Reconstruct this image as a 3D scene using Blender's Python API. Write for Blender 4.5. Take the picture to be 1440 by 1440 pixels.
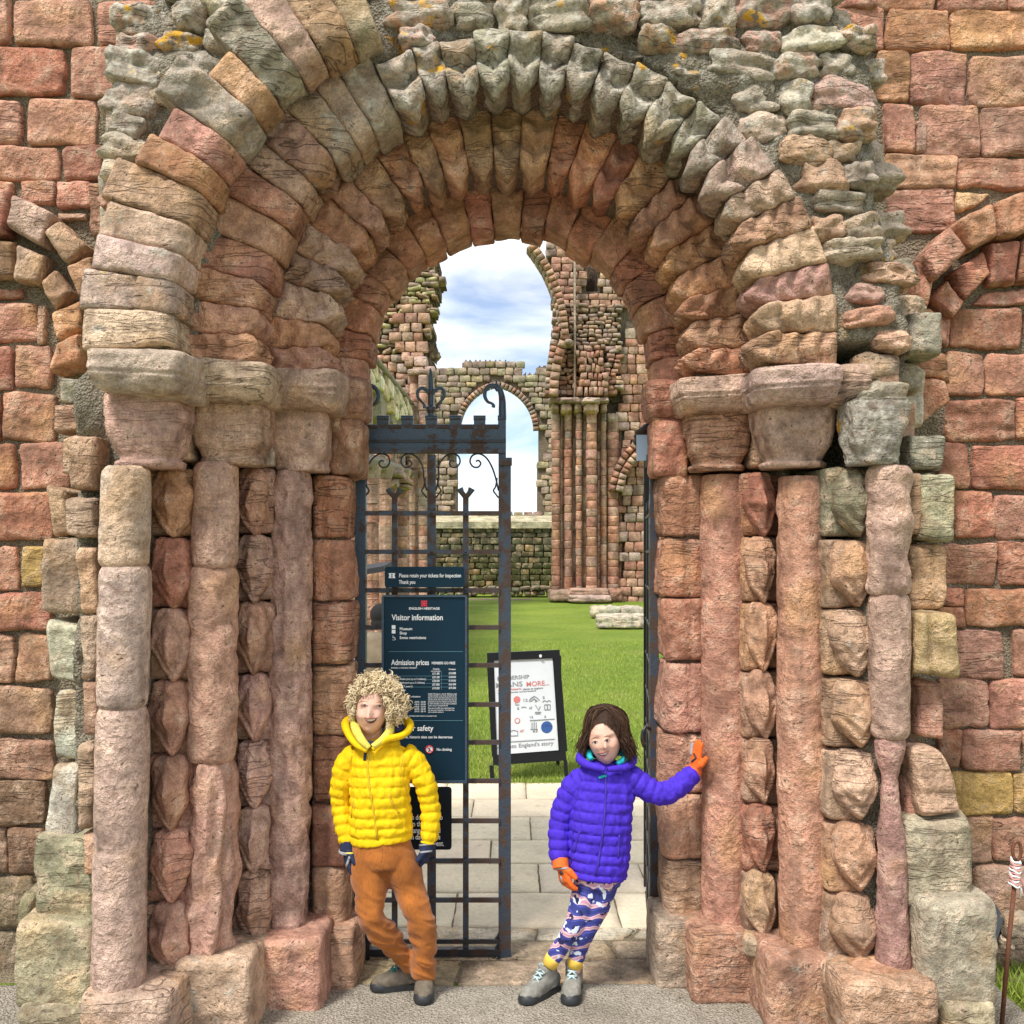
import bpy, math, random
import numpy as np
from mathutils import Vector, Matrix
R = math.radians
for o in list(bpy.data.objects): bpy.data.objects.remove(o)
SC = bpy.context.scene
# ------------------------------------------------------------------ camera
H = 1.93; HY = 775.0                    # eye height, horizon row of the 1440 px photograph
cam_d = bpy.data.cameras.new('camera'); cam = bpy.data.objects.new('camera', cam_d)
SC.collection.objects.link(cam); SC.camera = cam
cam.location = (0, 0, H); cam.rotation_euler = (R(90), 0, 0)
cam_d.sensor_width = 36; cam_d.lens = 36
cam_d.shift_y = (HY - 720) / 1440.0; cam_d.clip_start = .05; cam_d.clip_end = 6000
# ------------------------------------------------------------------ world, sun, exposure
w = bpy.data.worlds.new('World'); SC.world = w; w.use_nodes = True
nt = w.node_tree; N_ = nt.nodes; L_ = nt.links; N_.clear()
SUN_EL, SUN_AZ = R(56), R(216)           # azimuth measured clockwise from +Y (north)
out = N_.new('ShaderNodeOutputWorld'); bg = N_.new('ShaderNodeBackground'); bg2 = N_.new('ShaderNodeBackground')
sky = N_.new('ShaderNodeTexSky'); sky.sky_type = 'NISHITA'; sky.sun_disc = False
sky.sun_elevation = SUN_EL; sky.sun_rotation = SUN_AZ; sky.air_density = .75; sky.dust_density = 0; sky.ozone_density = 4
tc = N_.new('ShaderNodeTexCoord'); mp = N_.new('ShaderNodeMapping'); mp.inputs['Scale'].default_value = (1.5, 1.5, 4.6)
mp.inputs['Location'].default_value = (.37, .1, .62)
no = N_.new('ShaderNodeTexNoise'); no.inputs['Scale'].default_value = 2.1; no.inputs['Detail'].default_value = 9
no.inputs['Roughness'].default_value = .52; no.inputs['Distortion'].default_value = .35
cr = N_.new('ShaderNodeValToRGB'); cr.color_ramp.elements[0].position = .40; cr.color_ramp.elements[1].position = .58
cr.color_ramp.elements[0].color = (.26, .26, .26, 1)
mx = N_.new('ShaderNodeMixShader')
hs = N_.new('ShaderNodeHueSaturation'); hs.inputs['Saturation'].default_value = 1.15
tn = N_.new('ShaderNodeMixRGB'); tn.blend_type = 'MULTIPLY'; tn.inputs[0].default_value = 1; tn.inputs[2].default_value = (.84, 1.0, 1.06, 1)
L_.new(sky.outputs[0], hs.inputs['Color']); L_.new(hs.outputs[0], tn.inputs[1]); L_.new(tn.outputs[0], bg.inputs[0]); bg.inputs[1].default_value = .10
n2 = N_.new('ShaderNodeTexNoise'); n2.inputs['Scale'].default_value = 4.5; n2.inputs['Detail'].default_value = 6
cr2 = N_.new('ShaderNodeValToRGB'); cr2.color_ramp.elements[0].position = .3; cr2.color_ramp.elements[1].position = .62
cr2.color_ramp.elements[0].color = (.78, .84, .90, 1); cr2.color_ramp.elements[1].color = (1, .97, .925, 1)
L_.new(mp.outputs[0], n2.inputs[0]); L_.new(n2.outputs[0], cr2.inputs[0]); L_.new(cr2.outputs[0], bg2.inputs[0])
bg2.inputs[1].default_value = 1.12
L_.new(tc.outputs['Generated'], mp.inputs[0]); L_.new(mp.outputs[0], no.inputs[0]); L_.new(no.outputs[0], cr.inputs[0])
L_.new(cr.outputs[0], mx.inputs[0]); L_.new(bg.outputs[0], mx.inputs[1]); L_.new(bg2.outputs[0], mx.inputs[2]); L_.new(mx.outputs[0], out.inputs[0])
sd = bpy.data.lights.new('sun', 'SUN'); sd.energy = 3.1; sd.angle = R(13); sd.color = (1, .96, .9)
so = bpy.data.objects.new('sun', sd); SC.collection.objects.link(so)
sdir = Vector((math.sin(SUN_AZ)*math.cos(SUN_EL), math.cos(SUN_AZ)*math.cos(SUN_EL), math.sin(SUN_EL)))
so.rotation_euler = sdir.to_track_quat('Z', 'Y').to_euler(); so.location = (-3, -3, 8)
SC.view_settings.view_transform = 'Standard'; SC.view_settings.look = 'None'
SC.view_settings.exposure = .55; SC.view_settings.gamma = 1; SC.view_settings.use_curve_mapping = False
SC.render.engine = 'CYCLES'
try: SC.cycles.max_bounces = 6
except Exception: pass
# ------------------------------------------------------------------ numpy helpers
rnd = random.Random(7); rng = np.random.default_rng(7)
def W(px, py, d): return np.array([(px - 720) * d / 1440.0, d, H + (HY - py) * d / 1440.0])
def X(px, d): return (px - 720) * d / 1440.0
def Z(py, d): return H + (HY - py) * d / 1440.0
def _h(i, j, k, s):
    n = (i.astype(np.uint32) * np.uint32(374761393) + j.astype(np.uint32) * np.uint32(668265263)
         + k.astype(np.uint32) * np.uint32(2246822519) + np.uint32((s * 3266489917 + 12345) & 0xffffffff))
    n = (n ^ (n >> np.uint32(13))) * np.uint32(1274126177)
    n = n ^ (n >> np.uint32(16))
    return n.astype(np.float64) / 4294967295.0 * 2 - 1
def vn(p, s=0):
    f = np.floor(p); t = p - f; i = f.astype(np.int64); t = t * t * (3 - 2 * t)
    x, y, z = i[..., 0], i[..., 1], i[..., 2]; a, b, c = t[..., 0], t[..., 1], t[..., 2]
    def hh(dx, dy, dz): return _h(x + dx, y + dy, z + dz, s)
    l = lambda u, v, q: u + (v - u) * q
    return l(l(l(hh(0,0,0), hh(1,0,0), a), l(hh(0,1,0), hh(1,1,0), a), b), l(l(hh(0,0,1), hh(1,0,1), a), l(hh(0,1,1), hh(1,1,1), a), b), c)
np.seterr(over='ignore')
def fbm(p, f, o=3, s=0, g=.5):
    r = 0; a = 1
    for q in range(o): r = r + a * vn(p * f, s + q * 17); f = f * 2.03 if np.isscalar(f) else np.asarray(f) * 2.03; a *= g
    return r
LOC = {}
def link(o, parent):
    SC.collection.objects.link(o)
    if parent is not None: o.parent = parent
def obj_from(name, V, F, mat, parent=None, col=None, lich=0., smooth=True, mats=None, fm=None):
    V = np.asarray(V, float); c = V.mean(0); me = bpy.data.meshes.new(name)
    if isinstance(F, np.ndarray):
        n, k = F.shape
        me.vertices.add(len(V)); me.vertices.foreach_set('co', (V - c).ravel().astype(np.float32))
        me.loops.add(n * k); me.loops.foreach_set('vertex_index', F.ravel().astype(np.int32))
        me.polygons.add(n); me.polygons.foreach_set('loop_start', np.arange(0, n * k, k, dtype=np.int32))
        me.polygons.foreach_set('loop_total', np.full(n, k, dtype=np.int32))
    else:
        me.from_pydata([tuple(v) for v in V - c], [], [tuple(f) for f in F])
    me.update(calc_edges=True)
    if mats:
        for m in mats: me.materials.append(m)
        if fm is not None: me.polygons.foreach_set('material_index', np.asarray(fm, dtype=np.int32))
    else: me.materials.append(mat)
    me.polygons.foreach_set('use_smooth', np.full(len(me.polygons), smooth))
    o = bpy.data.objects.new(name, me); link(o, parent)
    pl = LOC.get(parent.name, (0, 0, 0)) if parent is not None else (0, 0, 0)
    o.location = (c[0] - pl[0], c[1] - pl[1], c[2] - pl[2]); LOC[o.name] = tuple(c)
    if col is not None: o.color = (col[0], col[1], col[2], lich)
    return o
def thing(name, loc, label, cat, group=None):
    o = bpy.data.objects.new(name, None); SC.collection.objects.link(o); o.location = loc; LOC[o.name] = tuple(loc)
    o.empty_display_size = .1; o['label'] = label; o['category'] = cat
    if group: o['group'] = group
    return o
def tag(o, label=None, cat=None, group=None, kind=None):
    if label: o['label'] = label
    if cat: o['category'] = cat
    if group: o['group'] = group
    if kind: o['kind'] = kind
    return o
class MB:
    def __init__(s): s.V = []; s.F = []; s.n = 0; s.M = []
    def add(s, V, F, m=0):
        V = np.asarray(V, float).reshape(-1, 3); s.V.append(V)
        for f in (F.tolist() if isinstance(F, np.ndarray) else F): s.F.append([i + s.n for i in f]); s.M.append(m)
        s.n += len(V)
    def box(s, x0, x1, y0, y1, z0, z1, m=0):
        V = [(x, y, z) for x in (x0, x1) for y in (y0, y1) for z in (z0, z1)]
        s.add(V, [(0,1,3,2),(4,6,7,5),(0,4,5,1),(2,3,7,6),(0,2,6,4),(1,5,7,3)], m)
    def tube(s, P, r, n=8, m=0, asp=None, cap=True):
        V, F = tube(P, r, n, asp=asp, cap=cap); s.add(V, F, m)
    def build(s, name, mat, parent=None, smooth=False, mats=None, **k):
        return obj_from(name, np.concatenate(s.V), s.F, mat, parent, smooth=smooth, mats=mats, fm=s.M if mats else None, **k)
def tube(P, r, n=8, asp=None, cap=True, up=None):
    P = np.asarray(P, float); m = len(P); r = np.broadcast_to(np.asarray(r, float), (m,))
    T = np.gradient(P, axis=0); T /= np.linalg.norm(T, axis=1)[:, None] + 1e-9
    u = np.array(up if up is not None else (0, 1, 0), float)
    if abs(T[0] @ u) > .9 and up is None: u = np.array([1., 0, 0])
    V = []; a = np.arange(n) * 2 * math.pi / n
    for i in range(m):
        b = np.cross(T[i], u); b /= np.linalg.norm(b) + 1e-9; u2 = np.cross(b, T[i]); 
        if up is None: u = u2
        ax, ay = (1, 1) if asp is None else asp
        V.append(P[i] + r[i] * (np.cos(a)[:, None] * b * ax + np.sin(a)[:, None] * u2 * ay))
    V = np.concatenate(V); F = []
    for i in range(m - 1):
        for j in range(n): F.append((i*n+j, i*n+(j+1) % n, (i+1)*n+(j+1) % n, (i+1)*n+j))
    if cap: F.append(tuple(range(n))[::-1]); F.append(tuple((m-1)*n + j for j in range(n)))
    return V, F
def grid_faces(ni, nj):
    i, j = np.meshgrid(np.arange(ni-1), np.arange(nj-1), indexing='ij'); a = (i*nj + j).ravel()
    return np.stack([a, a+nj, a+nj+1, a+1], 1)
def patch(P, N, depth):
    ni, nj = P.shape[:2]; F = grid_faces(ni, nj); idx = np.arange(ni*nj).reshape(ni, nj)
    b = np.concatenate([idx[0, :-1], idx[:-1, -1], idx[-1, :0:-1], idx[:0:-1, 0]])
    V = P.reshape(-1, 3); Nn = N.reshape(-1, 3)
    S = V[b] - Nn[b] * depth; m = len(b); k = np.arange(m); k2 = (k+1) % m
    F2 = np.stack([b, b[k2], ni*nj + k2, ni*nj + k], 1)
    return np.concatenate([V, S]), np.concatenate([F, F2])
def facets(Q, seed, n=7, slope=.16, b=.022):
    g = np.random.default_rng(seed); c = Q.reshape(-1, 3).mean(0); h = None; D = Q-c
    for i in range(n):
        v = g.normal(size=3); v *= slope*g.uniform(.3, 1.2)/np.linalg.norm(v); t = D@v + g.uniform(0, b); h = t if h is None else np.minimum(h, t)
    h = h-h.mean(); return np.clip(h, -.013, .02)
def relief(Q, style, seed):
    if style == 'smooth': return .003*fbm(Q*np.array([1, 1, .4]), 9, 2, seed) + .0015*fbm(Q*np.array([1, 1, .45]), 42, 2, seed+5) - .003*np.clip(fbm(Q, 14, 2, seed+7)-.45, 0, 1)*4
    if style == 'layer':
        q = Q * np.array([3., 3., 30.]) + .6*vn(Q*7, seed)[..., None]
        return .011*fbm(q, 1.0, 2, seed) - .008*np.clip(fbm(q*np.array([2, 1, .8]), 1.3, 2, seed+9)-.35, 0, 1) + .005*fbm(Q, 12, 2, seed+3)
    if style == 'vlayer':
        q = Q * np.array([30., 30., 3.]) + .8*vn(Q*6, seed)[..., None]
        return .012*fbm(q, 1.0, 2, seed) + .006*fbm(Q, 12, 2, seed+3)
    if style == 'pock':
        c = np.clip(fbm(Q*np.array([1., 1., .6]), 34, 2, seed)-.1, 0, 1)
        return -.014*c + .004*fbm(Q, 12, 2, seed+3)
    if style == 'carved':
        return facets(Q, seed, 7, .30, .03)*.7 + .010*(.5-np.abs(fbm(Q, 9, 2, seed))) + .003*fbm(Q, 30, 2, seed+3)
    if style == 'deep':
        return .026*(.5-np.abs(fbm(Q, 6, 2, seed))) + .011*fbm(Q, 20, 3, seed+3)
    return facets(Q, seed, 6, .15, .018)*.8 + .004*fbm(Q, 9, 2, seed) + .005*(.4-np.abs(fbm(Q*np.array([1, 1, 1.8]), 12, 2, seed+4))) + .002*fbm(Q, 45, 2, seed+8)
SEED = [100]
def sd_(): SEED[0] += 1; return SEED[0]
def cj(c, j=.10, h=.04):
    k = 1 + rnd.uniform(-j, j)*1.2; return tuple(min(.9, max(.01, v*k*(1+rnd.uniform(-h, h)))) for v in c)
PAL = dict(red=(.46,.195,.125), pink=(.53,.275,.195), mauve=(.54,.335,.265), orange=(.56,.29,.155), tan=(.51,.325,.21), brown=(.32,.175,.115),
           grey=(.44,.37,.285), cream=(.70,.62,.45), pale=(.58,.45,.35), green=(.34,.30,.19), dark=(.15,.10,.07), yellow=(.60,.37,.13), rust=(.33,.12,.065), black=(.12,.105,.09))
def quad_stone(name, par, q, d, style='rough', col='red', depth=.14, bulge=.013, cell=.011, lich=0., mat=None, jit=True, d2=None, wob=.010, extra=None, trim=.05):
    if len(q) == 4 and np.isscalar(q[0]): q = [(q[0], q[1]), (q[2], q[1]), (q[2], q[3]), (q[0], q[3])]
    if d2 is None: d2 = d
    c = [W(*q[0], d), W(*q[1], d2), W(*q[2], d2), W(*q[3], d)]
    wx = np.linalg.norm(c[1]-c[0]); wz = np.linalg.norm(c[3]-c[0]); s_ = sd_()
    nu = int(np.clip(wx/cell, 6, 34)); nv = int(np.clip(wz/cell, 6, 34))
    e = lambda n: (lambda t: .4*t + .6*np.sin(t*math.pi/2))(np.linspace(-1, 1, n))
    S, T = np.meshgrid(e(nu), e(nv))
    s2 = S*(1 - trim*T**6*S**2); t2 = T*(1 - trim*S**6*T**2)
    u = (s2+1)/2; v = (t2+1)/2
    P = ((1-u)*(1-v))[..., None]*c[0] + (u*(1-v))[..., None]*c[1] + (u*v)[..., None]*c[2] + ((1-u)*v)[..., None]*c[3]
    nrm = np.cross(c[1]-c[0], c[3]-c[0]); nrm /= np.linalg.norm(nrm)
    if nrm[1] > 0: nrm = -nrm
    Q = P + s_*3.7
    P = P + wob*np.stack([vn(Q*9, 1), 0*u, vn(Q*9, 2)], -1) + wob*.5*np.stack([vn(Q*35, 3), 0*u, vn(Q*35, 4)], -1)*(np.maximum(abs(S), abs(T))**4)[..., None]
    b = min(bulge, .35*min(wx, wz))
    h = b*((1-abs(S)**16)*(1-abs(T)**16))**.7 + rnd.uniform(-.008, .008)*S + rnd.uniform(-.010, .006)*T + relief(Q, style, s_)*np.clip(1.15-np.maximum(abs(S), abs(T))**8, .2, 1)
    if extra is not None: h = h + extra(S, T)
    P = P + nrm*h[..., None]
    V, F = patch(P, np.broadcast_to(nrm, P.shape), depth)
    cc = PAL[col] if isinstance(col, str) else col
    return obj_from(name, V, F, mat or M['stone'], par, col=cj(cc) if jit else cc, lich=lich)
def parent_is_near(p): return p is not None and p.name == 'carved_doorway'
_cg = {}
def cube_grid(n):
    if n in _cg: return _cg[n]
    g = np.linspace(-1, 1, n+1); g = np.tan(g*math.pi/4); a, b = np.meshgrid(g, g, indexing='ij'); o = np.ones_like(a); V = []; F = []
    for k, f in enumerate([(a, b, o), (b, a, -o), (o, a, b), (-o, b, a), (b, o, a), (a, -o, b)]):
        V.append(np.stack(f, -1).reshape(-1, 3)); F.append(grid_faces(n+1, n+1) + k*(n+1)**2)
    V = np.concatenate(V); F = np.concatenate(F); key = np.round(V*1e4).astype(int)
    _, first, inv = np.unique(key, axis=0, return_index=True, return_inverse=True)
    V = V[first]; F = inv.reshape(-1)[F]; _cg[n] = (V, F); return _cg[n]
def rock(name, par, c, size, k=5, n=8, rough=.12, col='grey', lich=0., style=None, rot=0., mat=None, ry=0., jit=True, amp=1.):
    V, F = cube_grid(n); s_ = sd_(); r = (np.abs(V)**k).sum(1)**(1/k); U = V/r[:, None]
    Pn = U*np.array(size)/2; nn = Pn/(np.linalg.norm(Pn, axis=1)[:, None]+1e-9)
    m = min(size)
    P = Pn*(1 + rough*fbm(U + s_*1.7, 1.6, 2, s_))[:, None]
    if style: P = P + nn*(amp*relief(Pn + s_*2.3, style, s_))[:, None]
    else: P = P + nn*(m*.10*fbm(U + s_, 4, 2, s_+4))[:, None]
    if name == 'abacus' and parent_is_near(par): P = mould(P, size)
    if rot or ry:
        ca, sa = math.cos(rot), math.sin(rot); x, z = P[:, 0].copy(), P[:, 2].copy(); P[:, 0] = ca*x - sa*z; P[:, 2] = sa*x + ca*z
        ca, sa = math.cos(ry), math.sin(ry); x, y = P[:, 0].copy(), P[:, 1].copy(); P[:, 0] = ca*x - sa*y; P[:, 1] = sa*x + ca*y
    cc = PAL[col] if isinstance(col, str) else col
    return obj_from(name, P + np.array(c), F, mat or M['stone'], par, col=cj(cc) if jit else cc, lich=lich)
# ------------------------------------------------------------------ materials
M = {}
def nodes(name, rough=.9, metal=0.):
    m = bpy.data.materials.new(name); m.use_nodes = True; t = m.node_tree
    b = t.nodes['Principled BSDF']; b.inputs['Roughness'].default_value = rough; b.inputs['Metallic'].default_value = metal
    M[name] = m; return m, t, b
def nd(t, ty, **k):
    n = t.nodes.new(ty)
    for a, v in k.items():
        if a in n.inputs: n.inputs[a].default_value = v
        else: setattr(n, a, v)
    return n
def mathn(t, op, a, b=None, c=None):
    n = t.nodes.new('ShaderNodeMath'); n.operation = op
    for i, v in enumerate((a, b, c)):
        if v is None: continue
        if isinstance(v, (int, float)): n.inputs[i].default_value = v
        else: t.links.new(v, n.inputs[i])
    return n.outputs[0]
def mixc(t, f, a, b, mode='MIX'):
    n = t.nodes.new('ShaderNodeMixRGB'); n.blend_type = mode
    for i, v in enumerate((f, a, b)):
        if isinstance(v, (int, float)): n.inputs[i].default_value = v
        elif isinstance(v, tuple): n.inputs[i].default_value = (*v, 1) if len(v) == 3 else v
        else: t.links.new(v, n.inputs[i])
    return n.outputs[0]
def noise(t, vec, sc, det=4, rg=.55, dist=0.):
    n = nd(t, 'ShaderNodeTexNoise'); n.inputs['Scale'].default_value = sc; n.inputs['Detail'].default_value = det
    n.inputs['Roughness'].default_value = rg; n.inputs['Distortion'].default_value = dist; t.links.new(vec, n.inputs['Vector']); return n.outputs[0]
def ramp(t, v, a, b, ca=0., cb=1.):
    n = t.nodes.new('ShaderNodeMapRange'); t.links.new(v, n.inputs[0]); n.inputs[1].default_value = a; n.inputs[2].default_value = b
    n.inputs[3].default_value = ca; n.inputs[4].default_value = cb; return n.outputs[0]
def objvec(t, sc=(1, 1, 1), rndoff=True):
    c = nd(t, 'ShaderNodeTexCoord'); m = nd(t, 'ShaderNodeMapping'); m.inputs['Scale'].default_value = sc; t.links.new(c.outputs['Object'], m.inputs[0])
    if rndoff:
        oi = nd(t, 'ShaderNodeObjectInfo'); k = nd(t, 'ShaderNodeVectorMath', operation='SCALE'); k.inputs[0].default_value = (37, 61, 23)
        t.links.new(oi.outputs['Random'], k.inputs['Scale']); t.links.new(k.outputs[0], m.inputs['Location'])
    return m.outputs[0]
def bump(t, b, h, dist=.01, st=.6):
    n = nd(t, 'ShaderNodeBump'); n.inputs['Strength'].default_value = st; n.inputs['Distance'].default_value = dist
    t.links.new(h, n.inputs['Height']); t.links.new(n.outputs[0], b.inputs['Normal'])
def stone_mat(name, far=False, crack=1.):
    m, t, b = nodes(name, .92); oi = nd(t, 'ShaderNodeObjectInfo'); v = objvec(t); vl = objvec(t, (1.2, 1.2, 9))
    b.inputs['Specular IOR Level'].default_value = .25
    s = .22 if far else 1.
    n1 = noise(t, v, 6*s, 2, .6); n2 = noise(t, v, 38*s, 4, .72); n3 = noise(t, vl, 3.2*s, 2, .6, 1.6); n5 = noise(t, v, 150*s, 1, .8); n6 = noise(t, v, 12*s, 4, .68, .6)
    vr = nd(t, 'ShaderNodeTexVoronoi'); vr.inputs['Scale'].default_value = 26*s; vw = nd(t, 'ShaderNodeVectorMath', operation='ADD'); nv = nd(t, 'ShaderNodeTexNoise'); nv.inputs['Scale'].default_value = 20*s; nv.inputs['Detail'].default_value = 1
    t.links.new(v, nv.inputs['Vector']); sc_ = nd(t, 'ShaderNodeVectorMath', operation='SCALE'); sc_.inputs['Scale'].default_value = .10/s; t.links.new(nv.outputs['Color'], sc_.inputs[0]); t.links.new(v, vw.inputs[0]); t.links.new(sc_.outputs[0], vw.inputs[1]); t.links.new(vw.outputs[0], vr.inputs['Vector'])
    k = mathn(t, 'MULTIPLY', ramp(t, n1, .28, .72, .55, 1.36), ramp(t, n2, .28, .72, .70, 1.28))
    k = mathn(t, 'MULTIPLY', k, ramp(t, n3, .3, .7, .90, 1.10)); k = mathn(t, 'MULTIPLY', k, ramp(t, n5, .3, .7, .80, 1.2))
    c = mixc(t, 1., oi.outputs['Color'], (1, 1, 1), 'MULTIPLY')
    c = mixc(t, ramp(t, n6, .50, .66, 0, .50), c, (.60, .43, .31)); c = mixc(t, ramp(t, n6, .46, .30, 0, .5), c, (.19, .095, .05))
    n4 = noise(t, v, 3.1*s, 2, .6); c = mixc(t, ramp(t, n4, .54, .70, 0, .45), c, (.54, .31, .13))
    c = mixc(t, 1., c, k, 'MULTIPLY')
    # bedding cracks and pits on part of the stones
    oi2 = oi.outputs['Random']; vb = objvec(t, (.8, .8, 6.5)); nc = noise(t, vb, 2.6*s, 3, .6, .35)
    cr = mathn(t, 'MULTIPLY', ramp(t, mathn(t, 'ABSOLUTE', mathn(t, 'SUBTRACT', nc, .5)), .0, .016, 1, 0), ramp(t, oi2, .45, .8, .04*crack, crack)); c = mixc(t, mathn(t, 'MULTIPLY', cr, .36), c, (.07, .04, .028))
    pt = mathn(t, 'MULTIPLY', ramp(t, vr.outputs['Distance'], .10, .20, 1, 0), ramp(t, n6, .52, .60, 0, 1)); c = mixc(t, mathn(t, 'MULTIPLY', pt, .6), c, (.09, .05, .035))
    nst = noise(t, objvec(t, (5, 5, .7)), 2.2*s, 3, .6); c = mixc(t, ramp(t, nst, .54, .70, 0, .42), c, (.13, .085, .06))
    # lichen: amount in the alpha of the object colour
    al = oi.outputs['Alpha']; g = noise(t, v, 14*s, 4, .68); g2 = noise(t, v, 7*s, 3, .5); g3 = noise(t, v, 30*s, 2, .6)
    thr = mathn(t, 'SUBTRACT', .70, mathn(t, 'MULTIPLY', al, .30))
    f1 = mathn(t, 'MULTIPLY', mathn(t, 'SUBTRACT', g, thr), 9.); f1n = mathn(t, 'MINIMUM', mathn(t, 'MAXIMUM', f1, 0.), 1.)
    f1n = mathn(t, 'MULTIPLY', f1n, mathn(t, 'MINIMUM', mathn(t, 'MULTIPLY', al, 4.), .8))
    c = mixc(t, f1n, c, mixc(t, ramp(t, g3, .35, .68), (.16, .14, .105), (.62, .575, .475)))
    thr2 = mathn(t, 'SUBTRACT', .86, mathn(t, 'MULTIPLY', al, .25))
    f2 = mathn(t, 'MINIMUM', mathn(t, 'MAXIMUM', mathn(t, 'MULTIPLY', mathn(t, 'SUBTRACT', g2, thr2), 22.), 0.), 1.)
    f2 = mathn(t, 'MULTIPLY', f2, ramp(t, g3, .36, .5))
    c = mixc(t, f2, c, (.60, .32, .035)); t.links.new(c, b.inputs['Base Color'])
    hb = mathn(t, 'ADD', mathn(t, 'MULTIPLY', n2, .9), mathn(t, 'MULTIPLY', n5, .35)); hb = mathn(t, 'ADD', hb, mathn(t, 'MULTIPLY', vr.outputs['Distance'], .55))
    hb = mathn(t, 'SUBTRACT', mathn(t, 'MULTIPLY', hb, ramp(t, n1, .35, .65, .35, 1.25)), mathn(t, 'ADD', mathn(t, 'MULTIPLY', cr, .55), mathn(t, 'MULTIPLY', pt, .5)))
    bump(t, b, hb, .03 if far else .015, 1.)
stone_mat('stone'); stone_mat('shaft_stone', crack=.12); stone_mat('farstone', True)
def mortar_mat(name, ca, cb, sc=1., dist=.02, lich=False):
    m, t, b = nodes(name, .96); v = objvec(t, rndoff=False); b.inputs['Specular IOR Level'].default_value = .15
    n1 = noise(t, v, 9*sc, 5); n2 = noise(t, v, 75*sc, 4, .7); n3 = noise(t, v, 2.2*sc, 3)
    vo = nd(t, 'ShaderNodeTexVoronoi'); vo.inputs['Scale'].default_value = 95*sc; t.links.new(v, vo.inputs['Vector'])
    c = mixc(t, ramp(t, n1, .3, .7), ca, cb); c = mixc(t, ramp(t, n3, .5, .7, 0, .45), c, tuple(x*.55 for x in ca))
    c = mixc(t, 1., c, mathn(t, 'MULTIPLY', ramp(t, n2, .28, .72, .55, 1.35), ramp(t, vo.outputs['Distance'], 0, .6, 1.15, .7)), 'MULTIPLY')
    if lich:
        g = noise(t, v, 11, 6, .7, .3); g2 = noise(t, v, 6, 5, .55, .3); g3 = noise(t, v, 26, 4, .6); h_ = nd(t, 'ShaderNodeTexCoord'); sp = nd(t, 'ShaderNodeSeparateXYZ'); t.links.new(h_.outputs['Object'], sp.inputs[0])
        up = ramp(t, sp.outputs[2], .2, 1.1, 0, 1); c = mixc(t, mathn(t, 'MULTIPLY', ramp(t, g, .47, .60, 0, .8), up), c, mixc(t, ramp(t, g3, .35, .65), (.18, .16, .12), (.62, .58, .48)))
        c = mixc(t, mathn(t, 'MULTIPLY', mathn(t, 'MULTIPLY', ramp(t, g2, .60, .64), ramp(t, g3, .40, .5)), up), c, (.62, .33, .03))
    t.links.new(c, b.inputs['Base Color']); bump(t, b, mathn(t, 'SUBTRACT', mathn(t, 'MULTIPLY', n2, 1.2), vo.outputs['Distance']), dist, 1.)
mortar_mat('mortar', (.38, .30, .20), (.52, .43, .31)); mortar_mat('mortar_red', (.30, .20, .14), (.44, .33, .235)); mortar_mat('mortar_far', (.28, .22, .16), (.38, .30, .22), .25, .06)
mortar_mat('rubble_mortar', (.34, .29, .21), (.52, .45, .34), lich=True)
mortar_mat('gravel', (.46, .405, .32), (.62, .555, .45), 1.0, .012)
def plain(name, col, rough=.6, metal=0., nz=0., sc=20, bd=0., spec=None, st=.5):
    m, t, b = nodes(name, rough, metal); v = objvec(t, rndoff=False)
    if spec is not None: b.inputs['Specular IOR Level'].default_value = spec
    if nz:
        n = noise(t, v, sc, 4); c = mixc(t, 1., col, ramp(t, n, .3, .7, 1-nz, 1+nz), 'MULTIPLY'); t.links.new(c, b.inputs['Base Color'])
        if bd: bump(t, b, n, bd, st)
    else: b.inputs['Base Color'].default_value = (*col, 1)
    return m
# ================================================================== WEST FRONT: doorway and walls
CX, ZC = -.015, 2.755
door = thing('carved_doorway', (CX, 4.3, 0), 'round-headed doorway of carved red sandstone with recessed columns and ragged grey rubble above', 'doorway')
wl = thing('ruined_wall', (-2.2, 4.75, 0), 'red block wall left of the doorway with dark damp lower courses', 'wall')
wr = thing('ruined_wall', (2.2, 4.75, 0), 'red block wall right of the doorway with one yellow course low down', 'wall')
# ---- thick wall core behind everything (with the wider inner opening)
def core():
    n = 24; inner = [(-.98, -.05)] + [(-.98*math.cos(math.pi*i/n), ZC + .98*math.sin(math.pi*i/n)) for i in range(n+1)] + [(.98, -.05)]
    outer = [(-3.3, -.05)] + [(-3.3 if i < n*.3 else (3.3 if i > n*.7 else -3.3 + 6.6*(i-n*.3)/(n*.4)), 4.75 if n*.3 <= i <= n*.7 else ZC + (4.75-ZC)*min(i, n-i)/(n*.3)) for i in range(n+1)] + [(3.3, -.05)]
    m = len(inner); V = []; 
    for y in (4.92, 5.25): V += [(x, y, z) for x, z in inner] + [(x, y, z) for x, z in outer]
    F = []
    for i in range(m-1):
        F += [(i, i+1, m+i+1, m+i), (2*m+i, 2*m+i+1, 3*m+i+1, 3*m+i), (i, i+1, 2*m+i+1, 2*m+i), (m+i, m+i+1, 3*m+i+1, 3*m+i)]
    F += [(0, m, 3*m, 2*m), (m-1, 2*m-1, 4*m-1, 3*m-1)]
    tag(obj_from('wall_core', V, F, M['mortar'], door, smooth=False), kind='stuff')
core()
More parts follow.
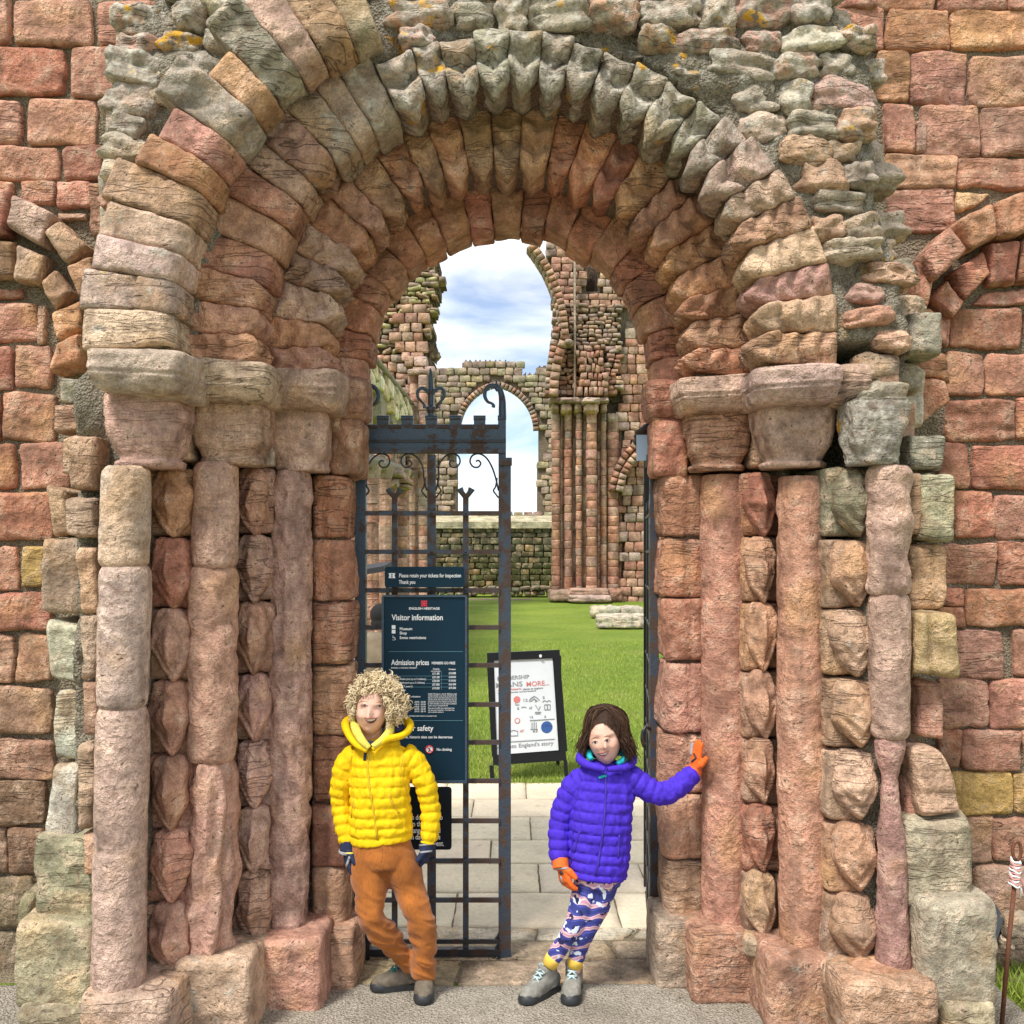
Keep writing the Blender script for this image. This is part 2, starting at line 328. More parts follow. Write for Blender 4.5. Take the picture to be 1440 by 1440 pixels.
# ---- mortar sheets of the walls
def sheet(par, x0, x1, z0, z1, d, mat, step=.03, amp=.02):
    nx, nz = int((x1-x0)/step), int((z1-z0)/step); x, z = np.meshgrid(np.linspace(x0, x1, nx), np.linspace(z0, z1, nz))
    P = np.stack([x, x*0+d, z], -1); P[..., 1] -= amp*fbm(P, 7, 3, 5) + amp*.6*fbm(P, 30, 2, 6)
    tag(obj_from('mortar', P.reshape(-1, 3), grid_faces(nz, nx), M[mat], par), kind='stuff')
sheet(wl, -3.3, -1.3, -.05, 4.75, 4.764, 'mortar', .03, .010); sheet(wr, 1.3, 3.3, -.05, 4.75, 4.764, 'mortar', .03, .010)
# ---- portal rubble core as a height field
OUT_L = [(1500, 62), (1180, 70), (1060, 78), (900, 84), (700, 84), (545, 84), (500, 118), (440, 122), (330, 140), (250, 140), (200, 150), (130, 172), (60, 168), (0, 218), (-120, 235)]
OUT_R = [(1500, 1335), (1280, 1290), (1100, 1285), (900, 1275), (600, 1285), (500, 1300), (440, 1285), (380, 1278), (290, 1252), (200, 1246), (110, 1240), (70, 1222), (20, 1178), (-120, 1165)]
def outline(zw):
    py = HY - (zw - H)*1440/4.2
    l = np.interp(-py, [-a for a, b in OUT_L], [b for a, b in OUT_L]); r = np.interp(-py, [-a for a, b in OUT_R], [b for a, b in OUT_R])
    return X(l, 4.2), X(r, 4.2)
def core_depth(x, z):
    r = np.hypot(x-CX, z-ZC); ax = np.abs(x-CX)
    jam = np.where(ax < .90, 4.76, np.where(ax < 1.17, 4.68, np.where(ax < 1.43, 4.40, 4.12)))
    arc = np.where(r < .86, 4.78, np.where(r < 1.08, 4.50, np.where(r < 1.22, 4.24, 4.07)))
    d = np.where(z < ZC, jam, arc); l, rr = outline(z); e = np.minimum(x-l, rr-x)
    return d + np.clip((.10-e)/.14, 0, 1)*(4.85-d) + np.clip(-e, 0, .1)
def build_core():
    st = .02; x = np.arange(-2.1, 2.15, st); z = np.arange(-.06, 4.8, st); xx, zz = np.meshgrid(x, z)
    P = np.stack([xx, core_depth(xx, zz), zz], -1); P[..., 1] -= .035*fbm(P*[1, 0, 1], 6, 3, 8) + .024*(.4-np.abs(fbm(P*[1, 0, 1], 18, 3, 9)))
    F = grid_faces(len(z), len(x)); c = P.reshape(-1, 3)[F].mean(1)
    r = np.hypot(c[:, 0]-CX, c[:, 2]-ZC); hole = np.where(c[:, 2] < ZC, np.abs(c[:, 0]-CX) < .80, r < .78)
    l, rr = outline(c[:, 2]); far = (c[:, 0] < l-.08) | (c[:, 0] > rr+.08)
    F = F[~(hole | far)]
    tag(obj_from('rubble_mortar', P.reshape(-1, 3), F, M['rubble_mortar'], door), kind='stuff')
build_core()
# ---- swept stones: voussoirs and jamb blocks
def section(r_out, r_in, yf, dep, rc):
    pts = [(r_out, yf)]; nf = max(4, int((r_out-r_in-rc)/.016))
    pts = [(r_out + (r_in+rc-r_out)*i/nf, yf) for i in range(nf)]; nr = [(0, -1)]*nf
    for i in range(5):
        a = math.pi/2*i/4; pts.append((r_in+rc-rc*math.sin(a), yf+rc-rc*math.cos(a))); nr.append((-math.sin(a), -math.cos(a)))
    nb = max(4, int((dep-rc)/.022))
    for i in range(1, nb+1): pts.append((r_in, yf+rc+(dep-rc)*i/nb)); nr.append((-1, 0))
    p = np.array(pts); L = np.concatenate([[0], np.cumsum(np.linalg.norm(np.diff(p, axis=0), axis=1))])
    return p, np.array(nr, float), L
def swept(name, r_out, r_in, yf, dep, rc, u0, u1, mode, col, lich=0., style='rough', prof='plain', amp=.02, depth=.07, side=1, zig=.035, par=None, rinf=None):
    if rinf is not None: r_in = rinf
    p, nrm, L = section(r_out, r_in, yf, dep, rc); s_ = sd_()
    span = abs(u1-u0)*(r_in*.6+r_out*.4) if mode == 'arc' else abs(u1-u0)
    ns = int(np.clip(span/.011, 8, 18)); sv = np.linspace(-1, 1, ns); sv = .4*sv + .6*np.sin(sv*math.pi/2)
    S, K = np.meshgrid(sv, np.arange(len(p)), indexing='ij'); r = p[K, 0]; y = p[K, 1]; l = L[K]; u = (u0+u1)/2 + (u1-u0)/2*S*.996
    nr_, ny_ = nrm[K, 0], nrm[K, 1]
    if mode == 'arc':
        P = np.stack([CX + r*np.cos(u), y, ZC + r*np.sin(u)], -1); N = np.stack([nr_*np.cos(u), ny_, nr_*np.sin(u)], -1); Tn = np.stack([-np.sin(u), 0*u, np.cos(u)], -1)
    else:
        P = np.stack([CX + side*r, y, u], -1); N = np.stack([side*nr_, ny_, 0*u], -1); Tn = np.stack([0*u, 0*u, 1+0*u], -1)
    Q = P + s_*2.9; tt = l/L[-1]
    h = .012*((1-np.abs(S)**18))**.7 - .015*np.exp(-(l/.009)**2) + rnd.uniform(-.008, .008)*S + relief(Q, style, s_)*(1-.6*np.abs(S)**6)
    k = amp*(1+.35*rnd.uniform(-1, 1))
    Lf = r_out-r_in
    if prof == 'roll':                       # groove on the face then a rounded edge roll
        h = h - .017*np.exp(-((l-Lf*.42)/.010)**2) + .006*np.cos((l-Lf)/.05)
    elif prof == 'joint':
        h = h - .012*np.exp(-((l-Lf*(.60+.05*math.sin(s_)))/.006)**2) + .006*(l > Lf*.62)
    elif prof == 'vee':                      # zigzag: the ridge runs nearer the opening in the middle of each stone
        q = (l + zig*np.abs(S) + .012*fbm(Q, 9, 2, s_+1)); T = .085
        tri = 1-2*np.abs(((q-Lf*1.0)/T + .5) % 1.0 - .5); tri = tri*tri*(3-2*tri); e = np.clip((L[-1]-l)/.05, 0, 1)*np.clip(l/.06, 0, 1)
        h = h + (k*(tri-.45) + .5*k*(1-np.abs(S)) + k*.8*np.exp(-((q-Lf)/.04)**2)) * e - .022*np.abs(S)**1.5*np.clip((l-Lf+.03)/.05, 0, 1)
    elif prof == 'scallop':                   # heavy pointed edge
        q = (l-Lf) + zig*1.3*np.abs(S); h = h + k*1.5*np.exp(-(q/.045)**2)*(1-.3*np.abs(S)) - k*.9*np.exp(-((q+.075)/.025)**2) + k*.9*np.exp(-((q+.125)/.035)**2) - (.050*np.abs(S)**1.3)*np.clip((l-Lf+.05)/.06, 0, 1)
    elif prof == 'steps':
        h = h + k*.6*np.sign(np.sin(l/.035+s_)) * (1-np.abs(S)**4)
    P = P + N*h[..., None] + Tn*(.006*vn(Q*20, 3)*np.abs(S)**4)[..., None]
    V, F = patch(P, N, depth)
    cc = PAL[col] if isinstance(col, str) else col
    return obj_from(name, V, F, M['stone'], par or door, col=cj(cc, .13, .07), lich=lich)
def mixp(a, b, t): return tuple(x+(y-x)*t for x, y in zip(PAL[a], PAL[b]))
def arc_edges(a0, a1, n, j=.12):
    e = [a0 + (a1-a0)*i/n for i in range(n+1)]; st = (a1-a0)/n
    return [e[0]] + [v + rnd.uniform(-j, j)*st for v in e[1:-1]] + [e[-1]]
def band(r_out, r_in, yf, dep, u0, u1, mode, side=1, mat='mortar_red'):
    p, nrm, L = section(r_out, r_in, yf, dep, .04); u = np.linspace(u0, u1, 90); U, K = np.meshgrid(u, np.arange(len(p)), indexing='ij'); r = p[K, 0]; y = p[K, 1]
    if mode == 'arc': P = np.stack([CX + r*np.cos(U), y, ZC + r*np.sin(U)], -1)
    else: P = np.stack([CX + side*r, y, U], -1)
    P = P + .006*np.stack([vn(P*30, 1), vn(P*30, 2), vn(P*30, 3)], -1)
    tag(obj_from('mortar', P.reshape(-1, 3), grid_faces(*P.shape[:2]), M[mat], door), kind='stuff')
for ro, ri, yf in ((.845, .655, 4.60), (1.075, .785, 4.32), (1.20, 1.01, 4.05)): band(ro-.005, ri+.022, yf+.024, .27, R(187), R(-7), 'arc')
band(.885, .73+.024, 4.626, .25, 0, 2.72, 'lin', -1); band(.885, .718+.024, 4.626, .25, 0, 2.72, 'lin', 1)
# order 1 (innermost)
E = arc_edges(R(186), R(-6), 19)
for a, b in zip(E, E[1:]):
    m = (a+b)/2; deg = math.degrees(m); t = math.exp(-((deg-92)/22)**2)
    swept('voussoir', .845, .655+rnd.uniform(-.012, .012), 4.60+rnd.uniform(-.01, .012), .26, .05, a, b, 'arc', mixp('red', 'tan', .12+rnd.uniform(-.1, .2)), lich=0, style=rnd.choice(['rough', 'smooth', 'rough', 'layer']), prof='roll' if rnd.random() < .3 else 'plain')
# order 2
E = arc_edges(R(185), R(-5), 25)
for i, (a, b) in enumerate(zip(E, E[1:])):
    deg = math.degrees((a+b)/2); t = math.exp(-((deg-98)/17)**2)
    c = mixp(rnd.choice(['orange', 'red', 'red', 'pink', 'pink']), 'orange', rnd.uniform(.1, .45)); c = tuple(x+(y-x)*t*.6 for x, y in zip(c, (.45, .32, .20)))
    li = .12*t
    if 160 < deg < 166: c = (.62, .52, .42); li = .2
    elif 150 < deg < 174: c = mixp('pink', 'pale', .5)
    swept('voussoir', 1.075, .785+rnd.uniform(-.012, .012), 4.32+rnd.uniform(-.012, .012), .29, .055, a, b, 'arc', c, lich=li, style=rnd.choice(['rough', 'carved', 'rough', 'smooth']), prof='scallop' if 48 < deg < 135 else 'vee', amp=.034, zig=.042)
# order 3
E = arc_edges(R(184.5), R(-4.5), 30)
for i, (a, b) in enumerate(zip(E, E[1:])):
    deg = math.degrees((a+b)/2); t = 1/(1+math.exp((abs(deg-84)-50)/7.))
    c = mixp(rnd.choice(['orange', 'pink', 'red']) if deg > 100 else rnd.choice(['tan', 'orange', 'pink', 'tan']), 'pale' if deg < 90 else 'tan', rnd.uniform(.1, .5))
    c = tuple(x+(y-x)*t for x, y in zip(c, (.38, .325, .25)))
    left = deg > 118
    if left: swept('voussoir', 1.305, 1.005, 4.06+rnd.uniform(-.012, .012), .27, .06, a, b, 'arc', c, lich=.1+.6*t, style=rnd.choice(['rough', 'smooth', 'layer', 'rough']), prof=rnd.choice(['joint', 'vee', 'plain']), amp=.016, zig=.03)
    else: swept('voussoir', 1.305-t*rnd.uniform(.07, .12), 1.015+rnd.uniform(-.012, .012), 4.04+rnd.uniform(-.02, .02), .27, .05, a, b, 'arc', c, lich=.10+.80*t, style='deep' if t > .5 else 'carved', prof='scallop' if t > .4 else 'vee', amp=rnd.uniform(.024, .042), zig=rnd.uniform(.035, .055))
# order 4: only the left haunch stands
E = arc_edges(R(183), R(113), 13, .1)
for i, (a, b) in enumerate(zip(E, E[1:])):
    c = [mixp('pale', 'pink', .3), mixp('pale', 'pink', .25), mixp('pale', 'pink', .2), mixp('pale', 'pink', .5), mixp('orange', 'pale', .3), PAL['orange'], mixp('pink', 'tan', .3), (.38, .32, .25), mixp('orange', 'tan', .2), (.36, .31, .24), mixp('tan', 'grey', .4), mixp('tan', 'orange', .2), (.33, .28, .2)][i]
    ex = [0, .02, -.01, .0, .03, -.02, -.04, .06, -.06, .08, .04, .03, .0][i]
    swept('voussoir', 1.575+ex-.03*(i > 4), 1.262, 3.79+.012*i*.6+rnd.uniform(-.015, .015), .26, .05, a, b, 'arc', c, lich=.42 if i in (0, 1, 2, 3, 9) else (.22 if i > 8 else .12), style='layer' if i in (7, 9) else 'rough', prof='steps' if i in (7, 9, 10) else 'joint', amp=.022, depth=.2)
# ---- jamb blocks
def jamb(side, ys, r_in, cols, liche):
    for i, (a, b) in enumerate(zip(ys, ys[1:])):
        d = 4.60; z0, z1 = Z(b-2, d), Z(a+1, d)
        swept('jamb_stone', .885, r_in+rnd.uniform(-.015, .012), 4.60+rnd.uniform(-.01, .01), .27, .05, z0, z1, 'lin', cols[i], lich=liche[i], style=rnd.choice(['rough', 'carved', 'rough']), prof='roll', side=side, depth=.1)
jamb(-1, [668, 758, 846, 936, 1036, 1131, 1220, 1312, 1362], .730, [mixp('red', 'orange', .35)]*3+[mixp('orange', 'tan', .4)]+[mixp('red', 'tan', .35)]*2+[mixp('tan', 'orange', .3), mixp('brown', 'tan', .4)], [0, 0, 0, 0, 0, .0, .1, .3])
jamb(1, [666, 756, 841, 931, 1032, 1116, 1211, 1302, 1350], .718, [mixp('red', 'brown', .3)]*3+[mixp('red', 'tan', .35), mixp('red', 'tan', .35), mixp('red', 'tan', .45), mixp('tan', 'brown', .4), mixp('grey', 'brown', .5)], [0, 0, 0, 0, .0, .05, .15, .45])
# ---- column shafts
def shaft(px0, px1, py0, py1, d, r0, r1, style, col, lich=0., flat=0., amp=1., name='shaft_drum', prof=None):
    s_ = sd_(); z1, z0 = Z(py0, d-r0), Z(py1, d-r1); L = z1-z0; nz = int(np.clip(L/.014, 6, 70)); na = 40
    v = np.linspace(0, 1, nz); a = np.linspace(0, 2*math.pi, na, endpoint=False); V_, A = np.meshgrid(v, a, indexing='ij')
    rr = r0+(r1-r0)*V_
    if prof is not None: rr = prof(V_)
    cx = X(px0, d)+(X(px1, d)-X(px0, d))*V_
    P = np.stack([cx+rr*np.cos(A), d+rr*np.sin(A), z1-L*V_], -1); N = np.stack([np.cos(A), np.sin(A), 0*A], -1)
    h = amp*relief(P+s_*1.3, style, s_)+.004*fbm(P+s_, 4, 2, s_+1) - .012*(np.abs(2*V_-1)**24) 
    if flat: h = h + flat*(.5-.5*np.cos(4*A))*.2
    P = P+N*h[..., None]
    idx = np.arange(nz*na).reshape(nz, na); F = np.stack([idx[:-1], np.roll(idx, -1, 1)[:-1], np.roll(idx, -1, 1)[1:], idx[1:]], -1).reshape(-1, 4)
    V = P.reshape(-1, 3); ct = P[0].mean(0); cb = P[-1].mean(0); n = len(V)
    T = ct+(P[0]-ct)*.9; T[:, 2] = P[0, :, 2]+.006; Bm = cb+(P[-1]-cb)*.9; Bm[:, 2] = P[-1, :, 2]-.006
    V = np.concatenate([V, T, Bm]); k = np.arange(na); k2 = (k+1) % na
    F = F.tolist() + np.stack([n+k, n+k2, idx[0][k2], idx[0][k]], 1).tolist() + np.stack([idx[-1][k], idx[-1][k2], n+na+k2, n+na+k], 1).tolist() + [list(range(n, n+na)), list(range(n+na, n+2*na))]
    cc = PAL[col] if isinstance(col, str) else col
    return obj_from(name, V, F, M['shaft_stone'], door, col=cc, lich=lich)
MV = (.50, .33, .255)
shaft(179, 175, 655, 797, 3.96, .092, .094, 'smooth', (.56, .43, .33), .05, 0, 1.6); shaft(176, 172, 798, 999, 3.96, .097, .098, 'smooth', (.54, .40, .33), .02, 0, 1.4)
shaft(172, 168, 1001, 1408, 3.96, .098, .101, 'smooth', (.50, .35, .28), .02, 0, 1.4)
shaft(304, 302, 650, 797, 4.2, .094, .094, 'smooth', mixp('tan', 'mauve', .6), .12, 0, 1.5); shaft(300, 298, 799, 1075, 4.2, .095, .094, 'deep', mixp('orange', 'mauve', .65), 0, 0, .6)
shaft(297, 292, 1077, 1362, 4.2, .083, .096, 'vlayer', mixp('pink', 'mauve', .6), 0, 0, 2.4)
shaft(411, 404, 662, 1330, 4.5, .09, .094, 'pock', (.52, .32, .255), 0, 0, 2.4)
shaft(1019, 1021, 668, 1315, 4.55, .106, .108, 'smooth', mixp('red', 'pink', .7), 0, 0, 1.9)
shaft(1126, 1131, 670, 1350, 4.29, .100, .104, 'smooth', mixp('pink', 'orange', .25), 0, 0, 2.0)
shaft(1247, 1247, 655, 835, 4.06, .083, .086, 'deep', MV, .1, 0, .9); shaft(1250, 1251, 836, 1040, 4.06, .078, .080, 'smooth', MV, 0, 0, 2)
def wnd(V): 
    return np.interp(V, [0, .12, .17, .3, .7, 1], [.074, .050, .038, .038, .052, .082])
shaft(1251, 1258, 1042, 1386, 4.06, .07, .08, 'rough', (.40, .225, .19), 0, 0, .9, prof=wnd)
# ---- capitals (cushion form: square above, round below)
def capital(px0, px1, py0, py1, d, r, col, lich=0., style='rough', scal=False, amp=1., name='capital', kx=1.0):
    s_ = sd_(); d += .03; w_ = (px1-px0-7)/2*d/1440; dy = w_*1.0; cd = d+dy; cx = X((px0+px1)/2, d); z1, z0 = Z(py0, d), Z(py1, d); L = z1-z0
    nz, na = 26, 72; v = np.linspace(0, 1, nz); A0 = np.linspace(0, 2*math.pi, na, endpoint=False); V_, A = np.meshgrid(v, A0, indexing='ij')
    e = np.interp(V_, [0, .45, .95, 1], [9, 7, 2.2, 2]); q = np.interp(V_, [0, .04, .40, .66, .86, .89, .93, 1], [.97, 1, 1, .94, .80, .80, .87, .84])
    q = np.maximum(q, r/w_*1.0)*1.0; k = (np.abs(np.cos(A))**e+np.abs(np.sin(A))**e)**(-1/e); rr = w_*q*k
    P = np.stack([cx+rr*np.cos(A), cd+rr*np.sin(A), z1-L*V_], -1); N = np.stack([np.cos(A), np.sin(A), 0*A], -1)
    h = amp*relief(P+s_*1.3, style, s_)
    if scal:
        u = np.where(np.abs(P[..., 1]-cd) > np.abs(P[..., 0]-cx), P[..., 0]-cx, P[..., 1]-cd); rho = np.hypot(u, (P[..., 2]-z1)*1.0)
        h = h - .016*np.exp(-((rho-w_*.80)/.007)**2) - .014*np.clip((rho-w_*.80)/.015, 0, 1)*(V_ < .9)
    P = P+N*h[..., None]; idx = np.arange(nz*na).reshape(nz, na)
    F = np.stack([idx[:-1], np.roll(idx, -1, 1)[:-1], np.roll(idx, -1, 1)[1:], idx[1:]], -1).reshape(-1, 4).tolist()
    F += [list(idx[0]), list(idx[-1])]; cc = PAL[col] if isinstance(col, str) else col
    return obj_from(name, P.reshape(-1, 3), F, M['stone'], door, col=cj(cc, .05), lich=lich)
capital(133, 252, 551, 655, 3.86, .095, mixp('pale', 'pink', .5), .08, 'rough', True, amp=1.3)
capital(258, 370, 563, 651, 4.09, .095, mixp('tan', 'mauve', .5), .22, 'layer', amp=1.)
capital(372, 463, 575, 661, 4.37, .095, (.52, .36, .28), .05, 'rough', amp=1.3)
capital(968, 1070, 577, 660, 4.37, .105, mixp('red', 'tan', .5), 0, 'rough', True)
capital(1070, 1188, 566, 655, 4.11, .102, mixp('pale', 'pink', .45), .06, 'smooth', True)
capital(1197, 1281, 560, 652, 3.93, .085, (.33, .30, .25), .75, 'deep', amp=1.2)
def mould(P, size):
    z = P[:, 2]/(size[2]/2); k = np.interp(z, [-1, -.7, -.25, -.12, 0, 1], [.80, .86, .97, .955, 1, 1]); P = P.copy(); P[:, 0] *= 1+(k-1)*.6; P[:, 1] *= k; return P
def pbox(name, x0, x1, y0, y1, d, dep, col, lich=0., style='rough', k=9, n=14, rough=.03, rot=0., amp=1., **kw):
    c = W((x0+x1)/2, (y0+y1)/2, d); c[1] += dep/2; sx = (x1-x0)*d/1440; sz = (y1-y0)*d/1440
    return rock(name, door, c, (sx, dep, sz), k=k, n=n, rough=rough, col=col, lich=lich, style=style, rot=rot, amp=amp, **kw)
# jamb caps
pbox('capital', 463, 507, 588, 668, 4.57, .3, mixp('red', 'tan', .3), 0, 'deep', amp=.8); pbox('capital', 921, 968, 586, 667, 4.57, .3, mixp('red', 'brown', .2), 0, 'deep', amp=.8)
# abacus blocks
pbox('abacus', 112, 256, 487, 548, 3.74, .5, mixp('pale', 'grey', .25), .38, 'rough', k=11, rot=-.05, n=20); pbox('abacus', 247, 376, 503, 560, 3.99, .5, mixp('tan', 'pale', .4), .3, 'rough', k=11, rot=-.04, n=20)
pbox('abacus', 366, 474, 514, 571, 4.27, .5, mixp('mauve', 'pale', .3), .08, 'rough', k=11, rot=-.05, n=20); pbox('abacus', 463, 513, 530, 588, 4.53, .35, mixp('red', 'tan', .4), 0, 'carved', k=6)
pbox('abacus', 912, 968, 532, 587, 4.53, .35, mixp('red', 'brown', .3), 0, 'carved', k=6); pbox('abacus', 958, 1086, 524, 574, 4.27, .5, mixp('pale', 'mauve', .6), .05, 'rough', k=11, rot=.04, n=20)
pbox('abacus', 1062, 1186, 512, 563, 4.0, .5, mixp('mauve', 'pale', .5), .12, 'rough', k=11, rot=.05, n=20); pbox('abacus', 1172, 1232, 508, 566, 4.02, .4, mixp('tan', 'grey', .4), .35, 'rough', k=7)
# plinths under the columns
def plinth(x0, x1, y0, y1, d, dep, col, lich, **k): pbox('plinth', x0, x1, y0, y1, d, dep, col, lich, 'rough', k=14, n=22, amp=1.1, rough=.012, **k)
plinth(108, 240, 1400, 1500, 3.83, .55, mixp('tan', 'grey', .5), .35); plinth(238, 352, 1352, 1470, 4.05, .5, mixp('tan', 'grey', .35), .42); plinth(348, 452, 1322, 1440, 4.30, .5, mixp('pink', 'tan', .4), .18)
plinth(445, 498, 1308, 1412, 4.52, .4, mixp('tan', 'pink', .3), .22)
plinth(972, 1074, 1312, 1420, 4.36, .5, mixp('pink', 'brown', .45), .38); plinth(1078, 1190, 1345, 1462, 4.10, .5, mixp('pink', 'brown', .45), .35); plinth(1188, 1322, 1384, 1500, 3.88, .55, mixp('tan', 'brown', .4), .38)
plinth(924, 978, 1296, 1408, 4.50, .4, mixp('grey', 'brown', .35), .5)
pbox('plinth', 1204, 1300, 1370, 1412, 3.92, .3, mixp('red', 'tan', .4), .1, 'rough', k=3)
# ---- carved strips between the columns
def strip(x0, x1, ys, d, cols, kind, lich):
    for i, (a, b) in enumerate(zip(ys, ys[1:])):
        c = cols[i % len(cols)]; ph = rnd.uniform(-.1, .1); am = rnd.uniform(.8, 1.15)
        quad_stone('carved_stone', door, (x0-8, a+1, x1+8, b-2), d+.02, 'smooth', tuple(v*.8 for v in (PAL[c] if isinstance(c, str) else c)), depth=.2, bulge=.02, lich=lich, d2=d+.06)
        if kind == 'leaf':
            def ex(S, T, am=am, ph=ph):
                D = np.abs(S)*.9 + np.abs(T+.05)*.75*(1+.3*(T < 0)); g = np.clip(1.05-D, 0, 1)
                return am*(.050*g - .012*np.exp(-((D-.62)/.10)**2) + .034*np.exp(-((S-.1)/.12)**2)*np.exp(-((T-ph)/.33)**2))
            q = [(x0-7, a), (x1-1, a), (x1-1, b), (x0-7, b)]
            o = leaf(q, d-.03, c, ex, lich)
        else:
            def ex(S, T, am=am, ph=ph):
                D = np.abs(S)*.8 + np.abs(T)*.85; g = np.clip(1.1-D, 0, 1); gr = (np.abs(((D*2.6) % 1)-.5)*2)
                return am*(.075*g*(1) + .016*(gr-.5)*(D < 1))
            leaf([(x0, a+2), (x1, a+2), (x1, b-3), (x0, b-3)], d-.03, c, ex, lich)
def leaf(q, d, col, ex, lich):
    # pointed shield outline: the sides draw in towards the foot and the head
    c = [W(*p, d) for p in q]; s_ = sd_(); n = 26; S, T = np.meshgrid(np.linspace(-1, 1, 20), np.linspace(-1, 1, n)); j = rnd.uniform(-.18, .18)
    wd = np.clip(np.interp(T, [-1, -.9, -.5, .15, .55, 1], [.40, .66, .88, .92, .66, .06]), 0, 1)*(1+.12*vn(np.stack([T*3+s_, S*0, S*0], -1), s_))
    tipx = .18*T*(T > 0)
    u = (S*wd + tipx + 1)/2 + j*.15; v = (T+1)/2
    P = ((1-u)*(1-v))[..., None]*c[0] + (u*(1-v))[..., None]*c[1] + (u*v)[..., None]*c[2] + ((1-u)*v)[..., None]*c[3]
    N = np.array([0, -1., 0]); Q = P+s_*3.1
    h = ex(S*wd, T)+relief(Q, 'smooth', s_)*1.6 + .004*fbm(Q, 22, 2, s_+2) - .014*np.maximum(np.abs(S), np.abs(T))**9
    P = P + N*h[..., None] + .008*np.stack([vn(Q*16, 1), 0*u, vn(Q*16, 2)], -1); V, F = patch(P, np.broadcast_to(N, P.shape), .10)
    cc = PAL[col] if isinstance(col, str) else col
    return obj_from('carved_stone', V, F, M['stone'], door, col=cj(cc), lich=lich)
for q, c in (((240, 556, 268, 650), 'tan'), ((356, 566, 386, 656), 'grey'), ((455, 575, 480, 662), 'tan'), ((1060, 560, 1085, 655), 'tan')): quad_stone('packing_stone', door, q, 4.15 if q[0] < 300 else (4.42 if q[0] < 400 else 4.6) if q[0] < 500 else 4.4, 'deep', c, lich=.3, depth=.3)
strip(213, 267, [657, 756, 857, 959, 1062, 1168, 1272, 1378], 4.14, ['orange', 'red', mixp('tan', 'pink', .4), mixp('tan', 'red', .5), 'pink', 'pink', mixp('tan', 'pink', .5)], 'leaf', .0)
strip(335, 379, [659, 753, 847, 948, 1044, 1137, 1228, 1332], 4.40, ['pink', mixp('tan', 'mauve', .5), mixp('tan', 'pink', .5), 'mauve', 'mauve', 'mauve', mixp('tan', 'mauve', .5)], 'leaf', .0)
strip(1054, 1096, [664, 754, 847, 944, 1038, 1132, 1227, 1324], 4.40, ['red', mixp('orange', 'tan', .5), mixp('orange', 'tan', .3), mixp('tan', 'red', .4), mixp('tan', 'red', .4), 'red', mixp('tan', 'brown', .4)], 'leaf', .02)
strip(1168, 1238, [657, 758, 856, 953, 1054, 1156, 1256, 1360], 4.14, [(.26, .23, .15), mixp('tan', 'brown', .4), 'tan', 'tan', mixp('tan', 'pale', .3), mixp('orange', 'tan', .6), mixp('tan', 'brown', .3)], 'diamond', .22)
pbox('jamb_stone', 205, 262, 1368, 1400, 4.1, .3, mixp('tan', 'pink', .4), .2, 'rough', k=5); pbox('jamb_stone', 330, 380, 1325, 1350, 4.3, .3, mixp('tan', 'brown', .4), .2, 'rough', k=5)
pbox('jamb_stone', 1050, 1100, 1322, 1350, 4.3, .3, mixp('tan', 'grey', .4), .3, 'rough', k=5); pbox('jamb_stone', 1160, 1235, 1356, 1400, 4.05, .3, mixp('tan', 'brown', .4), .3, 'rough', k=5)
# ---- rubble over the arches and down the right flank
def rubble():
    made = 0; z = Z(-40, 4.1)
    placed = []
    y = -30.
    while y < 560:
        hh = rnd.uniform(24, 44); x = 150.
        while x < 1300:
            ww = rnd.uniform(34, 92); cx, cy = x+ww/2, y+hh/2; d = 4.07
            xw, zw = X(cx, d), Z(cy, d); l, r = outline(np.array(zw)); e = min(xw-float(l), float(r)-xw); rad = math.hypot(xw-CX, zw-ZC); ang = math.degrees(math.atan2(zw-ZC, xw-CX))
            rr = rad - max(ww, hh)*.35*d/1440
            ok = e > -.01 and rr > (1.20 if 55 < ang < 112 else 1.255) and not (ang > 112 and rad < 1.60) and zw > Z(560, d)
            if ang > 176 and rad < 1.7: ok = False
            if ok and made < 298:
                t = min(1, max(0, (330-cy)/220)); c = rnd.choice(['grey', 'grey', 'tan', 'pale', 'grey', 'mauve', 'grey']) if t > .3 else rnd.choice(['tan', 'pale', 'tan', 'grey', 'pink', 'grey', 'tan', 'mauve'])
                if rnd.random() < .05: c = 'cream'
                flank = cx > 1195 or (cx < 240)
                pr = rnd.uniform(-.02, .03) if not flank else rnd.uniform(-.015, .05) + (.03 if cx > 1180 and rnd.random() < .25 else 0); th = rnd.uniform(.14, .22)
                dd = float(core_depth(np.array(xw), np.array(zw))); dd = min(dd, 4.35)
                rock('rubble_stone', door, (xw, dd + th*.5 - .035 - pr, zw), (ww*d/1440*rnd.uniform(1.02, 1.22), th, hh*d/1440*rnd.uniform(1.0, 1.22)), k=rnd.choice([3.2, 4, 5, 7]), n=11, rough=.20, col=c,
                     lich=min(1, max(.1, .95*t+rnd.uniform(-.2, .15))) if c != 'black' else .25, style=rnd.choice(['layer', 'deep', 'layer', 'rough']), rot=rnd.uniform(-.18, .18)+(.0 if cx > 400 else -.2), amp=1.3)
                made += 1
            x += ww+rnd.uniform(2, 8)
        y += hh+rnd.uniform(1, 4)
    return made
print('rubble', rubble())
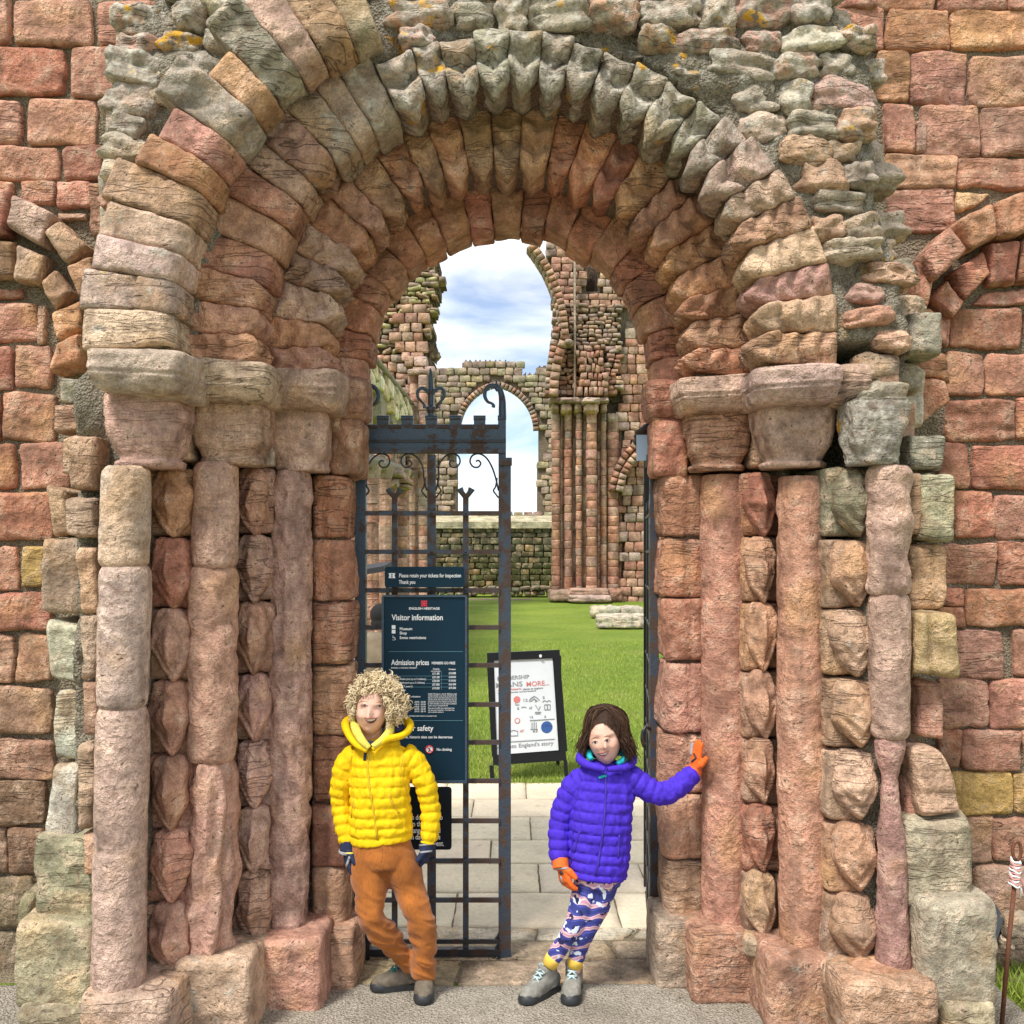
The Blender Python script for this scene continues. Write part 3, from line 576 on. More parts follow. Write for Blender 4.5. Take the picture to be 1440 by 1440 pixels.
# ---- traced blocks of the left wall (photo pixels at the wall's own depth)
WD = 4.75
def ws(par, q, col, style='rough', d=WD, lich=0., **k):
    if len(q) == 4 and np.isscalar(q[0]):
        x0, y0, x1, y1 = q; j = lambda: rnd.uniform(-2, 2); q = [(x0+j(), y0+j()), (x1+j(), y0+j()), (x1+j(), y1+j()), (x0+j(), y1+j())]
    quad_stone('stone', par, q, d-rnd.uniform(0, .012), style, col, lich=lich, **k)
P_ = mixp('pink', 'red', .4); O_ = mixp('orange', 'red', .4); DK = (.24, .15, .095); DK2 = (.20, .155, .10)
for q, c, s in [((-60, -30, 14, 60), P_, 'rough'), ((20, -2, 127, 62), 'pink', 'rough'), ((135, 0, 222, 62), 'pink', 'rough'), ((-40, 67, 90, 134), 'red', 'rough'), ((100, 65, 178, 138), P_, 'rough'),
    ((-60, 142, 30, 205), 'pink', 'rough'), ((40, 141, 137, 205), 'pink', 'rough'), ((-50, 208, 82, 252), P_, 'carved'), ((88, 206, 146, 253), mixp('red', 'brown', .5), 'rough'), ((28, 255, 77, 287), P_, 'rough'), ((79, 255, 130, 291), P_, 'rough'),
    ((-60, 256, 17, 330), 'red', 'rough'), ((83, 297, 122, 308), 'tan', 'layer'), ((125, 260, 148, 330), 'brown', 'rough'), ((-60, 405, 32, 419), 'red', 'smooth'), ((-40, 424, 53, 481), P_, 'carved'), ((55, 430, 66, 482), 'tan', 'rough'),
    ((-60, 487, 17, 548), 'red', 'rough'), ((23, 485, 72, 545), P_, 'rough'), ((6, 552, 79, 619), mixp('red', 'tan', .2), 'smooth'), ((-60, 552, 2, 620), 'red', 'rough'), ((-50, 626, 23, 690), 'red', 'rough'), ((29, 622, 95, 688), P_, 'rough'),
    ((-50, 692, 74, 760), 'red', 'carved'), ((-60, 768, 27, 828), P_, 'rough'), ((30, 766, 64, 828), 'yellow', 'smooth'), ((-60, 833, 70, 886), 'red', 'carved'), ((-60, 891, 18, 960), mixp('tan', 'red', .4), 'carved'), ((23, 892, 72, 960), mixp('tan', 'red', .5), 'rough'),
    ((-60, 964, 74, 1033), mixp('tan', 'brown', .6), 'rough'), ((-60, 1038, 76, 1096), mixp('brown', 'tan', .3), 'layer'), ((-60, 1100, 66, 1160), DK, 'rough'), ((-60, 1165, 8, 1230), DK, 'rough'), ((11, 1164, 62, 1230), DK, 'rough'),
    ((-60, 1234, 46, 1306), DK2, 'rough'), ((-60, 1311, 30, 1376), DK2, 'rough'), ((-60, 1380, 30, 1450), DK2, 'rough')]:
    ws(wl, q, c, s, lich=.0 if q[1] < 900 else .06)
B3 = dict(bulge=.035, depth=.25)
for q, c, s, d in [([(18, 272), (77, 302), (63, 345), (11, 320)], mixp('pale', 'pink', .4), 'layer', 4.66), ([(64, 330), (88, 312), (121, 347), (95, 378)], 'tan', 'rough', 4.66), ([(95, 376), (134, 357), (134, 418), (115, 422)], mixp('orange', 'tan', .4), 'layer', 4.66),
    ([(-40, 262), (17, 268), (10, 330), (-40, 330)], 'red', 'rough', 4.67), ([(-40, 335), (24, 340), (22, 391), (-40, 391)], mixp('brown', 'tan', .4), 'rough', 4.70), ([(25, 343), (68, 362), (56, 402), (23, 396)], mixp('tan', 'grey', .3), 'rough', 4.70),
    ([(60, 398), (84, 380), (104, 412), (77, 438)], mixp('tan', 'orange', .4), 'layer', 4.70), ([(77, 440), (116, 420), (118, 465), (82, 482)], 'orange', 'layer', 4.70), ([(82, 484), (118, 468), (120, 515), (70, 524)], mixp('orange', 'red', .4), 'carved', 4.62)]:
    ws(wl, q, c, s, d, **B3)
# broken flank left of the outer column: part of the doorway's mass
FL = dict(depth=.3, bulge=.035)
def fs(q, c, s='rough', d=4.2, li=.2, **k): quad_stone('flank_stone', door, q, d, s, c, lich=li, **{**FL, **k})
fs((148, 128, 205, 172), 'tan', 'rough', 4.15); fs((150, 158, 206, 202), 'grey', 'rough', 4.1, .5); fs((146, 205, 187, 245), 'grey', 'rough', 4.15, .4); fs((165, 45, 262, 118), 'grey', 'layer', 4.15, .8); fs((128, 258, 150, 330), 'brown', 'rough', 4.5, .1)
fs((142, 250, 178, 285), 'grey', 'layer', 4.1, .5); fs((140, 290, 165, 330), 'grey', 'rough', 4.1, .6); fs((136, 335, 160, 380), 'grey', 'rough', 4.1, .5)
fs((100, 612, 138, 690), 'tan', 'rough', 4.03, .1); fs((96, 700, 140, 756), mixp('tan','grey',.4), 'rough', 4.03, .15); fs((118, 1172, 142, 1230), 'tan', 'rough', 4.03, .2); fs((118, 962, 142, 1035), mixp('tan', 'brown', .4), 'rough', 4.03, .1); fs((112, 770, 141, 862), 'tan', 'deep', 4.05, .1); fs((116, 865, 141, 955), mixp('tan', 'grey', .5), 'deep', 4.04, .2); fs((112, 1045, 138, 1165), mixp('tan', 'grey', .4), 'deep', 4.04, .2); fs((84, 531, 131, 568), (.30, .26, .18), 'rough', 4.3, .8); fs((79, 570, 131, 609), mixp('brown', 'tan', .4), 'layer', 4.3, .1); fs([(90, 615), (118, 612), (130, 668), (86, 668)], 'tan', 'layer', 4.2, .05)
fs([(66, 682), (96, 690), (105, 752), (76, 755)], 'tan', 'rough', 4.25, .0); fs((112, 672, 128, 710), 'grey', 'rough', 4.25, .2); fs((60, 758, 141, 862), (.33, .25, .165), 'smooth', 4.2, .1, cell=.016)
fs([(68, 868), (126, 880), (132, 960), (76, 955)], (.58, .56, .40), 'layer', 4.2, .05, bulge=.05); fs([(84, 968), (128, 974), (126, 1070), (82, 1068)], (.56, .55, .41), 'vlayer', 4.18, .05, bulge=.05); fs([(76, 1074), (118, 1074), (114, 1180), (66, 1178)], (.60, .58, .46), 'smooth', 4.15, .0, bulge=.05)
fs([(124, 1068), (140, 1040), (136, 1165), (118, 1130)], 'tan', 'layer', 4.2, .1); fs([(125, 700), (145, 705), (143, 790), (132, 752)], 'brown', 'rough', 4.2, .2)
fs([(118, 880), (142, 870), (138, 960), (132, 958)], 'dark', 'rough', 4.22, .2); 
def big(x0, x1, y0, y1, d, dep, c, li, name='plinth', k=12, **kw): pbox(name, x0, x1, y0, y1, d, dep, c, li, 'rough', k=k, n=22, amp=1.2, rough=.02, **kw)
big(40, 134, 1172, 1302, 4.05, .6, (.34, .31, .20), .25); big(14, 134, 1296, 1425, 3.95, .6, (.36, .32, .215), .28); big(22, 140, 1420, 1510, 3.9, .6, (.30, .27, .17), .2)
big(20, 45, 1262, 1310, 4.3, .4, (.24, .22, .13), .1, k=4)
# ---- traced blocks of the right wall
RR = 'red'
for q, c, s in [((1178, -30, 1230, 12), P_, 'rough'), ((1233, -30, 1314, 14), O_, 'rough'), ((1318, -30, 1415, 15), P_, 'rough'), ((1419, -30, 1500, 15), P_, 'rough'), ((1170, 10, 1244, 68), P_, 'rough'), ((1246, 14, 1335, 70), O_, 'carved'), ((1338, 14, 1500, 70), 'orange', 'layer'),
    ((1235, 72, 1279, 142), 'orange', 'layer'), ((1280, 75, 1360, 147), 'pink', 'carved'), ((1362, 80, 1500, 148), 'pink', 'carved'), ((1242, 146, 1287, 214), P_, 'rough'), ((1288, 172, 1303, 215), 'mauve', 'rough'), ((1294, 150, 1377, 219), 'pink', 'carved'), ((1381, 150, 1500, 219), 'pink', 'carved'),
    ((1243, 217, 1347, 264), mixp('orange', 'tan', .4), 'layer'), ((1348, 220, 1500, 264), P_, 'layer'), ((1246, 266, 1340, 326), P_, 'layer'), ([(1345, 270), (1394, 272), (1370, 292), (1343, 298)], (.60, .40, .2), 'rough'),
    ([(1336, 434), (1438, 434), (1434, 490), (1336, 490)], 'red', 'smooth'), ([(1362, 430), (1390, 410), (1500, 402), (1500, 430)], P_, 'rough'), ((1440, 436, 1500, 490), 'red', 'rough'), ((1285, 438, 1334, 492), P_, 'rough'),
    ((1328, 496, 1383, 555), P_, 'rough'), ((1387, 497, 1500, 555), P_, 'rough'), ((1331, 560, 1426, 620), 'red', 'layer'), ((1429, 562, 1500, 620), 'red', 'carved'), ((1316, 622, 1364, 686), 'red', 'rough'), ((1368, 625, 1500, 688), 'red', 'rough'),
    ((1338, 690, 1398, 757), 'red', 'carved'), ((1400, 695, 1500, 758), P_, 'carved'), ((1322, 763, 1402, 822), P_, 'rough'), ((1406, 762, 1500, 822), 'red', 'rough'), ((1318, 825, 1357, 851), 'red', 'smooth'), ((1318, 854, 1357, 882), 'red', 'smooth'),
    ((1358, 828, 1500, 881), O_, 'carved'), ((1342, 888, 1412, 953), mixp('red', 'mauve', .5), 'smooth'), ((1424, 882, 1500, 952), P_, 'rough'), ((1320, 955, 1389, 1024), mixp('pink', 'tan', .2), 'rough'), ((1392, 955, 1500, 1024), P_, 'rough'),
    ((1318, 1026, 1353, 1083), 'red', 'rough'), ((1355, 1026, 1437, 1083), P_, 'carved'), ((1440, 1026, 1500, 1083), 'pink', 'rough'), ((1336, 1086, 1423, 1144), 'yellow', 'rough'), ((1424, 1085, 1500, 1144), (.52, .32, .13), 'rough'),
    ((1330, 1146, 1395, 1213), mixp('tan', 'pink', .4), 'rough'), ((1397, 1146, 1500, 1213), mixp('tan', 'red', .5), 'rough'), ((1370, 1215, 1500, 1290), mixp('pale', 'pink', .4), 'rough'), ((1380, 1292, 1500, 1366), mixp('tan', 'grey', .4), 'rough')]:
    ws(wr, q, c, s)
for q, c, s, d in [([(1340, 314), (1394, 288), (1402, 336), (1362, 356)], O_, 'layer', 4.66), ([(1397, 286), (1442, 270), (1444, 330), (1404, 338)], O_, 'vlayer', 4.66), ([(1444, 268), (1500, 262), (1500, 322), (1446, 330)], O_, 'rough', 4.66),
    ([(1296, 358), (1334, 318), (1358, 352), (1314, 396)], P_, 'carved', 4.62), ([(1288, 368), (1312, 388), (1302, 436), (1286, 430)], 'red', 'layer', 4.68), ([(1336, 386), (1380, 354), (1389, 387), (1354, 424)], 'red', 'rough', 4.70), ([(1389, 347), (1432, 338), (1426, 400), (1393, 400)], 'red', 'vlayer', 4.70),
    ([(1434, 337), (1500, 332), (1500, 396), (1429, 400)], O_, 'rough', 4.70), ([(1306, 420), (1330, 392), (1353, 426), (1336, 448)], 'red', 'layer', 4.70), ([(1288, 437), (1304, 436), (1332, 452), (1330, 490)], P_, 'rough', 4.72),
    ([(1290, 492), (1322, 500), (1336, 540), (1282, 530)], O_, 'deep', 4.5), ([(1288, 532), (1322, 538), (1336, 560), (1284, 608)], 'red', 'carved', 4.5)]:
    ws(wr, q, c, s, d, **B3)
# beyond the frame the courses simply go on
for side, par in ((-1, wl), (1, wr)):
    y = -90
    while y < 1360:
        hh = rnd.uniform(56, 70); x = -64 if side < 0 else 1504
        while (-300 < x) if side < 0 else (x < 1740):
            ww = rnd.uniform(70, 125); q = (x-ww+4, y+2, x, min(1366, y+hh-3)) if side < 0 else (x, y+2, x+ww-4, min(1366, y+hh-3))
            ws(par, q, P_ if y < 1000 or side > 0 else DK, 'rough', cell=.03); x += side*ww
        y += hh
# right flank of the doorway
fs((1255, 528, 1298, 600), (.74, .69, .55), 'layer', 4.45, .0); fs([(1276, 612), (1328, 612), (1324, 664), (1274, 662)], (.30, .27, .21), 'rough', 4.15, .4); fs((1272, 665, 1294, 752), 'tan', 'rough', 4.1, .4)
fs((1291, 666, 1341, 762), (.47, .43, .28), 'vlayer', 4.1, .15); fs((1275, 766, 1328, 856), mixp('orange', 'tan', .6), 'vlayer', 4.15, .05)
fs([(1279, 860), (1336, 862), (1346, 955), (1283, 950)], (.44, .31, .165), 'vlayer', 4.05, .1, bulge=.06, extra=lambda S, T: -.05*np.exp(-(S+.15)**2/.05))
fs([(1284, 958), (1322, 960), (1324, 1040), (1288, 1036)], 'pink', 'rough', 4.15, .0); fs([(1276, 1050), (1322, 1052), (1350, 1140), (1290, 1150)], mixp('pink', 'pale', .3), 'layer', 4.08, .1, bulge=.06)
fs((1268, 1092, 1294, 1160), 'pink', 'rough', 4.15, .05); fs((1276, 440, 1320, 500), (.33, .29, .22), 'rough', 4.15, .5); fs((1225, 500, 1262, 560), mixp('tan', 'pink', .4), 'rough', 4.1, .3)
fs((1225, 1000, 1290, 1160), mixp('tan', 'grey', .4), 'rough', 4.24, .2); fs((1240, 840, 1285, 1000), mixp('tan', 'brown', .4), 'rough', 4.24, .15); fs((1225, 1160, 1290, 1380), mixp('tan', 'grey', .4), 'rough', 4.22, .25); fs((1232, 560, 1285, 840), mixp('tan', 'brown', .4), 'rough', 4.26, .25)
big(1274, 1374, 1152, 1282, 4.02, .6, (.40, .36, .235), .22); big(1298, 1404, 1270, 1428, 3.93, .6, (.42, .38, .26), .38); big(1330, 1402, 1412, 1500, 3.9, .6, (.42, .37, .24), .25)
big(1250, 1310, 1270, 1430, 4.1, .5, (.33, .26, .17), .25)
# ================================================================== GROUND
def G(px, py): 
    d = H*1440/(py-HY); return np.array([(px-720)*d/1440, d, 0.])
def grass_mat():
    m, t, b = nodes('grass', .85); v = objvec(t, rndoff=False); n = noise(t, v, .35, 4); n2 = noise(t, v, 9, 5, .7); n3 = noise(t, v, 70, 3, .7)
    c = mixc(t, ramp(t, n, .35, .65), (.15, .235, .02), (.25, .325, .04)); c = mixc(t, ramp(t, n2, .5, .75, 0, .45), c, (.26, .33, .06)); nb = noise(t, v, 1.3, 4, .6, .5); c = mixc(t, ramp(t, nb, .52, .72, 0, .6), c, (.30, .31, .09))
    c = mixc(t, 1., c, mathn(t, 'MULTIPLY', ramp(t, n2, .3, .7, .75, 1.2), ramp(t, n3, .3, .7, .7, 1.3)), 'MULTIPLY'); t.links.new(c, b.inputs['Base Color'])
    b.inputs['Specular IOR Level'].default_value = .2; bump(t, b, mathn(t, 'ADD', n3, n2), .05, .8)
    m, t, b = nodes('grass_blade', .6); v = objvec(t, rndoff=False); n = noise(t, v, 1.4, 4); n2 = noise(t, v, 60, 2)
    c = mixc(t, ramp(t, n, .35, .65), (.18, .28, .02), (.31, .39, .045)); c = mixc(t, ramp(t, n2, .4, .75, 0, .6), c, (.33, .38, .09)); nb = noise(t, v, 1.3, 4, .6, .5); c = mixc(t, ramp(t, nb, .52, .72, 0, .6), c, (.36, .35, .11)); t.links.new(c, b.inputs['Base Color'])
grass_mat()
def ground():
    rs = [0, 6, 12, 25, 50, 90, 200, 600, 2500, 5000]; n = 48; V = [(0, 10, -.014)]; F = []
    for r in rs[1:]:
        for k in range(n): V.append((r*math.cos(2*math.pi*k/n), 10+r*math.sin(2*math.pi*k/n), -.014 if r < 90 else -.2))
    for k in range(n): F.append((0, 1+k, 1+(k+1) % n))
    for i in range(len(rs)-2):
        for k in range(n): a = 1+i*n; F.append((a+k, a+n+k, a+n+(k+1) % n, a+(k+1) % n))
    tag(obj_from('ground', V, F, M['grass']), kind='structure')
ground()
def flat(name, x0, x1, y0, y1, z, mat, st=.03, amp=.004, par=None, kind='structure'):
    x, y = np.meshgrid(np.arange(x0, x1+st, st), np.arange(y0, y1+st, st)); P = np.stack([x, y, x*0+z], -1); P[..., 2] += amp*fbm(P, 6, 3, 4)
    e = np.minimum(np.minimum(x-x0, x1-x), np.minimum(y-y0, y1-y)); P[..., 2] -= np.where(e < st, .03, 0)
    return tag(obj_from(name, P.reshape(-1, 3), grid_faces(*x.shape), M[mat], par), kind=kind)
flat('forecourt', -3.4, X(1400, 4.6), 2.6, 4.60, 0, 'gravel', .022, .006); flat('forecourt', -6, 6, -10, 2.62, -.004, 'gravel', .25, .004)  # second sheet: unseen gravel behind the camera, added to bounce light onto the doorway
m = MB()
for i in range(900):
    x, y = rng.uniform(-1.7, 1.6), rng.uniform(3.9, 4.95); r = rng.uniform(.002, .006); V_0, F_0 = cube_grid(1); V_0 = V_0/np.linalg.norm(V_0, axis=1)[:, None]*r*rng.uniform(.5, 1.2, 3); m.add(V_0+[x, y, .005], F_0)
tag(m.build('grit', M['gravel']), 'loose grit scattered over the forecourt and threshold', 'grit', kind='stuff')
mortar_mat('paving_joint', (.28, .22, .14), (.38, .31, .21), 1., .01)
path = flat('paved_path', -3.2, 3.2, 4.55, 8.56, -.006, 'paving_joint', .08, .0)
LOC[path.name] = tuple(path.location)
m_, t_, b_ = nodes('paving', .8); v_ = objvec(t_); oi_ = nd(t_, 'ShaderNodeObjectInfo')
n1_ = noise(t_, v_, 2.5, 5, .6); n2_ = noise(t_, v_, 45, 5, .7); n3_ = noise(t_, v_, 9, 4, .6, .5)
c_ = mixc(t_, 1., oi_.outputs['Color'], mathn(t_, 'MULTIPLY', ramp(t_, n1_, .3, .7, .82, 1.15), ramp(t_, n2_, .3, .7, .85, 1.12)), 'MULTIPLY'); c_ = mixc(t_, ramp(t_, n3_, .58, .72, 0, .5), c_, (.40, .32, .20))
t_.links.new(c_, b_.inputs['Base Color']); bump(t_, b_, n2_, .006, .6)
def slab_(q, col, z=.004, rel=.002, gap=.006, mat='paving', par=path, lich=0):
    c = np.array([G(*p) for p in q]); ctr = c.mean(0); c = c + (ctr-c)/np.linalg.norm(ctr-c, axis=1)[:, None]*gap; s_ = sd_(); n = 14
    S, T = np.meshgrid(np.linspace(-1, 1, n), np.linspace(-1, 1, n)); u, v = (S+1)/2, (T+1)/2
    P = ((1-u)*(1-v))[..., None]*c[0]+(u*(1-v))[..., None]*c[1]+(u*v)[..., None]*c[2]+((1-u)*v)[..., None]*c[3]
    P = P + .004*np.stack([vn(P*12+s_, 1), vn(P*12+s_, 2), 0*u], -1)
    P[..., 2] += z + rel*fbm(P+s_, 6, 3, s_) - .004*np.maximum(abs(S), abs(T))**12
    V, F = patch(P, np.broadcast_to(np.array([0, 0, 1.]), P.shape), .03); obj_from('paving_slab', V, F, M[mat], par, col=cj(col, .05, .02), lich=lich)
rows = [1100.6, 1123.5, 1149, 1181.6, 1215, 1256, 1305]
jn = [[740], [665, 802], [746, 880], [690, 830], [758, 905], [640, 868]]
for k in range(6):
    y0, y1 = rows[k], rows[k+1]; d1 = H*1440/(y1-HY); d0 = H*1440/(y0-HY); xs = [X(p, (d0+d1)/2) for p in jn[k]]
    while xs[0] > -2.9: xs.insert(0, xs[0]-rnd.uniform(.62, .95))
    while xs[-1] < 2.9: xs.append(xs[-1]+rnd.uniform(.62, .95))
    for a, b in zip(xs, xs[1:]):
        f = lambda x, d, y: (720+x*1440/d, y)
        slab_([f(a, d0, y0), f(b, d0, y0), f(b, d1, y1), f(a, d1, y1)], (.74, .63, .455))
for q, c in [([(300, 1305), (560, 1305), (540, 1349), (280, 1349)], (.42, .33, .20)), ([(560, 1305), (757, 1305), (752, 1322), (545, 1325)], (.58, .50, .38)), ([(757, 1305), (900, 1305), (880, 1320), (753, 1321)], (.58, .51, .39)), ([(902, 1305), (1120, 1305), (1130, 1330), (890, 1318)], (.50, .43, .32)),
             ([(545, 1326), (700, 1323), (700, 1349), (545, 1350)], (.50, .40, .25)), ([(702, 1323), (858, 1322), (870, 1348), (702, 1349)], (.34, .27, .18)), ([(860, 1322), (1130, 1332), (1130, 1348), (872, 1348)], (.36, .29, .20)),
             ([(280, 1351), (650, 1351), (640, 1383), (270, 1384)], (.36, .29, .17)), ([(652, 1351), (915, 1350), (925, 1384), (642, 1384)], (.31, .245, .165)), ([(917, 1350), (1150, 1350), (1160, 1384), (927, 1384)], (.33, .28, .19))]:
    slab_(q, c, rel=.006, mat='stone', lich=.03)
def blades(name, n, x0, x1, y0, y1, h0, h1, w):
    b = np.stack([rng.uniform(x0, x1, n), y0+(y1-y0)*rng.random(n)**1.6, np.full(n, -.014)], 1); a = rng.uniform(0, math.pi, n); hh = rng.uniform(h0, h1, n)
    dx = np.stack([np.cos(a)*w, np.sin(a)*w, 0*a], 1); tip = b + np.stack([rng.normal(0, .4, n)*hh, rng.normal(0, .4, n)*hh, hh], 1)
    V = np.stack([b-dx, b+dx, tip], 1).reshape(-1, 3); F = np.arange(3*n).reshape(n, 3); tag(obj_from(name, V, F, M['grass_blade']), ('ragged grass fringe creeping over the far edge of the paving' if y1 < 9 else 'short bright green grass of the lawn behind the gate') if y1 > 8 else 'longer grass at the foot of the wall by the rusty stake', 'grass', kind='stuff')
blades('grass', 3500, -2.8, 3.2, 8.47, 8.6, .015, .045, .004)
blades('grass', 70000, -2.8, 3.2, 8.57, 22, .025, .05, .004)
blades('grass', 7000, X(1400, 4.6)-.01, 3.2, 3.6, 4.75, .04, .10, .004)
# ================================================================== RUINS BEYOND THE GATE
FP = dict(red=(.38, .19, .13), tan=(.385, .25, .18), grey=(.335, .255, .205), pale=(.42, .31, .25), green=(.29, .23, .175), pink=(.41, .235, .17))
def slab(name, par, mask, u0, u1, v0, v1, st, mapf, thick, mat, kind='stuff'):
    nu, nv = int((u1-u0)/st)+1, int((v1-v0)/st)+1; u, v = np.meshgrid(u0+st*np.arange(nu), v0+st*np.arange(nv)); P = mapf(u, v).reshape(-1, 3)
    cu, cv = u[:-1, :-1]+st/2, v[:-1, :-1]+st/2; mk = mask(cu, cv); F = grid_faces(nv, nu)[mk.ravel()]
    e = np.concatenate([F[:, [0, 1]], F[:, [1, 2]], F[:, [2, 3]], F[:, [3, 0]]]); ke = np.sort(e, 1); _, ix, ct = np.unique(ke, axis=0, return_index=True, return_counts=True)
    be = e[ix[ct == 1]]; n = len(P); Q = P + np.array(thick); S = np.stack([be[:, 0], be[:, 1], be[:, 1]+n, be[:, 0]+n], 1)
    used = np.unique(np.concatenate([F.ravel()])); V = np.concatenate([P, Q]); FF = np.concatenate([F, F[:, ::-1]+n, S])
    us, inv = np.unique(FF, return_inverse=True); FF = inv.reshape(FF.shape)
    return tag(obj_from(name, V[us], FF, M[mat], par, smooth=False), kind=kind)
def blocks(name, par, mask, u0, u1, v0, v1, hr, wr, mapf, nrm, colf, dep=.2, bul=.05, rough=.03, lich=.1, limit=300, gap=.6):
    v = v0; cnt = 0; nrm = np.array(nrm, float)
    g = np.array([-1, -.8, .0, .8, 1.]); S, T = np.meshgrid(g, g)
    while v < v1:
        hh = rnd.uniform(*hr); u = u0-rnd.uniform(0, wr[0])
        while u < u1:
            ww = rnd.uniform(*wr); cu, cv = u+ww/2, v+hh/2
            if mask(np.array(cu), np.array(cv)) and cnt < limit:
                uu = cu+(ww-gap)/2*S*(1-.1*T**2*S**2)+rough*0; vv = cv+(hh-gap)/2*T; P = mapf(uu, vv); s_ = sd_()
                b = bul*rnd.uniform(.4, 1.5); P = P + nrm*(b*(1-np.maximum(abs(S), abs(T))**4))[..., None] + rough*np.stack([vn(P*3+s_, 1), vn(P*3+s_, 2), vn(P*3+s_, 3)], -1) + nrm*rnd.uniform(0, bul*.8)
                V, F = patch(P, np.broadcast_to(nrm, P.shape), dep); c = colf(cu, cv); c = PAL.get(c, None) if isinstance(c, str) and c not in FP else (FP[c] if isinstance(c, str) else c)
                obj_from(name, V, F, M['farstone'], par, col=cj(c, .09), lich=lich); cnt += 1
            u += ww
        v += hh
    return cnt
def pxmap(d): return lambda u, v: np.stack([(u-720)*d/1440, u*0+d, H+(HY-v)*d/1440], -1)
def cho(*a): return lambda u, v: rnd.choice(a)
def drums(par, x0, x1, y0, y1, d, hh, colf, name='drum', top=1.):
    y = y0
    while y < y1-4:
        h = min(hh*rnd.uniform(.8, 1.25), y1-y); r = (x1-x0)/2*d/1440; n = 9; a = np.linspace(math.pi, 2*math.pi, n); v = np.array([0, .12, .88, 1.]); A, V_ = np.meshgrid(a, v)
        k = r*(1+rnd.uniform(-.06, .06)); cx = X((x0+x1)/2, d); q = k*(1-.07*(np.abs(2*V_-1) > .9))
        P = np.stack([cx+q*np.cos(A), d+r+q*np.sin(A), Z(y, d)-(Z(y, d)-Z(y+h, d))*V_], -1); N = np.stack([np.cos(A), np.sin(A), 0*A], -1); P = P+.02*np.stack([vn(P*4, 1), vn(P*4, 2), 0*A], -1)
        V, F = patch(P, N*0+np.array([0, -1., 0]), .05); c = colf(0, y); c = FP[c] if isinstance(c, str) else c
        obj_from(name, V, F, M['farstone'], par, col=cj(c, .09), lich=.05); y += h
# ---- far gable wall with pointed window (d = 50)
gd = 50.
gw = thing('gable_wall', (X(700, gd), gd, 0), 'distant grey stone gable wall with a tall pointed window open to the sky', 'wall')
apx, apy, spy, wx0, wx1 = 700., 536., 605., 640., 758.
def inwin(u, v, o=0.):
    c = (wx0+wx1)/2; hw = (wx1-wx0)/2+o; Rr = (hw**2+(spy-apy+o)**2)/(2*hw)   # two arcs meeting in a point
    up = np.where(u < c, np.hypot(u-(c-hw+Rr), v-spy), np.hypot(u-(c+hw-Rr), v-spy)) < Rr
    return ((v < spy) & up & (np.abs(u-c) < hw)) | ((v >= spy) & (v < 724) & (np.abs(u-c) < hw+np.where(v > 650, -1.5, 0)))
def gtop(u): return np.where(u < 650, 519, np.where(u < 716, 508, np.where(u < 733, 512, np.where(u < 757, 526, 515))))+1.5*np.sin(u*.9)
gm = lambda u, v: (v > gtop(u)) & ~inwin(u, v) & (v < 728)
slab('wall_core', gw, gm, 560, 800, 500, 728, 2., pxmap(gd+.12), (0, 1.5, 0), 'mortar_far')
rg = lambda u, v: (gm(u, v) & ~inwin(u, v, 5.))
blocks('stone', gw, rg, 596, 800, 508, 727, (7, 11), (10, 19), pxmap(gd), (0, -1, 0), cho('grey', (.38, .32, .22), 'grey', (.33, .30, .19), (.30, .25, .18)), lich=.06, bul=.05, rough=.04)
def far_vous(par, pts, w, d, n, colf, dep=.4):
    pts = np.array(pts, float); L = np.concatenate([[0], np.cumsum(np.linalg.norm(np.diff(pts, axis=0), axis=1))]); s = np.linspace(0, L[-1], n+1)
    p = np.stack([np.interp(s, L, pts[:, 0]), np.interp(s, L, pts[:, 1])], 1)
    t = np.gradient(p, axis=0); t /= np.linalg.norm(t, axis=1)[:, None]; nn = np.stack([t[:, 1], -t[:, 0]], 1)
    for i in range(n):
        a, b = p[i], p[i+1]; q = [a+(b-a)*.06, b-(b-a)*.06, b-(b-a)*.06+nn[i+1]*w, a+(b-a)*.06+nn[i]*w]
        c = np.array([W(*k, d) for k in q]); S, T = np.meshgrid([-1, -.7, 0, .7, 1.], [-1, -.7, 0, .7, 1.]); u, v = (S+1)/2, (T+1)/2
        P = ((1-u)*(1-v))[..., None]*c[0]+(u*(1-v))[..., None]*c[1]+(u*v)[..., None]*c[2]+((1-u)*v)[..., None]*c[3]; N = np.array([0, -1., 0])
        P = P + N*(.12*(1-np.maximum(abs(S), abs(T))**4)*rnd.uniform(.6, 1.3))[..., None]; V, F = patch(P, np.broadcast_to(N, P.shape), dep); cc = colf(0, 0); obj_from('voussoir', V, F, M['farstone'], par, col=cj(FP[cc] if isinstance(cc, str) else cc, .15), lich=.05)
arcL = [(640+ (700-640)*(1-math.cos(t*1.25))/(1-math.cos(1.25)) if False else None, 0) for t in (0,)]
hw_ = (wx1-wx0)/2; cc_ = (wx0+wx1)/2; Rr_ = (hw_**2+(spy-apy)**2)/(2*hw_); am_ = math.acos((Rr_-hw_)/Rr_)
arcL = [(cc_-hw_+Rr_-Rr_*math.cos(am_*i/20), spy-Rr_*math.sin(am_*i/20)) for i in range(21)]; arcR = [(2*cc_-x, y) for x, y in arcL][::-1]
far_vous(gw, arcL, -8, gd-.1, 16, cho('red', 'grey', 'tan')); far_vous(gw, arcR, -8, gd-.1, 16, cho('red', 'tan', 'grey'))
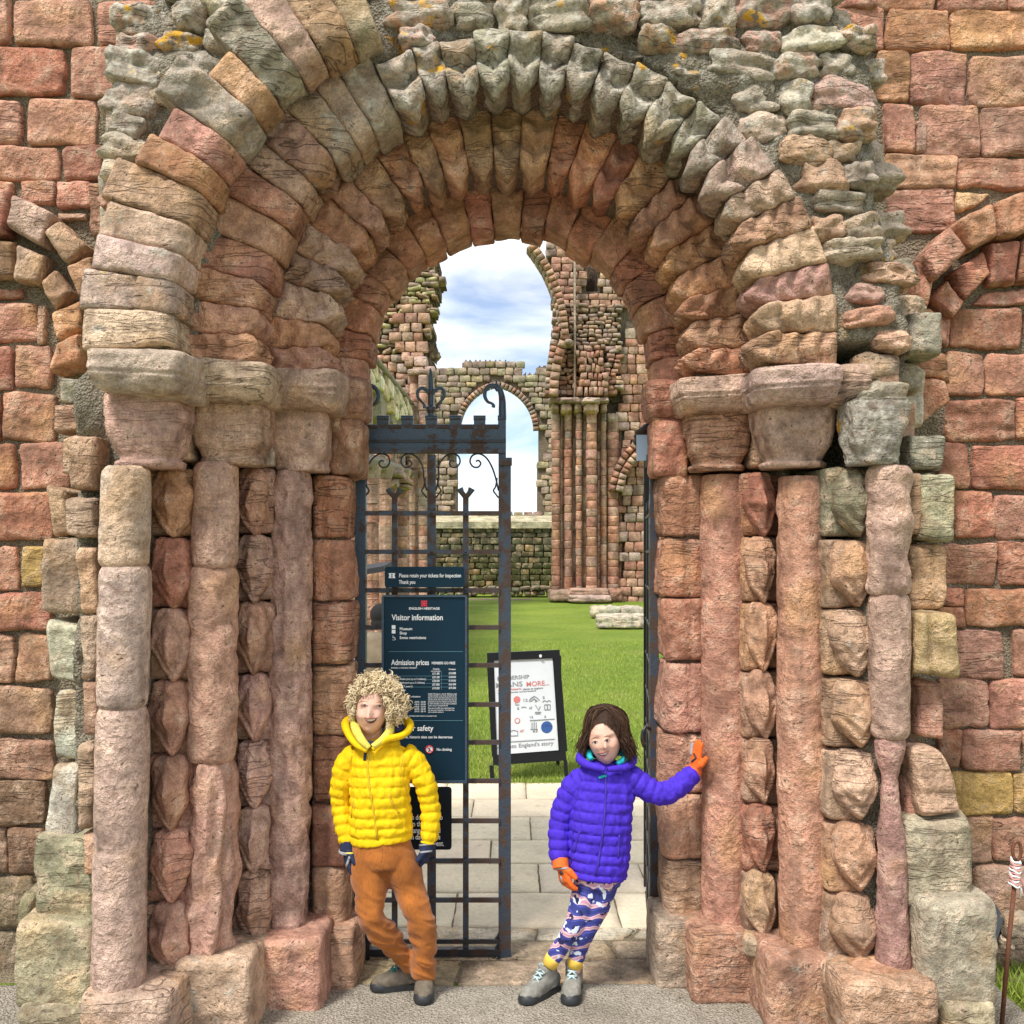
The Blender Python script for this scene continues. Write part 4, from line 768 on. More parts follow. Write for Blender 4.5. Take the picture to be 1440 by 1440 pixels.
# ---- low mossy wall below it
mw = thing('mossy_wall', (X(700, 49), 49, 0), 'dark green mossy low wall under the pointed window', 'wall')
mm = lambda u, v: (u < 800) & (u > 590) & (v > 733) & (v < 830)
slab('wall_core', mw, lambda u, v: (u < 800) & (u > 590) & (v > 732) & (v < 836), 586, 802, 730, 838, 4., pxmap(48.8), (0, 1.0, 0), 'mortar_far')
moss = lambda u, v: tuple(x+(y-x)*min(1, max(0, (v-745)/60)) for x, y in zip(rnd.choice([(.13, .125, .08), (.085, .09, .055), (.16, .15, .10)]), (.055, .065, .018)))
blocks('stone', mw, mm, 590, 800, 733, 826, (7, 10), (11, 20), pxmap(48.6), (0, -1, 0), moss, lich=.12, bul=.03, rough=.03)
V = [W(590, 734, 48.4), W(800, 734, 48.4), W(800, 724, 50.2), W(590, 724, 50.2)]; sill = obj_from('sill', V+[v-np.array([0, 0, .3]) for v in V], [(0,1,2,3),(4,5,1,0),(5,6,2,1),(7,6,5,4),(6,7,3,2),(7,4,0,3)], M['farstone'], mw, col=(.50, .46, .30), lich=.3, smooth=False)
kb = thing('kerb_wall', (X(690, 43), 43, 0), 'low dark row of foundation stones across the far end of the lawn', 'low wall')
blocks('stone', kb, lambda u, v: True, 600, 772, 826, 838, (5.5, 6.5), (8, 15), pxmap(43.), (0, -1, 0), cho((.16, .14, .09), (.22, .18, .12), (.12, .13, .07)), dep=1.2, bul=.15, rough=.08)
flat('path_strip', X(600, 41), X(772, 41), 40.2, 42.3, .0, 'paving_joint', .5, 0)
# ---- clustered crossing pier and the wall over it
pd_ = 39.
cp = thing('clustered_pier', (X(830, pd_), pd_, 0), 'tall clustered pier of red sandstone shafts with a broken arch rib above', 'pier')
pr_ = lambda u, v: rnd.choice(['red', 'red', 'tan', 'pink', (.36, .17, .11)]) if v > 620 else rnd.choice(['tan', 'tan', 'pink', 'grey', 'red'])
for x0, x1, dd in [(776, 788, .3), (789, 795, .9), (794, 805, .2), (806, 810, .6), (810, 819, 0), (820, 825, .4), (825, 840, -.5), (841, 845, .4), (845, 853, .1), (854, 871, .2), (870, 875, .7)]: drums(cp, x0, x1, 581, 830, pd_+dd, 12.5, pr_)
slab('pier_core', cp, lambda u, v: (u > 779) & (u < 873) & (v > 482), 776, 876, 480, 840, 4., pxmap(pd_+1.1), (0, 1.2, 0), 'mortar_far', kind=None)
def fbox(par, name, x0, x1, y0, y1, d, dep, col, k=8, rough=.05, **kw):
    c = W((x0+x1)/2, (y0+y1)/2, d); c[1] += dep/2; return rock(name, par, c, ((x1-x0)*d/1440, dep, (y1-y0)*d/1440), k=k, n=6, rough=rough, col=FP[col] if isinstance(col, str) else col, mat=M['farstone'], lich=kw.get('lich', .1))
for x0, x1, dd in [(774, 789, .1), (787, 807, -.1), (806, 821, -.1), (821, 844, -.8), (843, 856, -.1)]:
    fbox(cp, 'abacus', x0-1, x1+1, 558, 566, pd_+dd-.3, 1.6, 'pale'); fbox(cp, 'capital', x0+1.5, x1-1.5, 566, 580, pd_+dd-.1, 1.3, mixp('tan', 'pale', .4), k=4)
fbox(cp, 'base', 773, 806, 830, 846, pd_-.6, 2, 'tan'); fbox(cp, 'base', 803, 858, 828, 838, pd_-1.0, 2, 'tan'); fbox(cp, 'base', 801, 862, 837, 848, pd_-1.4, 2, 'pale'); fbox(cp, 'base', 855, 876, 828, 848, pd_-.4, 2, 'red')
ribp = [(752, 340), (763, 355), (775, 374), (785, 396), (793, 420), (798, 445), (800, 470)]
far_vous(cp, ribp, -10, pd_-.6, 16, cho('red', 'pink', 'tan', 'red')); far_vous(cp, [(x-7, y+4) for x, y in ribp], -6, pd_-.3, 14, cho('grey', 'tan'), dep=.8)
far_vous(cp, [(803, 470), (796, 490), (790, 510), (786, 535), (785, 557)], -13, pd_-.5, 8, cho('tan', 'red', 'tan')); far_vous(cp, [(788, 460), (783, 490), (778, 520), (776, 557)], -10, pd_-.4, 11, cho('grey', 'tan', 'red'))
fbox(cp, 'corbel', 794, 807, 475, 484, pd_-.8, 1, 'pale', k=3)
cw = thing('ruined_tower_wall', (X(880, 39), 40, 0), 'tall broken wall above the clustered pier, with a dark slot opening high up', 'wall')
def cm(u, v):
    left = np.interp(v, [330, 400, 470, 480, 560, 565, 845], [766, 778, 782, 778, 776, 870, 872]); right = np.interp(v, [330, 640, 650, 735, 745], [925, 925, 922, 922, 975]); rag = 2.5*np.sin(v*.7)+1.5*np.sin(v*1.9)
    return (u > left+rag*.6) & (u < right) & (v > 325) & ~((u > 824) & (u < 842) & (v < 409)) & (v < 846)
slab('wall_core', cw, lambda u, v: cm(u, v), 770, 980, 326, 848, 3., pxmap(39.9), (0, 1.6, 0), 'mortar_far')
fbox(cw, 'slot_back', 818, 848, 320, 412, 42, .4, (.10, .07, .055), k=12)
def cwc(u, v):
    if v < 430: return rnd.choice(['pink', 'tan', 'grey', 'pink'])
    if v < 495 and u < 875: return rnd.choice(['grey', 'pale', 'tan', 'grey'])
    return rnd.choice(['red', 'pink', 'tan', 'pink', 'pale', 'red'])
rub_ = lambda u, v: cm(u, v) & (u < 872) & (v > 428) & (v < 556) & ~((u > 814) & (u < 852) & (v > 492))
blocks('stone', cw, rub_, 776, 872, 428, 556, (4.5, 7.5), (7, 15), pxmap(39.2), (0, -1, 0), cwc, bul=.10, rough=.08, lich=.1, limit=190, dep=.6)
blocks('stone', cw, lambda u, v: cm(u, v) & (v < 428), 776, 925, 340, 428, (9, 12), (11, 18), pxmap(39.6), (0, -1, 0), cwc, bul=.05, rough=.03, limit=90)
cw2 = thing('ruined_wall', (X(900, 39), 40, 0), 'coursed red and cream block wall right of the clustered pier with a fragment of arch', 'wall')
blocks('stone', cw2, lambda u, v: cm(u, v) & (u > 872) & (v > 462), 870, 975, 462, 846, (10, 15), (11, 19), pxmap(39.5), (0, -1, 0), cwc, bul=.05, rough=.03, limit=290)
far_vous(cw2, [(866, 690), (872, 665), (884, 645), (905, 622)], -10, 38.9, 9, cho('tan', 'red', 'pale')); far_vous(cw2, [(856, 690), (862, 662), (875, 638), (900, 612)], -9, 39.1, 9, cho('red', 'tan'))
blocks('sculpted_panel', cw, lambda u, v: (u > 813) & (u < 853) & (v > 494) & (v < 557), 813, 853, 494, 557, (9, 12), (5, 10), pxmap(38.6), (0, -1, 0), cho('pink', 'red', 'tan'), bul=.10, rough=.06, dep=1.2)
fbox(cw, 'string_shaft', 807, 810, 356, 560, 38.9, .4, (.42, .33, .26), k=12)
# ---- left ruins
ld = 34.
lp = thing('ruined_nave_wall', (X(580, ld), ld, 0), 'tall ragged stub of nave wall with thin rubble courses leaning over the lawn at left', 'wall')
def lm(u, v):
    r = np.interp(v, [350, 362, 370, 388, 393, 398, 416, 430, 436, 450, 456, 464, 472, 480, 498, 506, 520, 640, 845], [604, 612, 617, 617, 627, 618, 615, 606, 612, 600, 606, 611, 604, 598, 597, 607, 609, 606, 604]); return (u < r+1.5*np.sin(v*1.3)) & (v < 845) & (v > 350)
slab('wall_core', lp, lm, 490, 630, 350, 846, 2.5, pxmap(ld+.25), (0, 1.4, 0), 'mortar_far')
blocks('stone', lp, lambda u, v: lm(u, v) & (v < 500) & ~((u > 572) & (u < 597) & (v > 430)), 500, 628, 352, 500, (5, 8), (8, 18), pxmap(ld), (0, -1, 0), cho('grey', 'pale', 'tan', 'grey', (.46, .42, .22)), bul=.10, rough=.08, lich=.08, limit=175, dep=.6)
blocks('stone', lp, lambda u, v: (u > 556) & (u < 597) & (v > 428), 556, 597, 428, 500, (12, 15), (13, 19), pxmap(ld-.2), (0, -1, 0), cho('pink', 'red', 'tan'), bul=.05, rough=.03, limit=40)
lp2 = thing('nave_pier', (X(590, ld-.5), ld, 0), 'pinkish stacked-block respond below the ragged nave wall stub', 'pier')
blocks('stone', lp2, lambda u, v: (u > 574) & (u < 606) & (v > 501) & (v < 560), 574, 606, 501, 560, (11, 15), (11, 19), pxmap(ld-.4), (0, -1, 0), cho('pink', 'pale', 'tan'), bul=.05, rough=.03, dep=1)
blocks('stone', lp, lambda u, v: (u < 576), 496, 576, 500, 700, (9, 14), (11, 19), pxmap(ld-.05), (0, -1, 0), cho('pink', 'tan', 'pale', 'red', 'grey'), bul=.06, rough=.05, limit=120)
fbox(lp2, 'abacus', 572, 607, 518, 526, ld-.9, 1.2, 'pale')
for x0, x1, dd in [(575, 588, -.4), (588, 601, -.7), (601, 611, -.1)]: drums(lp2, x0, x1, 527, 842, ld+dd-.3, 13, lambda u, v: rnd.choice(['red', 'tan', 'pink', 'pale']) if x0 < 600 else rnd.choice(['grey', 'pale']))
blocks('stone', lp2, lambda u, v: (v < 842), 556, 577, 590, 842, (6, 10), (8, 14), pxmap(ld-.1), (0, -1, 0), cho('red', 'tan', 'pink', 'grey'), bul=.14, rough=.10, lich=.2, dep=.6)
br = thing('dark_clump', (X(605, 34.5), 34.5, Z(490, 34.5)), 'dark bushy clump growing from the side of the nave wall stub against the cloud', 'plant')
V, F = cube_grid(7)
for i in range(3): 
    c = W(603+2*i, 484+7*i, 34.6); c[1] += .3; P = V/np.linalg.norm(V, axis=1)[:, None]; P = P*(.22+.10*vn(P*5+i, 3)+.06*vn(P*12, 4))[:, None]; obj_from('twigs', P*np.array([1, 1, 1.2])+c, F, M['farstone'], br, col=(.15, .11, .075), lich=0)
np_ = thing('round_pier', (X(540, 24), 24, 0), 'round red sandstone pier with paired scalloped capitals seen through the gate bars', 'pier')
drums(np_, 529, 553, 694, 846, 24.3, 15, cho('red', 'pink', 'tan', 'red')); drums(np_, 516, 529, 676, 850, 23.6, 15, cho('pale', 'tan', 'pink')); drums(np_, 554, 572, 684, 850, 25., 14, cho('red', 'tan', 'pink'))
for x0, x1, y0, y1, dd in [(515, 532, 655, 677, -.6), (531, 548, 670, 690, -.5), (546, 560, 671, 686, -.3), (556, 574, 680, 686, 0)]: fbox(np_, 'capital', x0, x1, y0, y1, 24+dd, 1.2, 'pale', k=4)
fbox(np_, 'abacus', 530, 549, 661, 669, 23.3, 1.2, 'tan'); fbox(np_, 'abacus', 548, 565, 661, 670, 23.5, 1.2, 'pale'); fbox(np_, 'abacus', 514, 533, 644, 654, 23.2, 1.2, 'pale'); fbox(np_, 'abacus', 556, 576, 672, 679, 24, 1.2, 'tan')
fbox(np_, 'respond', 500, 518, 600, 850, 24.4, .8, 'pink', k=12)
tr = thing('triforium_arcade', (-2.9, 25, 0), 'cream weathered upper arcade with small arched openings, its sloping top edge running away from us', 'wall')
# plane running away from the camera: u = depth, v = height
def trm(u, v): return np.stack([-2.43-(u-15)*.047, u, v], -1)
def trk(u, v):
    top = 5.15+(u-15)*.085; ok = (v < top) & (v > 4.30+(u-15)*.07)
    for c in (17.2, 20.4, 23.8, 27.4, 31.): ok = ok & ~(np.hypot((u-c)/1.25, (v-(4.25+(c-15)*.07))) < .82)
    return ok
M_CR = mortar_mat('cream_plaster', (.60, .50, .37), (.74, .66, .54), .5, .04)
slab('wall_core', tr, trk, 13., 33.5, 3.4, 7., .15, trm, (-.8, 0, 0), 'cream_plaster', kind=None)
for c in (15.5, 18.8, 22.1, 25.6, 29.2): 
    V, F = tube([trm(np.array(c), np.array(3.)), trm(np.array(c), np.array(4.3+(c-15)*.07))], .055, 8); obj_from('colonnette', V, F, M['cream_plaster'], tr)
for c in (15.5, 18.8, 22.1, 25.6, 29.2, 33.2):
    y_ = 0.
    while y_ < 3.0+(c-15)*.07: 
        V, F = tube([trm(np.array(c), np.array(y_)), trm(np.array(c), np.array(min(y_+.34, 3.0+(c-15)*.07)))], .17*rnd.uniform(.95, 1.05), 10); obj_from('pier_drum', V, F, M['farstone'], tr, col=cj(FP[rnd.choice(['red', 'tan', 'pink'])], .13), lich=.05, smooth=False); y_ += .35
    V, F = tube([trm(np.array(c), np.array(3.0+(c-15)*.07)), trm(np.array(c), np.array(3.25+(c-15)*.07))], [.17, .24], 10); obj_from('capital', V, F, M['farstone'], tr, col=FP['pale'], lich=.05, smooth=False)
V, F = tube([trm(np.array(13.), np.array(3.2)), trm(np.array(33.5), np.array(3.2+18.5*.07))], .16, 4); obj_from('string_course', V, F, M['cream_plaster'], tr)
V, F = tube([trm(np.array(13.), np.array(5.0))+np.array([.08, 0, 0]), trm(np.array(33.5), np.array(6.75))+np.array([.05, 0, 0])], .06, 6); obj_from('coping', V, F, M['cream_plaster'], tr)
blocks('stone', tr, lambda u, v: trk(u, v) & (v > 4.3+(u-15)*.07+.3), 13, 33, 4.6, 7, (.28, .36), (.6, 1.1), lambda u, v: trm(u, v)+np.array([.03, 0, 0]), (1, 0, 0), cho((.74, .66, .48), (.8, .74, .58), (.68, .54, .34)), bul=.03, rough=.02, gap=.03)
fs_ = thing('fallen_stone', W(868, 870, 29)*[1, 1, 0], 'pale lichened row of squared stones lying on the far lawn, behind the longer slab', 'stone')
for x0, x1 in ((832, 856), (853, 874), (872, 906)): fbox(fs_, 'block', x0, x1, 853, 869, 29.3, .8, (.50, .46, .35), k=6, rough=.1, lich=.6)
fs2 = rock('fallen_stone', None, W(878, 875, 25.3)+np.array([0, .5, 0]), (70*25.3/1440, .9, 20*25.3/1440), k=7, n=9, rough=.08, col=(.50, .45, .34), lich=.6, mat=M['farstone']); tag(fs2, 'long pale lichened stone slab lying nearer us on the far lawn', 'stone')
# ================================================================== GATE AND SIGNS
def metal(name, base, rust, amt):
    m, t, b = nodes(name, .45, .0); v = objvec(t, rndoff=False); n = noise(t, v, 14, 5, .65, .4); n2 = noise(t, v, 90, 3); n3 = noise(t, v, 4, 3)
    f = ramp(t, mathn(t, 'ADD', n, mathn(t, 'MULTIPLY', n3, .3)), .74-amt*.3, .80-amt*.24); c = mixc(t, f, mixc(t, n2, base, tuple(x*1.6 for x in base)), mixc(t, n2, rust, tuple(x*.4 for x in rust)))
    t.links.new(c, b.inputs['Base Color']); r = ramp(t, f, 0, 1, .38, .85); t.links.new(r, b.inputs['Roughness']); bump(t, b, mathn(t, 'ADD', n2, n), .004, .6)
metal('blue_black_iron', (.028, .05, .075), (.10, .06, .045), .12); metal('rusty_iron', (.03, .042, .06), (.10, .062, .045), .45); metal('black_iron', (.015, .015, .017), (.08, .04, .025), .1)
metal('red_rust', (.13, .045, .025), (.20, .075, .035), .6)
GD = 4.87
gate = thing('iron_gate', (-.35, GD, 0), 'closed left leaf of the iron gate with a battlemented blue-black top rail and scrolls', 'gate')
def gx(p): return X(p, GD)
def gz(p): return Z(p, GD)
def bar(name, x0, x1, y0, y1, t0, t1, mat, par=gate, bev=.002):
    m = MB(); X0, X1, Z0, Z1 = gx(x0), gx(x1), gz(y1), gz(y0); n = max(2, int((Z1-Z0)/.06)); m.box(X0, X1, t0, t1, Z0, Z1); return m.build(name, M[mat], par)
bar('hinge_post', 500, 515, 650, 1352, GD-.02, GD+.03, 'blue_black_iron'); bar('hinge_collar', 496, 519, 642, 655, GD-.03, GD+.04, 'black_iron'); bar('foot', 493, 521, 1300, 1356, GD-.03, GD+.04, 'black_iron')
bar('latch_post', 702, 718.5, 652, 1350, GD-.012, GD-.002, 'rusty_iron'); bar('latch_post_back', 701, 711, 585, 1348, GD, GD+.035, 'blue_black_iron'); bar('latch_cap', 701, 720, 644, 655, GD-.022, GD+.0, 'rusty_iron')
bar('centre_bar', 601, 613, 640, 1335, GD-.008, GD+.012, 'rusty_iron'); bar('vertical_bar', 551, 559, 694, 1335, GD-.006, GD+.008, 'rusty_iron'); bar('vertical_bar', 651, 659, 694, 1335, GD-.006, GD+.008, 'rusty_iron')
for y in (722, 776, 830, 882, 935, 990, 1043, 1097, 1153, 1209, 1264): bar('cross_bar', 514, 703, y-3.2, y+3.2, GD-.022, GD-.009, 'rusty_iron')
bar('cross_bar', 514, 703, 1319, 1325, GD-.022, GD-.009, 'black_iron'); bar('bottom_rail', 514, 703, 1333, 1343, GD-.02, GD+.02, 'black_iron')
for x in (555, 607, 655): 
    for y in (722, 776, 830, 882, 935, 990, 1043, 1097, 1153, 1209, 1264):
        V, F = cube_grid(2); V = V/np.linalg.norm(V, axis=1)[:, None]*.007; obj_from('rivet', V+np.array([gx(x), GD-.024, gz(y)]), F, M['rusty_iron'], gate)
# fishtail tops of the two thin bars
for x in (555, 655):
    m = MB()
    for s in (-1, 1):
        m.tube([(gx(x), GD, gz(700)), (gx(x+s*6), GD, gz(692)), (gx(x+s*8.5), GD, gz(687))], [.011, .013, .017], 6)
    m.build('fishtail', M['rusty_iron'], gate)
# battlemented top rail
m = MB(); m.box(gx(505), gx(710), GD-.012, GD+.02, gz(619), gz(603)); m.build('crest_plate', M['blue_black_iron'], gate)
for i in range(7):
    c = 505+i*33.9; x0, x1 = max(505, c-8), min(710, c+8); bar('merlon', x0, x1, 590, 603, GD-.0115, GD+.0195, 'blue_black_iron')
    m = MB(); m.tube([(gx(x0-.5), GD-.006, gz(588)), (gx(x1+.5), GD-.006, gz(588))], .0125, 10); m.build('merlon_roll', M['blue_black_iron'], gate)
    if i < 6:
        m = MB(); m.tube([(gx(x1-.5), GD-.006, gz(600.5)), (gx(c+26.4), GD-.006, gz(600.5))], .0125, 10); m.build('crenel_roll', M['rusty_iron'], gate)
bar('crest_fillet', 505, 710, 619, 622.5, GD-.024, GD+.02, 'black_iron'); bar('top_rail', 504, 711, 622.5, 632, GD-.016, GD+.03, 'blue_black_iron'); bar('top_rail_lip', 503, 711, 632, 637.5, GD-.028, GD+.034, 'rusty_iron')
bar('crest_end', 702, 711.5, 588, 650, GD-.0135, GD-.0125+.05, 'blue_black_iron'); bar('crest_end', 503, 509, 588, 636, GD-.0135, GD+.04, 'blue_black_iron')
def strapline(name, pts, r, mat='blue_black_iron', par=None, n=8, asp=None, y=None):
    P = []
    pts = np.array(pts, float); k = len(pts)
    for i in range(k-1):     # Catmull-Rom
        p0, p1, p2, p3 = pts[max(i-1, 0)], pts[i], pts[i+1], pts[min(i+2, k-1)]
        for t in np.linspace(0, 1, 6, endpoint=False): P.append(.5*((2*p1)+(-p0+p2)*t+(2*p0-5*p1+4*p2-p3)*t*t+(-p0+3*p1-3*p2+p3)*t**3))
    P.append(pts[-1]); P = np.array(P); Q = np.stack([gx(P[:, 0]), np.full(len(P), GD if y is None else y), gz(P[:, 1])], 1)
    r = np.interp(np.linspace(0, 1, len(Q)), np.linspace(0, 1, len(r)), r) if np.ndim(r) else r
    V, F = tube(Q, r, n, up=(0, 1, 0), asp=asp); return obj_from(name, V, F, M[mat], par or gate)
strapline('finial_post', [(706.5, 590), (706.5, 575), (706, 560), (703, 548), (698.5, 541), (698, 535)], [.019, .018, .016, .013, .007, .003]); strapline('finial_curl', [(701, 549), (696, 543), (688, 543), (682.5, 549), (682, 558), (686, 565), (691, 567), (694, 570), (693.5, 573)], [.012, .012, .011, .010, .009, .007, .006, .008, .009])
strapline('finial_post', [(606, 590), (606, 560), (606, 530), (605, 518)], [.014, .014, .010, .003]); strapline('finial_knob', [(606, 582), (606, 577), (606, 573), (606, 569)], [.010, .024, .024, .010])
for s in (-1, 1): strapline('finial_curl', [(606, 556), (606+s*7, 548), (606+s*14, 546), (606+s*18.5, 551), (606+s*18, 559), (606+s*13, 565), (606+s*9.5, 569), (606+s*9.5, 574)], [.009, .009, .008, .008, .007, .006, .006, .008])
strapline('finial_curl', [(508, 588), (509, 560), (512, 546), (520, 542), (529, 547), (532, 557), (528, 567), (521, 571), (517, 577)], [.016, .015, .012, .011, .010, .010, .009, .008, .009])
for cx, s in ((536, 1), (576, -1), (635, 1), (673, -1)):
    e = 512 if cx == 536 else (600 if cx == 576 else (613 if cx == 635 else 701)); sp = [(cx+s*(-2.5), 645)]
    pts = [(e, 690), (e+s*4 if s > 0 else e-4, 672), (cx-s*18, 655), (cx-s*10, 643), (cx, 638), (cx+s*9, 641), (cx+s*12, 649), (cx+s*8, 656), (cx+s*1, 657), (cx-s*3, 652), (cx, 647.5), (cx+s*4, 649)]
    strapline('scroll', pts, .0042, 'black_iron', n=6); strapline('scroll_tail', [(e+s*2, 672), (e+s*4, 684), (e+s*7, 690), (e+s*3, 696), (e, 700)], .004, 'black_iron', n=6)
strapline('latch_brace', [(694, 1338), (700, 1331), (704, 1322)], .010, 'black_iron'); strapline('latch_brace', [(696, 1322), (701, 1316), (704, 1308)], .008, 'black_iron')
# open right leaf, swung back edge-on
g2 = thing('iron_gate', (X(922, GD), GD, 0), 'right leaf of the iron gate swung open edge-on, black with a latch handle', 'gate')
xh = X(917, GD)
def rbar(name, x0, x1, y0, y1, z0, z1, mat='black_iron'):
    m = MB(); m.box(x0, x1, y0, y1, z0, z1); return m.build(name, M[mat], g2)
rbar('hinge_post', xh-.012, xh+.030, GD-.02, GD+.02, gz(1349), gz(560), 'rusty_iron'); rbar('hinge_collar', xh-.03, xh+.045, GD-.035, GD+.03, gz(657), gz(640), 'rusty_iron')
sl = lambda y: xh + (y-GD)*.098
for i, (y, w_) in enumerate(((GD+.25, .012), (GD+.5, .014), (GD+.72, .022))): rbar('vertical_bar', sl(y)-w_*.8, sl(y)+w_*.8, y-.01, y+.01, .10, gz(700) if i < 2 else 2.45, 'black_iron')
for y in (722, 776, 830, 882, 935, 990, 1043, 1097, 1153, 1209, 1264, 1325):
    z = gz(y); m = MB(); m.tube([(sl(GD)-.004, GD+.02, z), (sl(GD+.72)-.004, GD+.72, z)], .008, 6); m.build('cross_bar', M['black_iron'], g2)
V = np.array([(sl(GD)-.01, GD+.02, gz(637)), (sl(GD+.72)-.01, GD+.72, gz(637)), (sl(GD+.72)-.01, GD+.72, gz(600)), (sl(GD)-.01, GD+.02, gz(600))]); V = np.concatenate([V, V+np.array([.02, 0, 0])])
obj_from('crest_plate', V, [(0,1,2,3),(7,6,5,4),(0,4,5,1),(1,5,6,2),(2,6,7,3),(3,7,4,0)], M['black_iron'], g2, smooth=False)
for y in (GD+.1, GD+.3, GD+.5, GD+.68): rbar('merlon', sl(y)-.012, sl(y)+.012, y-.03, y+.03, gz(600), gz(588))
for y, r in ((GD+.02, .016), (GD+.2, .02), (GD+.45, .022)): m = MB(); m.tube([(sl(y)-.075, y, gz(610)), (sl(y)-.03, y, gz(600)), (sl(y)+.01, y, gz(592))], [r*.8, r, r*.6], 8); m.build('crest_roll', M['rusty_iron'], g2)
rbar('finial_post', xh-.004, xh+.018, GD-.0, GD+.02, gz(590), gz(536)); rbar('finial_post', sl(GD+.5)-.01, sl(GD+.5)+.012, GD+.5, GD+.52, gz(600), gz(533))
m = MB(); m.box(xh-.075, xh-.025, GD-.015, GD-.005, gz(648), gz(612)); m.build('notice_plate', plain('plate_blue', (.35, .48, .62), .3), g2)
for s, x in ((-1, -.012), (1, .034)):
    m = MB(); bx = xh+x; m.tube([(bx, GD-.02, gz(1024)), (bx+s*.022, GD-.02, gz(1021)), (bx+s*.034, GD-.022, gz(1028)), (bx+s*.036, GD-.024, gz(1040)), (bx+s*.028, GD-.024, gz(1048)), (bx+s*.022, GD-.024, gz(1044))], [.008, .009, .010, .011, .010, .007], 8); m.build('handle', M['black_iron'], g2, smooth=True)
# wire mesh remnants beside the jambs
for side, x0, x1, y0, y1, n1, n2 in ((0, 478, 497, 1245, 1345, 3, 6), (1, 926, 934, 1270, 1322, 2, 4)):
    wm = thing('wire_mesh', (gx(x0), GD-.03, gz(y1)), ['thin wire mesh strip filling the gap between left jamb and gate foot', 'small scrap of wire mesh at the foot of the open gate leaf'][side], 'mesh'); m = MB()
    for i in range(n1): x = x0+(x1-x0)*i/(n1-1); m.tube([(gx(x), GD-.05, gz(y0)), (gx(x), GD-.05, gz(y1))], .0022, 5)
    for i in range(n2): y = y0+(y1-y0)*i/(n2-1); m.tube([(gx(x0), GD-.053, gz(y)), (gx(x1), GD-.053, gz(y+2))], .0022, 5)
    m.build('wires', M['black_iron'], wm)
# ---- lettering
_fc = {}
def text(body, size, x, z, y, mat, par, align='LEFT', bold=0., name='lettering', width=None, spacing=1., shear=0.):
    cu = bpy.data.curves.new('t', 'FONT'); cu.body = body; cu.size = size; cu.align_x = align; cu.offset = bold; cu.space_character = spacing; cu.shear = shear; cu.resolution_u = 3
    o = bpy.data.objects.new('t', cu); SC.collection.objects.link(o); dg = bpy.context.evaluated_depsgraph_get(); me = bpy.data.meshes.new_from_object(o.evaluated_get(dg)); bpy.data.objects.remove(o)
    n = len(me.vertices)
    if n == 0: return
    co = np.empty(n*3); me.vertices.foreach_get('co', co); co = co.reshape(-1, 3)
    if width: 
        k = width/(co[:, 0].max()-co[:, 0].min()); co[:, 0] *= k
    V = np.stack([co[:, 0]+x, np.full(n, 0.)+y, co[:, 1]+z], 1); F = [tuple(p.vertices) for p in me.polygons]; bpy.data.meshes.remove(me)
    par.add(V, F)
SB = plain('sign_blue', (.004, .026, .046), .55, nz=.12, sc=3, spec=.2); plain('sign_black', (.004, .008, .014), .5, spec=.2); plain('white_print', (.80, .82, .82), .6); plain('red_print', (.70, .035, .06), .6); plain('rule_print', (.12, .28, .34), .6); plain('grey_print', (.25, .26, .28), .6)
plain('poster', (.70, .74, .78), .35, nz=.04, sc=4); plain('blue_print', (.035, .10, .32), .5); plain('black_frame', (.012, .013, .016), .32); plain('salmon_print', (.62, .20, .18), .6)
def board(name, x0, x1, y0, y1, d, label, mat, fr='rusty', rnd_=.012):
    t = thing(name, (X((x0+x1)/2, d), d, Z(y1, d)), label, 'sign'); a, b, c, e = X(x0, d), X(x1, d), Z(y1, d), Z(y0, d)
    pts = []
    for (cx, cz, a0) in ((b-rnd_, e-rnd_, 0), (a+rnd_, e-rnd_, 90), (a+rnd_, c+rnd_, 180), (b-rnd_, c+rnd_, 270)):
        for k in range(5): q = R(a0+22.5*k); pts.append((cx+rnd_*math.cos(q), cz+rnd_*math.sin(q)))
    n = len(pts); V = [(x, d, z) for x, z in pts]+[(x, d+.012, z) for x, z in pts]; F = [tuple(range(n)), tuple(range(2*n-1, n-1, -1))]+[(i, (i+1) % n, n+(i+1) % n, n+i) for i in range(n)]
    obj_from('panel', V, F, M[mat], t, smooth=False); return t
sdp = 4.80
def sx(p): return X(p, sdp)
def sz(p): return Z(p, sdp)
KP = 4.80/1440
s1 = board('ticket_sign', 541, 653, 797, 826, sdp, 'small dark blue sign asking visitors to retain tickets, above the larger sign on the gate', 'sign_blue')
m = MB(); yy = sdp-.003; text('Please retain your tickets for inspection', 7.6*KP, sx(561), sz(811.8), yy, None, m, bold=.0004, width=87*KP); text('Thank you', 7.6*KP, sx(561), sz(821), yy, None, m, bold=.0004, width=23*KP)
m.add([(sx(a), yy, sz(b)) for a, b in ((546.5, 806), (556, 806), (555, 809.5), (556, 813), (546.5, 813), (547.5, 809.5))], [(0, 1, 2, 3, 4, 5)]); m.build('lettering', M['white_print'], s1)
m = MB(); m.add([(sx(a), yy-.001, sz(b)) for a, b in ((550, 807.5), (552.5, 807.5), (552.5, 808.5), (551.8, 808.5), (551.8, 811), (552.5, 811), (552.5, 812), (550, 812), (550, 811), (550.7, 811), (550.7, 808.5), (550, 808.5))], [tuple(range(12))]); m.build('ticket_mark', M['sign_blue'], s1)
s2 = board('visitor_sign', 538, 656, 838, 1100, sdp, 'tall dark blue visitor information sign with admission prices, behind the child in yellow', 'sign_blue', rnd_=.004)
m = MB()
for a, b, c, e in ((538, 656.5, 836.5, 839.5), (538, 656.5, 1097, 1101)): m.box(sx(a), sx(b), sdp-.008, sdp-.001, sz(e), sz(c))
for a, b in ((537, 540), (654, 657)): m.box(sx(a), sx(b), sdp-.008, sdp-.001, sz(1097), sz(839.5))
m.build('frame', M['blue_black_iron'], s2)
